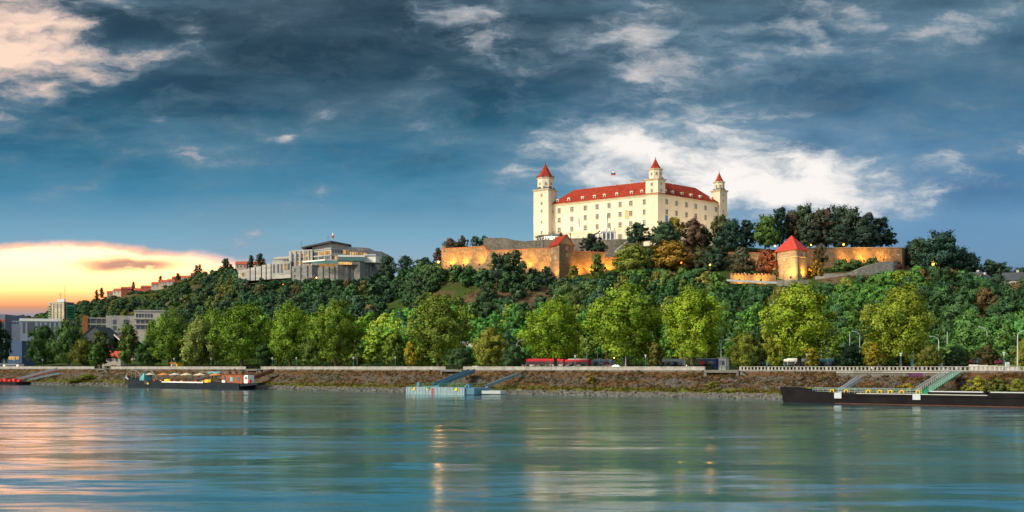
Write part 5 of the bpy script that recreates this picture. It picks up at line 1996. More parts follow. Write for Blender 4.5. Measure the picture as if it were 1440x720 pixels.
b.build('waterline_stripe', rust, hull)
b = MB()
b.box((18.5 + 11.5, 0.15, 2.24), (25, 0.4, 0.12))
b.box((18.5 + 11.5, 1.9, 2.2), (25, 3.0, 0.08))
b.build('side_deck', pale_stone, t)
uA, uB = bank_u(1143, VK + 0.3) - ua, bank_u(1296, VK + 0.3) - ua
b = MB()
railing(b, uA, uB, 0.3, 2.2, 1.15, 1.1, 0.07, (0.35, 0.68, 1.0))
b.build('railing', pale_metal, t)
b = MB()
n = int((uB - uA) / 0.55)
for k in range(n):
    x = uA + (uB - uA) * k / n
    b.bar((x, 0.42, 2.25), (x, 0.42, 3.2), 0.05)
b.bar((uA, 0.42, 3.2), (uB, 0.42, 3.2), 0.07)
b.build('netting', mint_paint, t)
for px in (1178.5, 1289):
    b = MB()
    b.box((bank_u(px, VK) - ua, -0.12, 1.75), (1.5, 0.2, 1.25))
    b.build('fender_plate', grey_paint, t)
# lifebuoys hang on the railing
for k, (px, lab) in enumerate(((1170, 'yellow lifebuoy on the barge railing near the bow'), (1190, 'yellow lifebuoy beside the thin white gangplank'), (1221, 'yellow lifebuoy just past the dark deck bollards'), (1237, 'yellow lifebuoy, middle one of the barge railing'),
                               (1252, 'yellow lifebuoy left of the last pair on the barge railing'), (1268, 'yellow lifebuoy last but one before the green gangway'), (1291, 'large yellow lifebuoy at the foot of the green gangway'))):
    x, y = bank(px, VK + 0.12)
    t_ = thing('lifebuoy', lab, 'lifebuoy', (x, y, 2.62), BROT, 'lifebuoys on the barge railing')
    b = MB()
    rings = []
    for i in range(15):
        a = math.pi * (0.0 + i / 14) * 1.35 - 0.55
        cx_, cz_ = 0.36 * math.cos(a), 0.36 * math.sin(a)
        rings.append([(cx_ + 0.12 * math.cos(p) * math.cos(a), 0.12 * math.sin(p), cz_ + 0.12 * math.cos(p) * math.sin(a)) for p in np.linspace(0, 2 * math.pi, 6)[:-1]])
    b.loft(rings)
    b.build('ring', yellow_paint, t_)
    b = MB()
    b.box((0, 0.1, 0), (0.12, 0.05, 0.7))
    b.build('bracket', dark_metal, t_)
for px in (1200, 1207):
    b = MB()
    b.lathe(bank_u(px, VK + 1) - ua, 1.0, [(0.25, 2.2), (0.2, 2.6), (0.33, 2.9), (0.1, 3.0)], 8)
    b.build('bollard', dark_metal, t)
# hatch covers on the hold
u0 = bank_u(1305, VK + 1) - ua
for k in range(4):
    b = MB()
    x0 = u0 + k * 11.2
    b.prism([(x0, 0.8), (x0 + 10.6, 0.8), (x0 + 10.6, Wd - 0.8), (x0, Wd - 0.8)], 2.1, 2.75)
    cv = b.build('hatch_cover', hull_black, t)
    b = MB()
    b.prism([(x0 + 0.3, 0.9), (x0 + 10.2, 0.9), (x0 + 10.2, 2.2), (x0 + 0.3, 2.2)], 2.75, 2.95)
    b.build('hatch_lid', pale_metal if k % 2 else grey_paint, cv)
gangway('gangway', 'green floored gangway rising from the black barge to the quay', BW(bank_u(1298, VK + 2), VK + 2, 2.5), BW(bank_u(1344, 9.0), 9.0, 6.7), 2.4, pale_metal, green_paint, 1.25)
gangway('gangplank', 'thin white gangplank leaning from the barge to the slope', BW(bank_u(1181, VK + 1.5), VK + 1.5, 2.5), BW(bank_u(1208, 0), 0.0, 5.0), 0.8, pale_metal, pale_metal, 0.6, True, 'gangplank')
# ------------------------------------------------------------------ lamps, signs, vehicles along the promenade
def promenade_lamp():
    t = thing('promenade_lamp', 'teal promenade lamp', 'lamp', (0, 0, 0), 0, 'teal lamps along the promenade')
    b = MB()
    b.lathe(0, 0, [(0.20, 0), (0.18, 0.5), (0.10, 0.6), (0.085, 3.5)], 8)
    b.build('pole', teal_metal, t)
    b = MB()
    b.lathe(0, 0, [(0.11, 3.5), (0.2, 3.55), (0.26, 4.05), (0.2, 4.1)], 8)
    b.build('lantern', grey_paint, t)
    b = MB()
    b.lathe(0, 0, [(0.42, 4.1), (0.40, 4.2), (0.1, 4.36)], 8)
    b.build('cap', pale_metal, t)
    return t


pl = promenade_lamp()
lamps = [(20, 'at the far end near the glowing yellow window'), (60, 'behind the red landing stage'), (101, 'between red stage and the first stair landing'), (193, 'behind the bow of the parasol boat'),
         (245, 'behind the parasols, in front of the yellow canopy'), (297, 'above the teal graffiti wall'), (383, 'just right of the landing behind the brick cabin'), (417, 'under the tall leaning poplar pair'),
         (497, 'beside the curved street light near the bright bushes'), (556, 'left of the small yellow tree'), (717, 'left of the red tram'), (809, 'in front of the red tram, beside a poplar trunk'), (908, 'between the two middle poplars'),
         (1135, 'beside the trunk of the tallest right poplar'), (1267, 'beside the trunk of the last poplar'), (1412, 'near the parked cars and the white cabinet')]
for k, (px, w) in enumerate(lamps):
    x, y = bank(px, 19.0)
    lab = 'teal promenade lamp ' + w
    if k == 0:
        pl.location, pl['label'] = (x, y, 6.95), lab
    else:
        dup(pl, (x, y, 6.95), label=lab)


def street_light(h, arm, double=False):
    t = thing('street_light', 'tall street light', 'street light', (0, 0, 0), 0, 'tall street lights along the road')
    b = MB()
    pts = [(0, 0, 0), (0, 0, h * 0.5), (0, 0, h * 0.86)]
    rd_ = [0.16, 0.13, 0.10]
    if arm:
        for a in np.linspace(0.25, 1.35, 5):
            pts.append((arm * (1 - math.cos(a)) * 0.9, 0, h * 0.86 + h * 0.14 * math.sin(a)))
            rd_.append(0.08)
    else:
        pts.append((0, 0, h))
        rd_.append(0.08)
    b.tube(pts, rd_, 7)
    b.build('pole', pale_metal, t)
    if arm:
        b = MB()
        e = pts[-1]
        b.loft([[(e[0] - 0.1, -0.09, e[2] - 0.05), (e[0] - 0.1, 0.09, e[2] - 0.05), (e[0] - 0.1, 0.09, e[2] + 0.1), (e[0] - 0.1, -0.09, e[2] + 0.1)],
                [(e[0] + 0.9, -0.2, e[2] + 0.0), (e[0] + 0.9, 0.2, e[2] + 0.0), (e[0] + 0.9, 0.14, e[2] + 0.16), (e[0] + 0.9, -0.14, e[2] + 0.16)]])
        b.build('lamp_head', grey_paint, t)
    b = MB()
    b.lathe(0, 0, [(0.26, 0), (0.26, 0.9), (0.16, 1.0)], 8)
    b.build('base', pale_metal, t)
    return t


sl, sp = street_light(10.0, 2.0), street_light(9.0, 0)
first = {id(sl): True, id(sp): True}
# px, v, top row, mirrored?, label ; None arm = plain mast
for px, v, top, proto, flip, lab in (
        (502, 34, 481, sl, 0, 'curved street light among the bright bushes right of the leaning poplars'),
        (727, 36, 478, sl, 0, 'curved street light left of the pair beside the broad olive tree'),
        (733, 50, 485, sl, 1, 'street light standing close behind its twin near the olive tree'),
        (921, 34, 473, sl, 0, 'curved street light between the two middle poplars'),
        (1014, 26, 477, sl, 0, 'curved street light beside the blue kiosk'),
        (1164, 30, 468, sl, 0, 'curved street light between the last two tall poplars'),
        (1209, 52, 466, sl, 1, 'street light with arm to the left before the bright hillside bushes'),
        (1320, 25, 473, sl, 1, 'street light with junction box right of the last poplar'),
        (1388, 60, 460, sl, 1, 'street light above the parked cars'),
        (1431, 24, 465, sl, 0, 'street light at the picture edge beside the white cabinet'),
        (1195, 62, 468, sp, 0, 'plain grey mast beside the left pointing street light'),
        (1332, 62, 466, sp, 0, 'plain grey mast on the hillside above the dark bush'),
        (1285, 23, 492, sp, 0, 'short mast with a teal sign right of the last poplar'),
        (790, 44, 488, sp, 0, 'plain mast just right of the first round poplar'),
        (825, 40, 477, sp, 0, 'thick plain mast behind the red tram end'),
        (840, 38, 489, sp, 0, 'thin plain mast near the amber signal'),
        (880, 22, 491, sp, 0, 'thin pole against the broad middle poplar trunk'),
        (963, 34, 494, sp, 0, 'thin pole left of the narrow middle poplar trunk'),
        (972, 36, 497, sp, 0, 'short pole close to the narrow middle poplar trunk'),
        (1155, 45, 478, sp, 0, 'thin mast between the tall poplar and its curved street light')):
    x, y = bank(px, v)
    z0 = max(6.95, Hs(x, y))
    h = zat(top, y) - z0
    base_h = 10.0 if proto is sl else 9.0
    s_ = h / base_h
    if first[id(proto)]:
        o = proto
        o.location = (x, y, z0)
        first[id(proto)] = False
        o['label'] = lab
    else:
        o = dup(proto, (x, y, z0), label=lab)
    o.rotation_euler = (0, 0, math.pi if flip else 0.0)
    o.scale = (1, 1, s_)
# red signal masts, amber signal, sign, cabinet
for px, v, top, lab in ((852.5, 36, 492, 'red mast left of the broad middle poplar'), (912.8, 36, 487, 'red mast between the two middle poplars')):
    x, y = bank(px, v)
    t = thing('signal_mast', lab, 'mast', (x, y, 6.95), 0, 'red masts by the tram line')
    b = MB()
    b.tube([(0, 0, 0), (0, 0, zat(top, y) - 6.95)], [0.15, 0.12], 6)
    b.build('pole', red_paint, t)
    b = MB()
    b.box((0, 0, zat(top, y) - 6.95), (0.5, 0.3, 0.3))
    b.build('cap', red_paint, t)
x, y = bank(863.5, 40)
t = thing('traffic_light', 'traffic light showing amber beside the broad middle poplar', 'traffic light', (x, y, 6.95))
b = MB()
b.tube([(0, 0, 0), (0, 0, 3.2)], 0.07, 6)
b.build('pole', dark_metal, t)
b = MB()
b.box((0, 0, 3.7), (0.45, 0.35, 1.2))
b.build('housing', dark_metal, t)
b = MB()
b.lathe(0, 0, [(0.02, 0), (0.2, 0.01), (0.02, 0.05)], 8)
o = b.build('lens', glow('amber_signal', (1.0, 0.30, 0.03), 6.0), t)
o.location, o.rotation_euler = (0, -0.18, 3.7), (R(90), 0, 0)
x, y = bank(1282.5, 22)
t = thing('road_sign', 'stack of teal sign plates on a post by the last poplar', 'sign', (x, y, 6.95))
b = MB()
b.tube([(0, 0, 0), (0, 0, 3.9)], 0.06, 6)
b.build('post', pale_metal, t)
for k in range(3):
    b = MB()
    b.box((0, -0.1, 1.7 + k * 0.95), (0.75, 0.06, 0.75))
    b.build('plate', teal_metal, t)
x, y = bank(1416.5, 20)
t = thing('switch_cabinet', 'small white cabinet on the promenade beside a teal lamp', 'cabinet', (x, y, 6.95))
b = MB()
b.box((0, 0, 0.95), (0.75, 0.5, 1.9))
b.box((0, 0, 1.95), (0.85, 0.6, 0.1))
b.build('body', white_paint, t)
b = MB()
b.box((0, -0.27, 1.15), (0.5, 0.04, 0.9))
b.build('door', grey_paint, t)
x, y = bank(1323.5, 24.5)
t = thing('junction_box', 'blue grey box beside the street light right of the last poplar', 'cabinet', (x, y, 6.95))
b = MB()
b.box((0, 0, 0.8), (0.6, 0.45, 1.6))
b.build('body', pontoon_blue, t)
b = MB()
b.box((0, 0, 1.66), (0.7, 0.55, 0.1))
b.build('lid', grey_paint, t)
# park bench
def bench(px, v, lab):
    x, y = bank(px, v)
    t = thing('park_bench', lab, 'bench', (x, y, 6.95), BROT)
    b = MB()
    for k in range(3):
        b.box((0, -0.2 + 0.2 * k, 0.46), (2.0, 0.14, 0.05))
    b.build('seat', white_paint, t)
    b = MB()
    for k in range(3):
        b.box((0, 0.33, 0.66 + 0.2 * k), (2.0, 0.05, 0.14))
    b.build('backrest', white_paint, t)
    for s in (-0.8, 0.8):
        b = MB()
        b.box((s, 0.05, 0.22), (0.07, 0.6, 0.44))
        b.box((s, 0.36, 0.65), (0.07, 0.05, 0.9))
        b.build('leg', grey_paint, t)


bench(667, 16.2, 'white bench by the parapet under the broad olive tree')
# white bench like barriers at right
x, y = bank(1395, 24)
t = thing('road_barrier', 'pale concrete barriers on the grass below the parked cars', 'barrier', (x, y, 6.95), -0.25)
for k in range(5):
    b = MB()
    b.prism([(-5 + k * 2.1, -0.3), (-3.0 + k * 2.1, -0.3), (-3.0 + k * 2.1, 0.3), (-5 + k * 2.1, 0.3)], 0, 1.45 - 0.12 * k)
    b.build('segment', pale_stone, t)

# ------------------------------------------------------------------ vehicles
def car_paint():
    m, t, out = mat('car_paint')
    b = t.n('ShaderNodeBsdfPrincipled')
    oi = t.n('ShaderNodeObjectInfo')
    t.put(b.inputs['Base Color'], oi.outputs['Color'])
    b.inputs['Roughness'].default_value = 0.3
    b.inputs['Coat Weight'].default_value = 0.4
    t.put(out.inputs[0], b.outputs[0])
    return m


CARP = car_paint()
rear_red = surf('rear_lamp_red', (0.30, 0.02, 0.02), 0.4, 0.05, 1.0)
head_clear = surf('headlight_clear', (0.6, 0.62, 0.62), 0.2, 0.05, 1.0)


def make_car():
    t = thing('parked_car', 'parked car', 'car', (0, 0, 0), 0, 'cars parked by the road')
    b = MB()
    side = [(-2.15, 0.35), (2.15, 0.35), (2.2, 0.62), (2.0, 0.86), (1.0, 0.95), (-1.9, 0.98), (-2.2, 0.8)]
    w = 0.88
    b.loft([[(x, -w, z) for x, z in side], [(x, -w * 0.98, z) for x, z in side], [(x, w * 0.98, z) for x, z in side], [(x, w, z) for x, z in side]])
    top = [(1.05, 0.93), (0.35, 1.42), (-1.1, 1.46), (-1.85, 0.96)]
    b.loft([[(x, -0.80 + 0.12 * (z > 1.2), z) for x, z in top], [(x, 0.80 - 0.12 * (z > 1.2), z) for x, z in top]])
    body = b.build('body', CARP, t)
    for s in (-1, 1):
        b = MB()
        y0, y1 = s * 0.815, s * 0.72
        b.add([(0.85, y0, 1.0), (0.32, y1, 1.36), (-0.35, y1, 1.38), (-0.35, y0, 1.0)], [(0, 1, 2, 3), (3, 2, 1, 0)])
        b.add([(-0.42, y0, 1.0), (-0.42, y1, 1.38), (-1.1, y1, 1.38), (-1.6, y0, 1.0)], [(0, 1, 2, 3), (3, 2, 1, 0)])
        b.build('side_window', win_glass, t)
        for x in (-1.35, 1.35):
            b = MB()
            n = 12
            b.loft([[(x + 0.31 * math.cos(2 * math.pi * k / n), s * (0.72 + 0.2 * j), 0.31 + 0.31 * math.sin(2 * math.pi * k / n)) for k in range(n)] for j in (0, 1)])
            wv = b.build('wheel', tyre_black, t)
            b = MB()
            b.loft([[(x + 0.17 * math.cos(2 * math.pi * k / 8), s * (0.91 + 0.02 * j), 0.31 + 0.17 * math.sin(2 * math.pi * k / 8)) for k in range(8)] for j in (0, 1)])
            b.build('rim', pale_metal, wv)
        b = MB()
        b.box((2.12, s * 0.62, 0.68), (0.14, 0.36, 0.16))
        b.build('headlight', head_clear, t)
        b = MB()
        b.box((-2.14, s * 0.66, 0.78), (0.12, 0.28, 0.2))
        b.build('tail_light', rear_red, t)
    for x0, z0, x1, z1 in ((1.08, 0.96, 0.40, 1.41), (-1.88, 1.0, -1.16, 1.44)):
        b = MB()
        e = 0.03 if x0 > 0 else -0.03
        b.add([(x0 + e, -0.72, z0), (x0 + e, 0.72, z0), (x1 + e, 0.62, z1), (x1 + e, -0.62, z1)], [(0, 1, 2, 3), (3, 2, 1, 0)])
        b.build('windscreen', win_glass, t)
    return t


car0 = make_car()
used = False
cars = [(869, 27, (0.62, 0.62, 0.62, 1), 0.0, 0, 'white car behind the broad middle poplar trunk'), (858, 28, (0.5, 0.03, 0.05, 1), 0.2, 0, 'crimson car beside the white one left of the broad poplar trunk'),
        (967, 30, (0.45, 0.05, 0.06, 1), 0.0, 0, 'red car half hidden by the hedge near the narrow poplar'), (1238, 28, (0.62, 0.6, 0.58, 1), 0.0, 0, 'white car left of the last poplar trunk, first of the row'),
        (1247, 28, (0.6, 0.6, 0.62, 1), 0.1, 0, 'silver car second in the row left of the last poplar'), (1274, 29, (0.62, 0.58, 0.55, 1), 0.0, 0, 'pale car just right of the last poplar trunk'),
        (1283, 29, (0.30, 0.31, 0.34, 1), 0.0, 0, 'grey car behind the teal sign plates')]
for k, (px, col) in enumerate(((1354, (0.30, 0.31, 0.33, 1)), (1360, (0.10, 0.16, 0.30, 1)), (1366.5, (0.35, 0.10, 0.07, 1)), (1373, (0.05, 0.05, 0.06, 1)), (1379.5, (0.10, 0.20, 0.42, 1)), (1386, (0.35, 0.35, 0.36, 1)), (1393, (0.25, 0.12, 0.08, 1)), (1401.5, (0.62, 0.06, 0.13, 1)))):
    cars.append((px, 52, col, 1.2, 1, ('silver car first on the raised car park', 'blue car second on the raised car park', 'brown red car third on the raised car park', 'black car mid row on the raised car park',
                                      'bright blue car mid row on the raised car park', 'grey car beside the bright blue one on the car park', 'brown car next to the vivid pink red one', 'vivid pink red car last on the raised car park')[k]))
# raised car park terrace
x, y = bank(1380, 52)
t = thing('car_park_terrace', 'grassy terrace carrying the parked cars', 'terrace', (x, y, 6.9), BROT)
b = MB()
b.loft([[(-11, -6, 0), (11, -6, 0), (11, 7, 0), (-11, 7, 0)], [(-10, -3.6, 1.5), (10, -3.6, 1.5), (10, 7, 1.5), (-10, 7, 1.5)]])
b.build('bank', surf('mown_grass', (0.07, 0.11, 0.02), 0.95, 0.2, 0.5), t)
b = MB()
b.box((0, 1.5, 1.53), (19, 9, 0.06))
b.build('surface', asphalt, t)
for px, v, col, rz, up, lab in cars:
    x, y = bank(px, v)
    o = car0 if not used else dup(car0)
    used = True
    o.location, o.rotation_euler = (x, y, 6.95 if not up else 8.47), (0, 0, BROT + rz)
    o['label'] = lab
    for q in o.children_recursive:
        q.color = col


def long_vehicle(name, label, cat, px0, px1, v, h, w, z0, body_m, band_m, roof_m, nwin, doors=2):
    u0, u1 = bank_u(px0, v), bank_u(px1, v)
    L = u1 - u0
    t = thing(name, label, cat, BW((u0 + u1) / 2, v, 6.97 + z0), BROT)
    b = MB()
    b.loft([[(x, y, z) for y, z in ((-w / 2, 0.35), (w / 2, 0.35), (w / 2, h - 0.35), (w / 2 - 0.25, h), (-w / 2 + 0.25, h), (-w / 2, h - 0.35))] for x in (-L / 2, L / 2)])
    b.build('body', body_m, t)
    b = MB()
    b.box((0, 0, h + 0.12), (L * 0.8, w * 0.6, 0.26))
    b.build('roof', roof_m, t)
    b = MB()
    b.box((0, -w / 2 - 0.012, h * 0.38), (L - 0.1, 0.04, 0.5))
    b.build('band', band_m, t)
    for k in range(nwin):
        b = MB()
        x = -L / 2 + L * (k + 0.5) / nwin
        b.box((x, -w / 2 - 0.012, h * 0.63), (L / nwin * 0.86, 0.05, h * 0.3))
        b.build('window', win_glass, t)
    for k in range(doors):
        b = MB()
        x = -L / 2 + L * (k + 0.5) / doors
        b.box((x, -w / 2 - 0.02, h * 0.44), (1.2, 0.09, h * 0.66))
        b.build('door', dark_slate, t)
    for k in range(4):
        for s in (-1, 1):
            b = MB()
            x = -L / 2 + L * (0.12, 0.3, 0.7, 0.88)[k]
            n = 10
            b.loft([[(x + 0.42 * math.cos(2 * math.pi * q / n), s * (w / 2 - 0.25 + 0.2 * j), 0.42 + 0.42 * math.sin(2 * math.pi * q / n)) for q in range(n)] for j in (0, 1)])
            b.build('wheel', tyre_black, t)
    return t


tram_red = surf('tram_red', (0.40, 0.018, 0.03), 0.4, 0.06, 0.5)
long_vehicle('tram', 'long red tram with pale band standing behind the hedge', 'tram', 735, 795, 41, 3.3, 2.5, 0, tram_red, white_paint, tram_red, 12, 3)
long_vehicle('tram', 'shorter red and grey tram coupled behind the long red one', 'tram', 797, 830, 41, 3.2, 2.5, 0, tram_red, grey_paint, pale_metal, 7, 2)
long_vehicle('bus', 'grey blue bus behind the hedge right of the red tram', 'bus', 834, 862, 38, 3.0, 2.5, 0, pontoon_blue, white_paint, pale_metal, 6, 2)
long_vehicle('bus', 'pale grey bus behind the hedge between the middle poplars', 'bus', 925, 962, 40, 3.0, 2.5, 0, pale_metal, cyan_paint, grey_paint, 7, 2)
long_vehicle('bus', 'white and teal bus behind the tallest right poplar', 'bus', 1104, 1142, 36, 3.0, 2.5, 0, white_paint, cyan_paint, white_paint, 7, 2)
long_vehicle('bus', 'pale teal bus between poplar and curved street light', 'bus', 1150, 1183, 37, 2.9, 2.5, 0, cyan_paint, white_paint, white_paint, 6, 2)


def kiosk(px0, px1, v, h, m, roof_m, lab, front=None):
    u0, u1 = bank_u(px0, v), bank_u(px1, v)
    L = u1 - u0
    t = thing('kiosk', lab, 'kiosk', BW((u0 + u1) / 2, v, 6.95), BROT)
    b = MB()
    b.box((0, 0, h / 2), (L, 2.6, h))
    b.build('wall', m, t)
    b = MB()
    b.box((0, -0.2, h + 0.08), (L + 0.5, 3.4, 0.16))
    b.build('roof', roof_m, t)
    b = MB()
    b.box((0, -1.32, h * 0.6), (L * 0.7, 0.06, h * 0.4))
    b.build('window', win_glass, t)
    if front is not None:
        b = MB()
        b.box((-L * 0.3, -1.36, h * 0.6), (L * 0.25, 0.06, h * 0.5))
        b.build('panel', front, t)


kiosk(985, 1010, 30, 3.1, blue_paint, grey_paint, 'deep blue kiosk behind the hedge near the railed landing', red_paint)
kiosk(1013, 1023, 29, 3.3, white_paint, grey_paint, 'narrow white kiosk beside the deep blue one')
kiosk(1066, 1082, 32, 2.9, cyan_paint, dark_slate, 'teal painted kiosk left of the white and teal bus', mint_paint)
kiosk(244, 253, 20, 2.3, yellow_paint, orange_paint, 'small stall with yellow canopy behind the boat parasols')
kiosk(8, 30, 17, 2.2, white_paint, dark_slate, 'low white shelter near the glowing yellow window')

# ------------------------------------------------------------------ lamps of the castle hill
def wall_lamp(px, py, Y, label, h=4.0, m=None, power=900, col=(1.0, 0.42, 0.08), r=0.28):
    x, y, z = P(px, py, Y)
    t = thing('lamp_post', label, 'lamp', (x, y, z - h), 0, 'glowing lamps on the castle hill')
    b = MB()
    b.tube([(0, 0, -1.5), (0, 0, h - r * 0.8)], [0.09, 0.06], 6)
    b.build('pole', dark_metal, t)
    b = MB()
    b.lathe(0, 0, [(0.03, h - r), (r * 0.8, h - r * 0.6), (r, h), (r * 0.75, h + r * 0.7), (0.03, h + r)], 8)
    b.build('globe', m or lamp_glow, t)
    if power:
        ld = bpy.data.lights.new('lamp_light', 'POINT')
        ld.energy, ld.color, ld.shadow_soft_size = power * 0.3, col, 0.15
        lo = bpy.data.objects.new('lamp_light', ld)
        COL.objects.link(lo)
        lo.parent = t
        lo.location = (0, -r - 0.5, h + 0.1)
    return t


wall_lamp(616.3, 368.5, 499, 'brightest orange lamp at the left end of the golden rampart', 3, None, 5000, (1.0, 0.45, 0.1), 0.6)
wall_lamp(876, 358, 458, 'red glowing lamp, left one of the pair above the low rampart end', 4, red_lamp, 500, (1, 0.15, 0.04), 0.42)
wall_lamp(883.5, 355.6, 458, 'red glowing lamp, right one of the pair above the low rampart end', 4, red_lamp, 500, (1, 0.15, 0.04), 0.42)
wall_lamp(917.7, 336.8, 486, 'orange lamp between the trees at the castle foot', 3, None, 1500, r=0.4)
wall_lamp(958, 369.5, 420, 'orange lamp among the slope trees below the rust tree', 4, red_lamp, 800, r=0.36)
wall_lamp(998.5, 372.5, 420, 'orange lamp among trees left of the crenellated wall', 4, None, 1500, r=0.36)
wall_lamp(1090, 346, 447, 'orange lamp peeping over the left eave of the square tower', 4, None, 800, r=0.36)
wall_lamp(1140.5, 344.5, 447, 'small orange lamp right of the red pyramid roof', 4, None, 500, r=0.28)
wall_lamp(1186.3, 343.8, 462, 'orange lamp under dark trees above the long pale rampart', 4, None, 1500, r=0.46)
wall_lamp(1286, 362, 470, 'small amber lamp at the end of the long pale rampart', 3, None, 600, r=0.26)
wall_lamp(1295, 363, 474, 'small amber lamp left of the big orange one', 3, None, 600, r=0.26)
wall_lamp(1312, 371.5, 440, 'big orange lamp below the large dark tree', 3.5, None, 2500, r=0.5)
wall_lamp(445, 390.5, 664, 'small orange lamp below the granite terrace of the assembly building', 3, None, 600, r=0.45)
wall_lamp(398, 400, 655, 'faint red lamp in the trees below the assembly building, left one', 3, red_lamp, 0, r=0.3)
wall_lamp(416, 400.5, 652, 'faint red lamp in the trees below the assembly building, right one', 3, red_lamp, 0, r=0.3)
for k, (px, py, Y, h, lab) in enumerate(((1047, 384, 402, 5, 'unlit slim lamp post at the left of the crenellated wall'), (1071, 385, 401, 5, 'unlit slim lamp post below the crenellated wall'), (1102, 383, 400, 5, 'unlit slim lamp post before the square tower'),
                                         (1214, 364.5, 425, 4.5, 'unlit lamp post on the lit terrace below the long rampart'), (1238, 358.5, 428, 4.5, 'unlit lamp post before the middle of the long rampart'), (1263, 358.5, 430, 4.5, 'unlit lamp post near the corner of the long rampart'))):
    wall_lamp(px, py, Y, lab, h, white_paint, 0, r=0.24)


def floodlight(px, py, Y, aim, power, label, col=(1.0, 0.62, 0.2), spot=100, lens=True, mast=0.9):
    """ground floodlight: housing, lens and its light, aimed at a point"""
    p = P(px, py, Y)
    a = Vector(aim)
    dv = (a - p)
    t = thing('floodlight', label, 'floodlight', p, math.atan2(dv.y, dv.x), 'floodlights of the castle and ramparts')
    tilt = math.atan2(dv.z, Vector((dv.x, dv.y)).length)
    b = MB()
    b.box((0, 0, -mast / 2), (0.14, 0.4, mast))
    b.build('bracket', dark_metal, t)
    b = MB()
    b.box((-0.15, 0, 0), (0.35, 0.8, 0.6))
    hs_ = b.build('housing', dark_metal, t)
    hs_.rotation_euler = (0, -tilt, 0)
    b = MB()
    b.box((0.04, 0, 0), (0.03, 0.7, 0.5))
    l_ = b.build('lens', flood_glow if lens else dark_metal, t)
    l_.rotation_euler = (0, -tilt, 0)
    ld = bpy.data.lights.new('flood_light', 'SPOT')
    ld.energy, ld.color, ld.spot_size, ld.spot_blend, ld.shadow_soft_size = power, col, R(spot), 0.9, 0.5
    lo = bpy.data.objects.new('flood_light', ld)
    COL.objects.link(lo)
    lo.location = p + dv.normalized() * 0.4
    lo.rotation_euler = dv.to_track_quat('-Z', 'Y').to_euler()
    mw = lo.matrix_basis.copy()
    lo.parent = t
    bpy.context.view_layer.update()
    lo.matrix_parent_inverse = t.matrix_world.inverted()
    return t


G = (1.0, 0.43, 0.05)
KF = 0.5
for px, py, Y, ax, apy, aY, pw, lab in (
        (634, 374, 494, 634, 358, 501, 9000, 'golden floodlight near the left end of the golden rampart'), (652, 374, 489, 652, 358, 497, 11000, 'golden floodlight in the bushes left of the rampart step'),
        (674, 373, 482, 674, 356, 490, 11000, 'golden floodlight under the step in the rampart'), (700, 376, 473, 700, 360, 483, 8000, 'golden floodlight behind the tree before the long rampart'),
        (724, 378, 468, 724, 362, 478, 10000, 'golden floodlight right of the rampart trees'), (740, 378, 464, 742, 362, 473, 11000, 'golden floodlight left of the gatehouse bushes'),
        (760, 386, 455, 762, 366, 467, 12000, 'golden floodlight closest to the gatehouse on its left'), (777, 393, 447, 781, 365, 457, 7000, 'golden floodlight shining on the narrow gatehouse side'),
        (815, 389, 450, 818, 368, 461, 10000, 'golden floodlight at the wall right of the gatehouse'), (833, 388, 452, 838, 368, 463, 11000, 'golden floodlight under the wall behind the small trees'),
        (853, 380, 456, 856, 370, 466, 10000, 'golden floodlight at the orange bright wall end'), (905, 378, 456, 905, 368, 466, 5000, 'golden floodlight behind the orange tree'),
        (1044, 386, 425, 1044, 370, 441, 9000, 'golden floodlight behind the left dark tree of the lit court'), (1066, 386, 424, 1064, 370, 439, 9000, 'golden floodlight in the lit court below the rust tree'),
        (1084, 384, 419, 1090, 372, 431, 11000, 'golden floodlight beside the square tower base'), (1040, 394, 404, 1042, 388, 411, 5000, 'golden floodlight before the crenellated wall'), (1070, 394, 403, 1072, 388, 410, 6000, 'golden floodlight before the crenellated wall near the tower'),
        (1094, 389, 407, 1104, 372, 413, 7000, 'golden floodlight on the tower face beside the court'), (1112, 391, 402, 1114, 372, 411, 6000, 'golden floodlight at the middle of the tower base'), (1134, 389, 407, 1130, 374, 414, 8000, 'golden floodlight at the right foot of the square tower'),
        (1150, 384, 424, 1150, 366, 434, 5000, 'golden floodlight behind the shrub right of the tower'), (1190, 368, 428, 1190, 358, 436, 6000, 'golden floodlight left of the glow on the long rampart'), (1215, 367.5, 430, 1215, 358, 438, 12000, 'golden floodlight at the brightest glow on the long rampart'),
        (1243, 365, 432, 1243, 357, 440, 5000, 'golden floodlight right of the glow on the long rampart'), (1268, 365, 435, 1276, 358, 455, 4000, 'golden floodlight at the corner of the long rampart')):
    floodlight(px, py - (py - apy) * 0.1, aY - 4.6, P(ax, apy - 1, aY), pw * KF, lab, G, 130)
# castle floodlights on the terrace, warm white
WW = (1.0, 0.74, 0.44)
KC = 0.25
for f, dist, pw, lab in ((0.10, 22, 26000, 'warm white floodlight before the facade near the portico'), (0.35, 22, 26000, 'warm white floodlight before the middle of the long facade'), (0.62, 22, 26000, 'warm white floodlight before the facade beside the flagpole'), (0.88, 22, 26000, 'warm white floodlight before the facade near the crown tower')):
    p = cC + dL * (64 * f) + nL * dist
    a = cC + dL * (64 * f)
    px = 720 + F * p.x / p.y
    floodlight(px, HY - (77.5 - CZ) * F / p.y, p.y, (a.x, a.y, 90), pw * KC, lab, WW, 110, mast=14)
for f, dist, pw, lab in ((0.15, 20, 26000, 'warm white floodlight before the short facade near the banner'), (0.5, 20, 26000, 'warm white floodlight before the middle of the short facade'), (0.85, 20, 26000, 'warm white floodlight before the short facade near the last tower')):
    p = cC + dR * (47 * f) + nR * dist
    a = cC + dR * (47 * f)
    px = 720 + F * p.x / p.y
    floodlight(px, HY - (77.5 - CZ) * F / p.y, p.y, (a.x, a.y, 90), pw * KC, lab, WW, 110, mast=14)
p = ctw + nL * 16 + dL * 8
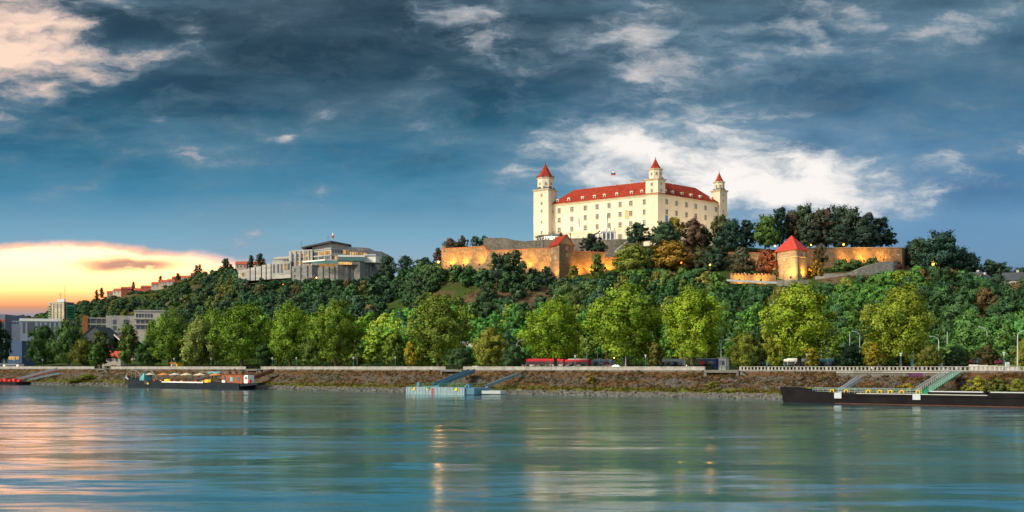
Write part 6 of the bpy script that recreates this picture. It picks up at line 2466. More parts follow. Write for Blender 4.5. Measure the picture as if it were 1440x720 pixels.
floodlight(720 + F * p.x / p.y, HY - (76 - CZ) * F / p.y, p.y, (ctw.x + dL.x * 5, ctw.y + dL.y * 5, 98), 22000 * KC, 'warm white floodlight below the crown tower', WW, 80, mast=14)
# ------------------------------------------------------------------ vegetation
random.seed(11)
rng = np.random.default_rng(23)


def trunk_mb(rng, H_, r0, ends, z_crown, spread=0.8, n_limbs=9):
    b = MB()
    lean = rng.uniform(-0.4, 0.4, 2)
    top = Vector((lean[0], lean[1], H_ * 0.62))
    b.lathe(0, 0, [(r0 * 1.7, -1.2), (r0 * 1.35, 0.1), (r0, 0.9)], 8)
    b.tube([(0, 0, 0.8), (lean[0] * 0.3, lean[1] * 0.3, H_ * 0.22), tuple(top * 0.7), tuple(top)], [r0, r0 * 0.85, r0 * 0.5, r0 * 0.2], 7)
    step = max(1, len(ends) // n_limbs)
    for e in ends[::step]:
        s = rng.uniform(0.14, 0.34)
        p0 = Vector((lean[0] * s, lean[1] * s, H_ * s))
        p1 = Vector((e[0], e[1], e[2] + z_crown))
        if p1.z < p0.z + 0.5:
            p0.z = max(1.2, p1.z - 1.2)
        md = p0 * 0.5 + p1 * 0.5 + Vector((e[0] * 0.12, e[1] * 0.12, -0.6))
        b.tube([tuple(p0), tuple(md), tuple(p1)], [r0 * 0.5, r0 * 0.3, r0 * 0.08], 5)
    return b


def big_tree(name, seed, W_, H_, z0, lobes, clumps, leaves, size, up, r0, taper=0.0):
    rg = np.random.default_rng(seed)
    v, tn, ends, nn = crown(rg, W_, H_ - z0, lobes, clumps, leaves, size, up, taper=taper)
    v[:, 2] += z0
    cm = quad_mesh(name + '_crown', v, tn, [LEAF], None, nn)
    tb_ = trunk_mb(rg, H_, r0, ends, z0)
    t = thing(name, name, 'tree', (0, 0, -200))
    c_ = bpy.data.objects.new('crown', cm)
    COL.objects.link(c_)
    c_.parent = t
    tb_.build('trunk', bark, t)
    return t


def place_big(proto, px, v, top, width, pw, ph, col, label, group, rotz=None, base=None, name=None):
    x, y = bank(px, v)
    z = 6.95
    h = zat(top, y) - z
    w = width / F * y
    t = dup(proto, (x, y, z), random.uniform(0, 6.28) if rotz is None else rotz, label, (w / pw, w / pw, h / ph), (col[0] * 1.28, col[1] * 1.52, col[2] * 1.25, 1), group)
    if name:
        t.name = name
    return t


POP = [big_tree('poplar', 40 + k, 17, 23, 3.9, 26, 15, 76, 0.46, 0.8, 0.5, tp) for k, tp in enumerate((0.45, 0.62, 0.35, 0.52))]
ROUND = [big_tree('broad_tree', 60 + k, 12, 12, 1.6, 24, 13, 55, 0.38, 0.1, 0.3) for k in range(2)]
SLIM = [big_tree('young_tree', 70 + k, 6, 9, 1.2, 18, 10, 44, 0.30, 0.5, 0.16, 0.25) for k in range(2)]
LIME, LIME2, OLIVE = (0.175, 0.215, 0.022), (0.135, 0.185, 0.022), (0.12, 0.135, 0.022)
DEEP, MID, YEL, DARK = (0.030, 0.062, 0.022), (0.060, 0.105, 0.024), (0.27, 0.20, 0.02), (0.016, 0.034, 0.022)
GP = 'big poplars along the promenade'
for k, (px, v, top, wd, col, lab) in enumerate((
        (238, 24, 438, 60, (0.085, 0.13, 0.022), 'poplar left of the pale rounded tree, leftmost tall one on the promenade'),
        (340, 24, 429, 82, (0.095, 0.145, 0.022), 'broad poplar behind the brick cabin of the parasol boat'),
        (408, 25, 430, 66, (0.115, 0.165, 0.022), 'poplar with bare lower trunk right of the stair landing by the boat'),
        (472, 24, 425, 74, (0.110, 0.150, 0.022), 'twin topped poplar left of the bright green bushes'),
        (300, 40, 436, 46, (0.095, 0.145, 0.022), 'narrow poplar standing behind the pale rounded tree'),
        (616, 23, 416, 88, (0.125, 0.150, 0.030), 'large grey green poplar above the landing behind the blue pontoon'),
        (781, 24, 421, 82, (0.150, 0.200, 0.022), 'round crowned poplar with slim leaning trunk beside the red tram'),
        (880, 24, 402, 104, (0.145, 0.190, 0.022), 'broad many lobed poplar right of the round crowned one'),
        (975, 24, 407, 80, (0.175, 0.215, 0.022), 'upright yellow green poplar left of the curved light by the kiosk'),
        (1124, 25, 400, 102, (0.185, 0.215, 0.024), 'tallest yellow green poplar in front of the square tower'),
        (1267, 25, 403, 88, (0.165, 0.185, 0.026), 'open crowned poplar with visible limbs, last in the row'))):
    place_big(POP[k % 4], px, v, top, wd * 1.04, 17, 23, col, lab, GP)
GB = 'smaller promenade trees'
for k, (proto, pw, ph, px, v, top, wd, col, lab) in enumerate((
        (ROUND[0], 12, 12, 283, 20, 452, 60, (0.135, 0.15, 0.045), 'pale rounded tree between the two left poplars'),
        (ROUND[1], 12, 12, 282, 23, 446, 36, (0.125, 0.145, 0.045), 'small pale tree peeping over the rounded one'),
        (ROUND[1], 12, 12, -6, 24, 450, 40, DARK, 'very dark tree at the picture edge above the red stage'),
        (ROUND[0], 12, 12, 60, 22, 459, 44, DEEP, 'dark green tree in front of the pale blue office'),
        (ROUND[1], 12, 12, 96, 24, 452, 54, (0.045, 0.08, 0.026), 'dark leafy tree below the tower block'),
        (ROUND[0], 12, 12, 118, 18, 478, 40, (0.085, 0.09, 0.02), 'olive bushy tree left of the red roofed hut'),
        (SLIM[0], 6, 9, 142, 22, 466, 40, (0.05, 0.06, 0.02), 'brownish tree before the black gable hall'),
        (SLIM[1], 6, 9, 179, 20, 454, 34, (0.060, 0.088, 0.022), 'slim conical tree right of the red roofed hut'),
        (SLIM[0], 6, 9, 136, 17, 485, 28, (0.05, 0.09, 0.025), 'low green tree just left of the red roofed hut'),
        (ROUND[1], 12, 12, 207, 22, 480, 34, DEEP, 'dark bush like tree below the salmon roofs'),
        (ROUND[0], 12, 12, 215, 40, 452, 30, (0.06, 0.11, 0.024), 'green tree behind the leftmost tall poplar'),
        (ROUND[0], 12, 12, 440, 22, 470, 44, (0.07, 0.10, 0.024), 'low rounded tree between the two right leaning poplars'),
        (SLIM[1], 6, 9, 372, 21, 482, 34, DEEP, 'dark low tree under the broad poplar by the landing'),
        (SLIM[0], 6, 9, 556, 22, 466, 32, (0.085, 0.11, 0.022), 'slender green tree left of the small yellow tree'),
        (SLIM[1], 6, 9, 578, 18, 478, 21, (0.26, 0.19, 0.022), 'small yellow tree left of the large grey green poplar'),
        (SLIM[0], 6, 9, 598, 22, 482, 22, OLIVE, 'small olive sapling between yellow tree and large poplar'),
        (ROUND[1], 12, 12, 690, 22, 462, 58, (0.16, 0.15, 0.03), 'broad olive yellow tree in front of the colourful billboard'),
        (ROUND[0], 12, 12, 645, 18, 490, 42, (0.045, 0.075, 0.035), 'low grey green bush under the large poplar'),
        (ROUND[1], 12, 12, 722, 20, 486, 40, (0.045, 0.075, 0.040), 'grey green bushy tree left of the red tram'),
        (SLIM[1], 6, 9, 922, 22, 482, 28, (0.10, 0.085, 0.03), 'small brownish tree between the two middle poplars'),
        (ROUND[0], 12, 12, 1048, 20, 468, 44, (0.125, 0.13, 0.024), 'olive tree right of the white kiosk'),
        (ROUND[1], 12, 12, 1058, 22, 482, 42, (0.055, 0.075, 0.022), 'darker tree nested against the olive tree by the kiosk'),
        (SLIM[0], 6, 9, 1090, 20, 470, 30, (0.17, 0.165, 0.024), 'slender yellow green tree left of the tallest poplar'),
        (SLIM[1], 6, 9, 1142, 19, 488, 26, (0.18, 0.15, 0.024), 'small yellowish tree under the tallest poplar'),
        (SLIM[0], 6, 9, 1228, 19, 482, 26, (0.20, 0.15, 0.022), 'small golden tree left of the last poplar'),
        (ROUND[0], 12, 12, 1240, 27, 466, 40, OLIVE, 'olive tree tucked against the last poplar'),
        (ROUND[1], 12, 12, 1300, 24, 480, 46, (0.10, 0.10, 0.022), 'low olive tree right of the last poplar'),
        (ROUND[0], 12, 12, 1196, 28, 486, 42, DARK, 'dark round bush tree below the plain grey mast'),
        (ROUND[1], 12, 12, 1345, 34, 490, 34, (0.02, 0.04, 0.02), 'dark tree left of the raised car park'),
        (SLIM[1], 6, 9, 1388, 34, 484, 28, (0.075, 0.055, 0.028), 'brown leaved small tree before the parked cars'),
        (ROUND[0], 12, 12, 1444, 30, 478, 40, (0.15, 0.14, 0.022), 'yellow olive tree at the picture edge behind the last street light'))):
    place_big(proto, px, v, top, wd, pw, ph, col, lab, GB)
for o in POP + ROUND + SLIM:
    for ch in list(o.children):
        bpy.data.objects.remove(ch)
    bpy.data.objects.remove(o)

# --- medium trees of the hill: one mesh each (crown and trunk), shared shapes
HN = {}
GAIN = 2.3


def hill_proto(seed, W_, H_, lobes, clumps, leaves, size, up, taper=0.0):
    rg = np.random.default_rng(seed)
    v, tn, ends, nn = crown(rg, W_, H_ * 0.88, lobes, clumps, leaves, size, up, taper=taper)
    v[:, 2] += H_ * 0.12
    ex = MB()
    ex.tube([(0, 0, -2.5), (0, 0, H_ * 0.3), (0.2, 0.1, H_ * 0.7)], [0.32, 0.24, 0.08], 6)
    for e in ends[::4]:
        ex.tube([(0, 0, H_ * 0.25), (e[0], e[1], e[2] + H_ * 0.12)], [0.13, 0.04], 4)
    me = quad_mesh('hillside_tree', v, tn, [LEAF, bark], ex, nn)
    HN[me.name] = nn
    return me, W_, H_


HT = [hill_proto(100, 9, 10, 16, 10, 34, 0.46, 0.1), hill_proto(101, 8, 11, 16, 10, 34, 0.45, 0.3), hill_proto(102, 10, 9, 17, 10, 34, 0.46, 0.0),
      hill_proto(103, 7, 12, 16, 10, 30, 0.44, 0.5, 0.2), hill_proto(104, 9, 9, 14, 10, 36, 0.48, 0.1), hill_proto(105, 11, 12, 24, 11, 36, 0.48, 0.15)]


def put_tree(x, y, z, w, h, col, k, label=None, group=None, name='hillside_tree'):
    me, W_, H_ = HT[k]
    col = tuple(min(0.3, c_ * GAIN) for c_ in col)
    o = bpy.data.objects.new(name, me)
    COL.objects.link(o)
    o.location, o.rotation_euler, o.scale = (x, y, z), (0, 0, random.uniform(0, 6.28)), (w / W_, w / W_, h / H_)
    o.color = (*col, 1)
    return tag(o, label, 'tree', group)


# --- trees one can single out around the castle, by hand: bearing, distance, top row, base row, width in photo pixels
GC = 'trees around the castle walls'
for px, Y, top, base, wd, col, k, lab in (
        (898, 478, 315, 346, 29, (0.018, 0.042, 0.028), 0, 'dark green round tree nearest the white portico before the castle'),
        (934, 476, 314, 350, 34, (0.024, 0.050, 0.030), 5, 'dark green tree right below the blue banner'),
        (949, 480, 308, 340, 22, (0.15, 0.115, 0.02), 1, 'yellowing tree behind the dark one below the banner'),
        (976, 476, 311, 352, 30, (0.055, 0.036, 0.026), 5, 'brownish red tree before the short castle facade'),
        (991, 480, 322, 350, 16, (0.022, 0.045, 0.028), 1, 'small dark tree against the right side of the brown one'),
        (1013, 478, 306, 352, 26, (0.045, 0.050, 0.024), 1, 'tall tree with rusty top before the last tower'),
        (1026, 472, 312, 356, 36, (0.016, 0.036, 0.028), 5, 'dense dark tree right of the rusty topped one'),
        (1049, 476, 312, 352, 24, (0.018, 0.034, 0.028), 3, 'slim dark tree standing apart right of the castle'),
        (1076, 474, 306, 352, 32, (0.040, 0.078, 0.020), 5, 'brighter green tree left of the dark grove'),
        (1096, 478, 296, 350, 26, (0.014, 0.030, 0.026), 1, 'tall dark tree at the left edge of the grove'),
        (1113, 484, 300, 345, 30, (0.040, 0.036, 0.024), 5, 'brown green tree behind the red pyramid roof'),
        (1133, 482, 292, 346, 34, (0.024, 0.038, 0.026), 5, 'highest tree of the grove above the red pyramid roof'),
        (1152, 476, 300, 350, 30, (0.030, 0.034, 0.026), 1, 'dark brownish tree right of the highest grove tree'),
        (1162, 488, 296, 345, 28, (0.045, 0.030, 0.024), 3, 'rusty tinged tree in the middle of the grove'),
        (1178, 486, 293, 346, 34, (0.016, 0.032, 0.026), 5, 'broad dark tree in the middle of the grove'),
        (1198, 482, 296, 348, 34, (0.022, 0.036, 0.026), 5, 'broad grey green tree over the lamp on the rampart'),
        (1218, 484, 303, 348, 32, (0.016, 0.030, 0.026), 0, 'dark round tree near the right end of the grove'),
        (1238, 486, 309, 349, 28, (0.014, 0.030, 0.026), 1, 'last tall dark tree at the right end of the grove'),
        (1250, 488, 325, 349, 18, (0.014, 0.030, 0.026), 0, 'low dark tree closing the grove on the right'),
        (1140, 474, 316, 352, 30, (0.020, 0.034, 0.026), 0, 'dark tree in front of the grove right of the pyramid roof'),
        (1180, 472, 318, 352, 34, (0.016, 0.030, 0.024), 5, 'wide low dark tree in front of the grove'),
        (1216, 474, 322, 352, 34, (0.016, 0.030, 0.024), 5, 'wide dark tree in front of the right part of the grove'),
        (1284, 452, 340, 380, 24, (0.020, 0.040, 0.030), 1, 'dark tree just beyond the end of the long rampart'),
        (1298, 446, 338, 384, 30, (0.024, 0.044, 0.030), 0, 'mid dark tree left of the largest dark tree on the right hill'),
        (1322, 440, 329, 384, 48, (0.014, 0.034, 0.028), 5, 'largest dark tree on the right hill'),
        (1347, 442, 352, 386, 34, (0.018, 0.040, 0.030), 5, 'dark tree sloping down right of the largest dark tree'),
        (1363, 446, 358, 388, 26, (0.016, 0.036, 0.028), 0, 'round dark tree farther down the right skyline'),
        (1392, 452, 367, 396, 26, (0.022, 0.042, 0.030), 0, 'dark tree on the skyline above the small white villa'),
        (1408, 456, 371, 398, 26, (0.020, 0.040, 0.030), 5, 'dark tree on the skyline left of the larger villa'),
        (1436, 462, 378, 400, 28, (0.020, 0.040, 0.030), 0, 'dark tree on the skyline above the larger villa'),
        (832, 470, 330, 356, 25, (0.016, 0.026, 0.022), 0, 'blackish tree left of the portico behind the lit wall'),
        (843, 468, 341, 357, 20, (0.020, 0.038, 0.026), 2, 'low dark tree under the portico behind the lit wall'),
        (943, 444, 342, 384, 44, (0.150, 0.085, 0.016), 5, 'orange autumn tree on the slope below the blue banner'),
        (964, 448, 350, 384, 28, (0.075, 0.050, 0.022), 2, 'dull rust tree against the right of the orange tree'),
        (887, 440, 346, 388, 40, (0.085, 0.105, 0.020), 5, 'yellow green tree by the red lamps'),
        (912, 446, 352, 386, 30, (0.040, 0.065, 0.024), 0, 'green tree between yellow green and orange ones'),
        (986, 446, 350, 384, 32, (0.040, 0.045, 0.024), 5, 'olive brown tree right of the orange tree'),
        (1008, 440, 349, 386, 30, (0.022, 0.042, 0.028), 0, 'dark tree before the dim brick rampart'),
        (1043, 420, 352, 394, 34, (0.030, 0.036, 0.022), 2, 'dark umbrella shaped tree in the lit court'),
        (1077, 420, 354, 394, 28, (0.105, 0.040, 0.022), 2, 'rust red tree in the lit court beside the square tower'),
        (840, 440, 359, 400, 17, (0.050, 0.085, 0.022), 3, 'slim green tree before the lit wall right of the gatehouse'),
        (806, 442, 375, 400, 15, (0.10, 0.10, 0.02), 0, 'small yellowish bush at the gatehouse corner'),
        (726, 450, 355, 400, 26, (0.024, 0.046, 0.026), 3, 'tallest dark tree before the long golden rampart'),
        (713, 452, 358, 398, 20, (0.022, 0.044, 0.026), 3, 'dark tree left of the tallest one before the rampart'),
        (699, 452, 359, 400, 24, (0.020, 0.042, 0.026), 1, 'bushy dark tree before the rampart step'),
        (768, 446, 377, 406, 22, (0.018, 0.038, 0.026), 0, 'dark bush left under the gatehouse'),
        (616, 508, 350, 372, 12, (0.045, 0.026, 0.022), 0, 'reddish tree at the left rampart end by the bright lamp'),
        (633, 528, 337, 360, 18, (0.050, 0.030, 0.026), 2, 'reddish tree behind the sentry turret'),
        (651, 530, 333, 360, 14, (0.045, 0.036, 0.028), 0, 'thin brownish tree on the rampart skyline'),
        (645, 526, 341, 360, 24, (0.028, 0.034, 0.024), 2, 'low dark shrub row behind the golden rampart'),
        (669, 530, 334, 360, 15, (0.022, 0.050, 0.030), 1, 'green tree behind the rampart left of the bastion'),
        (682, 534, 333, 356, 14, (0.022, 0.040, 0.028), 0, 'dark tree above the left end of the bastion'),
        (789, 498, 328, 340, 6, (0.016, 0.030, 0.024), 3, 'tiny dark tree on the terrace before the facade'),
        (1153, 424, 346, 376, 17, (0.055, 0.045, 0.024), 1, 'thin brownish tree right of the square tower'),
        (1148, 414, 366, 396, 18, (0.115, 0.085, 0.018), 0, 'yellowish lit shrub at the right foot of the square tower'),
        (1183, 418, 366, 388, 22, (0.035, 0.070, 0.022), 2, 'green shrub before the long rampart, left one'),
        (1203, 418, 367, 386, 26, (0.030, 0.062, 0.022), 2, 'green shrub before the long rampart, middle one'),
        (1226, 420, 364, 384, 22, (0.035, 0.060, 0.022), 2, 'green shrub before the long rampart, right one'),
        (1262, 410, 368, 384, 14, (0.050, 0.022, 0.026), 0, 'dark red shrub at the top of the ramp wall'),
        (1404, 392, 388, 414, 26, (0.022, 0.046, 0.030), 0, 'dark tree in front of the left side of the larger villa'),
        (1442, 390, 391, 416, 24, (0.030, 0.056, 0.026), 2, 'dark green tree in front of the edge house'),
        (545, 612, 362, 396, 28, (0.022, 0.040, 0.030), 0, 'dark tree right of the assembly building'),
        (570, 600, 362, 392, 24, (0.020, 0.040, 0.030), 1, 'dark tree on the ridge between assembly building and rampart'),
        (595, 560, 364, 390, 28, (0.022, 0.046, 0.030), 0, 'green dark tree left of the bright orange lamp')):
    h = (base - top) / F * Y
    x, y, z = P(px, base, Y)
    put_tree(x, y, z, wd / F * Y * 1.30, h * 1.06, col, k, lab, GC, 'castle_hill_tree')

# --- hillside trees: individuals, placed on the terrain and kept below the sight lines of the walls
TOPLINE = [(-80, 452), (0, 446), (60, 438), (108, 424), (145, 417), (165, 414), (200, 416), (225, 408), (250, 400), (280, 384), (318, 372), (330, 374), (337, 385), (350, 389), (400, 391), (412, 392), (430, 389), (480, 388), (520, 388), (536, 378), (548, 368), (600, 366), (612, 374), (640, 371),
           (690, 372), (700, 370), (742, 372), (752, 378), (775, 390), (812, 388), (850, 386), (862, 380), (880, 374), (920, 376), (980, 374), (1012, 380), (1026, 396), (1090, 400), (1140, 398), (1160, 394), (1190, 388), (1230, 382), (1262, 378), (1285, 372), (1300, 374), (1340, 372), (1375, 386),
           (1400, 390), (1420, 396), (1460, 390), (1600, 402)]
tlx, tly = [a for a, b in TOPLINE], [b for a, b in TOPLINE]


def zone_col(px, py):
    r = random.random()
    if px < 330:
        c = (0.030, 0.056, 0.024) if r < 0.55 else ((0.022, 0.044, 0.026) if r < 0.8 else (0.060, 0.072, 0.022))
    elif px < 560:
        c = (0.020, 0.044, 0.024) if r < 0.6 else ((0.030, 0.066, 0.030) if r < 0.9 else (0.065, 0.060, 0.026))
        if py > 450:
            c = (0.075, 0.150, 0.022) if r < 0.6 else (0.120, 0.165, 0.022)
    elif px < 870:
        c = (0.024, 0.050, 0.022) if r < 0.6 else ((0.045, 0.072, 0.022) if r < 0.85 else (0.028, 0.062, 0.036))
        if py > 438:
            c = (0.040, 0.112, 0.026) if r < 0.55 else ((0.085, 0.150, 0.022) if r < 0.85 else (0.022, 0.062, 0.034))
    elif px < 1180:
        c = (0.024, 0.058, 0.024) if r < 0.5 else ((0.050, 0.085, 0.022) if r < 0.8 else (0.085, 0.085, 0.022))
        if py > 440:
            c = (0.050, 0.110, 0.024) if r < 0.55 else ((0.10, 0.14, 0.022) if r < 0.8 else (0.026, 0.060, 0.028))
    elif px < 1290:
        c = (0.045, 0.105, 0.024) if r < 0.6 else ((0.10, 0.155, 0.022) if r < 0.85 else (0.022, 0.052, 0.026))
    else:
        c = (0.020, 0.046, 0.022) if r < 0.65 else ((0.032, 0.072, 0.028) if r < 0.94 else (0.068, 0.050, 0.022))
        if py > 455 and r < 0.6:
            c = (0.040, 0.095, 0.026)
    j = random.uniform(0.85, 1.2)
    return tuple(q * j * random.uniform(0.9, 1.1) for q in c)


def bare(px, py):
    n = 0.0
    for cx, cy, rx_, ry_ in ((665, 412, 50, 19), (738, 417, 50, 17), (603, 408, 26, 13), (520, 412, 22, 9), (560, 432, 22, 8), (1010, 428, 18, 9)):
        n = max(n, 1 - ((px - cx) / rx_) ** 2 - ((py - cy) / ry_) ** 2)
    return n > 0


cand = []
for row in range(9):
    s = (row + 0.4) / 9.0
    for i in range(64):
        px = -10 + i * 23.2 + (row % 2) * 11 + random.uniform(-7, 7)
        ss = min(1.02, max(0.02, s + random.uniform(-0.045, 0.045))) * 2.0
        j = min(max(int(np.searchsorted(_px, px)) - 1, 0), len(_px) - 2)
        f = (px - _px[j]) / (_px[j + 1] - _px[j])
        f = f * f * (3 - 2 * f)
        ky = _ky[j] * (1 - f) + _ky[j + 1] * f
        Y = float(np.interp(ss, np.arange(len(ky)), ky))
        x = (px - 720) / F * Y
        z = Hs(x, Y)
        base = HY - (z - CZ) * F / Y
        h = random.uniform(6.5, 11.5)
        w = random.uniform(7.0, 11.0)
        lim = float(np.interp(px, tlx, tly)) + random.uniform(0, 5)
        hmax = (base - lim) / F * Y
        h = min(h, hmax)
        if h < 2.2:
            continue
        w = min(w, h * 1.35)
        if bare(px, base - h * F / Y * 0.5) and random.random() < 0.85:
            continue
        if px < 240 and Y < 600 and base > 470:
            continue
        cand.append((px, base - h / 2 * F / Y, x, Y, z - 0.4, w, h))
random.shuffle(cand)
# the ones that show largest stand as individuals, the far wood is one mass
cand.sort(key=lambda q: -(q[5] * q[6]) / q[3] ** 2)
solo, mass = cand[:225], cand[225:]


def region(px):
    for lim, nm in ((60, 'by the picture edge'), (130, 'below the far ridge'), (230, 'above the salmon roofs'), (335, 'left of the assembly building'), (440, 'under the low assembly wing'), (550, 'under the granite terrace'), (625, 'under the bright orange lamp'),
                    (700, 'under the rampart step'), (775, 'left of the gatehouse'), (862, 'under the gatehouse'), (945, 'under the portico'), (1020, 'under the banner'), (1085, 'under the lit court'), (1145, 'under the square tower'), (1215, 'under the ramp wall'),
                    (1290, 'under the long pale rampart'), (1370, 'under the largest dark tree'), (3000, 'under the white villas')):
        if px < lim:
            return nm


groups = {}
for q in solo:
    col = zone_col(q[0], q[1])
    shade = 'rusty' if col[0] > col[1] * 0.98 else ('bright green' if col[1] > 0.09 else ('mid green' if col[1] > 0.055 else 'dark green'))
    lim = float(np.interp(q[0], tlx, tly))
    rowname = 'high on the slope' if q[1] < lim + 28 else ('midway down the slope' if q[1] < lim + 58 else 'at the slope foot')
    form = 'bush' if q[6] < 4.5 else 'tree'
    groups.setdefault((region(q[0]), rowname, shade, form), []).append((q, col))
ORD = ['first', 'second', 'third', 'fourth', 'fifth', 'sixth', 'seventh', 'eighth', 'ninth', 'tenth', 'eleventh', 'twelfth', 'thirteenth', 'fourteenth', 'fifteenth', 'sixteenth', 'seventeenth', 'eighteenth']
for (rg_, rown, shade, form), lst in groups.items():
    lst.sort(key=lambda e: e[0][0])
    for i, (q, col) in enumerate(lst):
        if len(lst) == 1:
            lab = f'lone {shade} {form} {rown} {rg_}'
        else:
            lab = f'{ORD[i]} {shade} {form} from left {rown} {rg_}'
        put_tree(q[2], q[3], q[4], q[5], q[6], col, random.choice((0, 1, 2, 4, 5, 0, 2)), lab, 'trees on the hillside')


def merge_trees(name, items, nleaf_step, lab=None):
    """far wood: many small crowns in one mesh"""
    vs_, ts, ns_ = [], [], []
    for (px, py, x, Y, z, w, h) in items:
        me, W_, H_ = HT[random.choice((0, 1, 2, 4))]
        key = me.name
        if key not in merge_trees.cache:
            nq = sum(1 for p in me.polygons if p.material_index == 0)
            co = np.empty(len(me.vertices) * 3, np.float32)
            me.vertices.foreach_get('co', co)
            merge_trees.cache[key] = (co.reshape(-1, 3)[:nq * 4].reshape(nq, 4, 3), nq)
        q, nq = merge_trees.cache[key]
        sel = rng.permutation(nq)[:nq // nleaf_step]
        nn = HN[key].reshape(nq, 4, 3)[sel]
        q = q[sel].copy()
        c_ = q.mean(1, keepdims=True)
        q = c_ + (q - c_) * math.sqrt(nleaf_step) * 1.05
        a = random.uniform(0, 6.28)
        s = np.array([w / W_, w / W_, h / H_])
        q = q * s
        rot = np.array([[math.cos(a), -math.sin(a), 0], [math.sin(a), math.cos(a), 0], [0, 0, 1]])
        q = q @ rot.T + np.array([x, Y, z])
        ns_.append((nn @ rot.T).reshape(-1, 3))
        col = np.array(zone_col(px, py)) * GAIN
        vs_.append(q.reshape(-1, 3))
        ts.append(col[None, :] * rng.uniform(0.8, 1.22, (len(q), 1)) * rng.uniform(0.92, 1.08, (len(q), 3)))
    me = quad_mesh(name, np.concatenate(vs_), np.concatenate(ts), [LEAF], None, np.concatenate(ns_))
    o = bpy.data.objects.new(name, me)
    COL.objects.link(o)
    return tag(o, lab, None, None, 'stuff')


merge_trees.cache = {}
# more far wood on the left ridge and filling undergrowth everywhere
extra = []
for i in range(1050):
    px = random.uniform(-60, 620) if i < 800 else random.uniform(600, 1500)
    ss = random.uniform(0.4, 2.15) if i < 800 else random.uniform(0.2, 2.0)
    j = min(max(int(np.searchsorted(_px, px)) - 1, 0), len(_px) - 2)
    f = (px - _px[j]) / (_px[j + 1] - _px[j])
    f = f * f * (3 - 2 * f)
    ky = _ky[j] * (1 - f) + _ky[j + 1] * f
    Y = float(np.interp(ss, np.arange(len(ky)), ky))
    x = (px - 720) / F * Y
    z = Hs(x, Y)
    base = HY - (z - CZ) * F / Y
    h = random.uniform(5, 10)
    lim = float(np.interp(px, tlx, tly)) + random.uniform(0, 6)
    h = min(h, (base - lim) / F * Y)
    if h < 1.6 or (bare(px, base - h * F / Y * 0.5) and random.random() < 0.9) or (px < 240 and Y < 600 and base > 470):
        continue
    w = random.uniform(6.5, 10.5) if h > 5 else h * 1.6
    extra.append((px, base - h / 2 * F / Y, x, Y, z - 0.5, w, h))
merge_trees('hillside_woodland', mass + extra, 3, 'mixed green wood and undergrowth covering the hillside')
# skyline crest of the far left ridge: loose pines and bushes
crest = []
for i in range(150):
    px = random.uniform(-60, 345)
    lim = float(np.interp(px, tlx, tly))
    Y = float(np.interp(px, [0, 110, 200, 280, 340], [1240, 1180, 1030, 900, 800])) + random.uniform(-30, 60)
    x = (px - 720) / F * Y
    z = Hs(x, Y)
    base = HY - (z - CZ) * F / Y
    h = max(3.0, min(13, (base - lim) / F * Y * random.uniform(0.5, 1.1)))
    crest.append((px, base, x, Y, z - 0.6, random.uniform(7, 12), h))
merge_trees('ridge_woodland', crest, 3, 'dark wood along the crest of the far left ridge')
for px, top, Y, w, lab in ((136, 407.5, 1100, 5.5, 'pointed dark pine left of the lowest ridge house'), (143, 404.5, 1100, 6.5, 'taller pointed pine beside the lowest ridge house'), (187.5, 396, 1080, 6, 'pointed orange tinged pine above the terraced ridge houses'), (226, 387.5, 1040, 6, 'small pointed pine above the middle ridge houses'),
                           (250, 384, 1000, 8, 'dark round pine above the stepped ridge house'), (276, 372.5, 960, 5.5, 'tall thin pine beside the highest ridge hut'), (281, 371.5, 950, 5.5, 'slender pine next to the tall thin one'), (318, 363.5, 870, 11, 'round dark pine on the ridge left of the pale narrow house'),
                           (353, 359, 830, 7, 'pointed dark pine between ridge house and assembly building'), (366, 356.5, 830, 9, 'bushy pine behind the low assembly wing')):
    zt, x = zat(top, Y), (px - 720) / F * Y
    put_tree(x, Y, zt - 13, w, 13, (0.024, 0.036, 0.024) if 'orange' not in lab else (0.05, 0.035, 0.02), 3, lab, 'pines on the ridge skyline', 'ridge_pine')

# --- hedge between promenade and road, verge shrubs
def leaf_mass(name, centres, radii, n, size, cols, label, kind='stuff', cat=None):
    P_, N_, T_ = [], [], []
    for c_, r_, col in zip(centres, radii, cols):
        dv = rng.normal(0, 1, (n, 3))
        dv /= np.linalg.norm(dv, axis=1)[:, None]
        rr = rng.uniform(0.55, 1.05, (n, 1))
        P_.append(np.array(c_) + dv * rr * np.array(r_))
        N_.append(dv)
        T_.append(np.array(col)[None, :] * rng.uniform(0.75, 1.3, (n, 1)) * rng.uniform(0.9, 1.1, (n, 3)))
    lq = leaf_quads(rng, np.concatenate(P_), np.concatenate(N_), size)
    me = quad_mesh(name, lq, np.concatenate(T_), [LEAF], None, LAST_N[0])
    o = bpy.data.objects.new(name, me)
    COL.objects.link(o)
    return tag(o, label, cat, None, kind)


for (a, b_, lab) in ((700, 850, 'dark hedge in front of the red tram'), (862, 1000, 'dark hedge between the two middle poplars'), (1060, 1235, 'dark hedge along the road before the buses'), (1236, 1345, 'low dark hedge at the last poplar'), (390, 560, 'dark hedge behind the parapet near the bright bushes'), (150, 380, 'dark hedge behind the parasol boat parapet'), (0, 140, 'dark hedge above the red stage')):
    cs, rs, co = [], [], []
    px = a
    while px < b_:
        x, y = bank(px, 27.5 + random.uniform(-0.6, 0.6))
        cs.append((x, y, 7.5 + random.uniform(-0.1, 0.25)))
        rs.append((random.uniform(1.0, 1.7), 1.0, random.uniform(0.7, 1.15)))
        k = random.uniform(0.7, 1.2)
        co.append((0.018 * k, 0.040 * k, 0.018 * k))
        px += random.uniform(3.0, 6.0)
    leaf_mass('hedge', cs, rs, 120, 0.34, co, lab, 'thing', 'hedge')
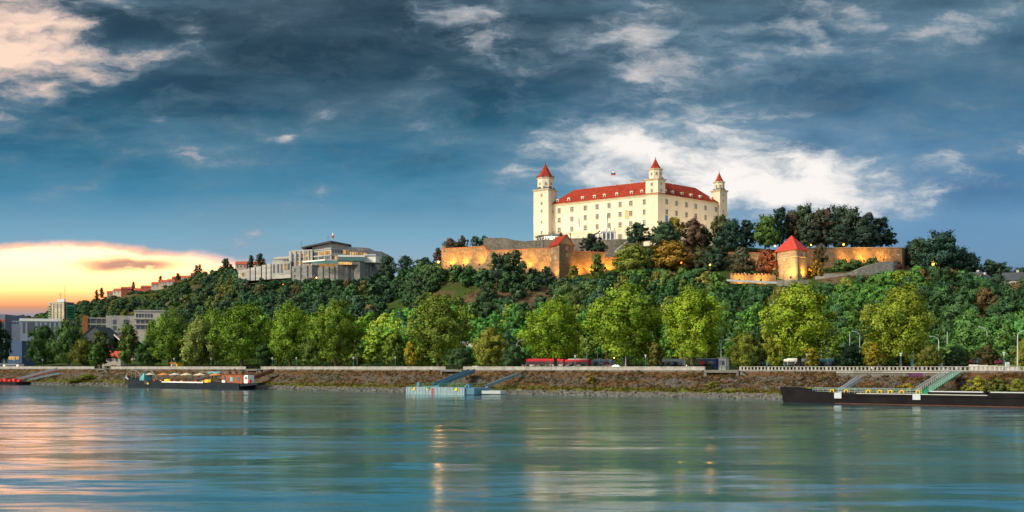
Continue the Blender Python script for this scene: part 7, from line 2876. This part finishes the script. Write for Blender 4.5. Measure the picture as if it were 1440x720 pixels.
# bright shrubbery at the foot of the hill behind the road
cs, rs, co = [], [], []
for i in range(420):
    px = random.uniform(250, 1460)
    v = random.uniform(52, 74)
    x, y = bank(px, v)
    r_ = random.uniform(1.3, 3.0)
    cs.append((x, y, max(6.9, Hs(x, y)) + r_ * random.uniform(0.3, 0.9)))
    rs.append((r_ * 1.3, r_ * 1.1, r_))
    c_ = random.choice(((0.075, 0.145, 0.020), (0.045, 0.10, 0.022), (0.115, 0.16, 0.020), (0.03, 0.075, 0.024), (0.06, 0.11, 0.022)))
    if px > 1290:
        c_ = random.choice(((0.03, 0.07, 0.024), (0.02, 0.045, 0.022), (0.075, 0.10, 0.022)))
    co.append(c_)
leaf_mass('roadside_shrubbery', cs, rs, 150, 0.5, co, 'bright green shrubbery at the foot of the hill behind the road')
# brown scrub on the bare patches
cs, rs, co = [], [], []
for (cpx, cY, spx, sY, nn) in ((668, 436, 46, 26, 220), (735, 426, 46, 24, 220), (605, 452, 20, 16, 60), (1205, 396, 26, 8, 40)):
    for i in range(nn):
        px, Y = cpx + random.gauss(0, 0.5) * spx, cY + random.gauss(0, 0.5) * sY
        x = (px - 720) / F * Y
        r_ = random.uniform(0.5, 1.2)
        cs.append((x, Y, Hs(x, Y) + r_ * 0.3))
        rs.append((r_ * 1.3, r_, r_ * 0.8))
        co.append(random.choice(((0.12, 0.085, 0.045), (0.09, 0.060, 0.034), (0.15, 0.11, 0.055), (0.06, 0.065, 0.022), (0.10, 0.05, 0.03))))
leaf_mass('dry_scrub', cs, rs, 34, 0.42, co, 'brown dry scrub on the open patch of slope below the rampart')
# weeds on the stone embankment, in bands
cs, rs, co = [], [], []
for i in range(6500):
    px = random.uniform(-40, 1500)
    r = random.random()
    if r < 0.32:
        v = random.gauss(3.6, 0.75)
        c_ = random.choice(((0.085, 0.095, 0.014), (0.13, 0.12, 0.018), (0.060, 0.080, 0.016), (0.16, 0.085, 0.018)))
    else:
        v = random.uniform(4.8, 13.0)
        pch = math.sin(px * 0.045) + math.sin(px * 0.017 + v) * 0.8
        if pch < -0.4 and random.random() < 0.7:
            continue
        c_ = random.choice(((0.12, 0.060, 0.026), (0.095, 0.052, 0.028), (0.15, 0.085, 0.03), (0.085, 0.075, 0.03), (0.065, 0.075, 0.02)))
        if px < 480 and random.random() < 0.5:
            c_ = random.choice(((0.075, 0.090, 0.018), (0.11, 0.11, 0.022)))
    x, y = bank(px, v)
    u = x * EU[0] + y * EU[1]
    r_ = random.uniform(0.22, 0.6)
    cs.append((x, y, float(bank_z(np.array([u]), np.array([v]))[0]) + r_ * 0.4))
    rs.append((r_ * 1.4, r_, r_ * 0.9))
    k = random.uniform(0.7, 1.2)
    co.append(tuple(q * k for q in c_))
leaf_mass('embankment_weeds', cs, rs, 18, 0.26, co, 'rust brown and green weeds on the stone embankment')
# larger bushes on the bank
for px, v, top, wd, col, lab in ((1374, 4.0, 527, 30, (0.20, 0.19, 0.02), 'bright yellow green bush behind the black barge'), (1358, 3.5, 540, 18, (0.10, 0.11, 0.02), 'small olive bush left of the bright yellow green bush'), (1404, 4.0, 530, 34, (0.06, 0.075, 0.018), 'dark olive bush right of the bright yellow green bush'), (1432, 4.5, 531, 34, (0.085, 0.10, 0.02), 'green bush on the bank at the picture edge'),
                                 (1276, 4.0, 537, 26, (0.13, 0.11, 0.02), 'ochre bush behind the green netting of the barge'), (1138, 3.0, 543, 16, (0.13, 0.13, 0.02), 'yellow green bush behind the barge bow'), (1003, 6.0, 535, 20, (0.10, 0.10, 0.018), 'olive clump on the slope below the railed landing'), (124, 5.5, 525, 30, (0.085, 0.10, 0.02), 'green clump on the slope right of the red gangway'), (108, 3.5, 532, 36, (0.075, 0.095, 0.02), 'low green clump beside the grey pipe bridge'), (830, 6.5, 524, 18, (0.11, 0.085, 0.02), 'olive weed clump below the middle of the tram parapet')):
    x, y = bank(px, v)
    u = x * EU[0] + y * EU[1]
    z = float(bank_z(np.array([u]), np.array([v]))[0])
    put_tree(x, y, z - 0.3, wd / F * y, max(1.5, zat(top, y) - z), col, random.choice((0, 2, 4)), lab, 'bushes on the river bank', 'bank_bush')
# rip-rap along the waterline
rp = MB()
for i in range(3600):
    px = random.uniform(-30, 1480)
    v = random.uniform(-0.4, 2.3)
    x, y = bank(px, v)
    u = x * EU[0] + y * EU[1]
    z = float(bank_z(np.array([u]), np.array([v]))[0])
    s = random.uniform(0.18, 0.55)
    q = []
    for sx, sy, sz in ((-1, -1, -1), (1, -1, -1), (1, 1, -1), (-1, 1, -1), (-1, -1, 1), (1, -1, 1), (1, 1, 1), (-1, 1, 1)):
        q.append((x + s * sx * random.uniform(0.5, 1.1), y + s * sy * random.uniform(0.5, 1.1), z + 0.1 + s * 0.8 * sz * random.uniform(0.4, 1.0)))
    rp.add(q, [(3, 2, 1, 0), (4, 5, 6, 7), (0, 1, 5, 4), (1, 2, 6, 5), (2, 3, 7, 6), (3, 0, 4, 7)])
tag(rp.build('riprap_stones', surf('riprap', (0.15, 0.145, 0.135), 0.95, 0.4, 1.4)), 'grey boulders along the waterline', None, None, 'stuff')
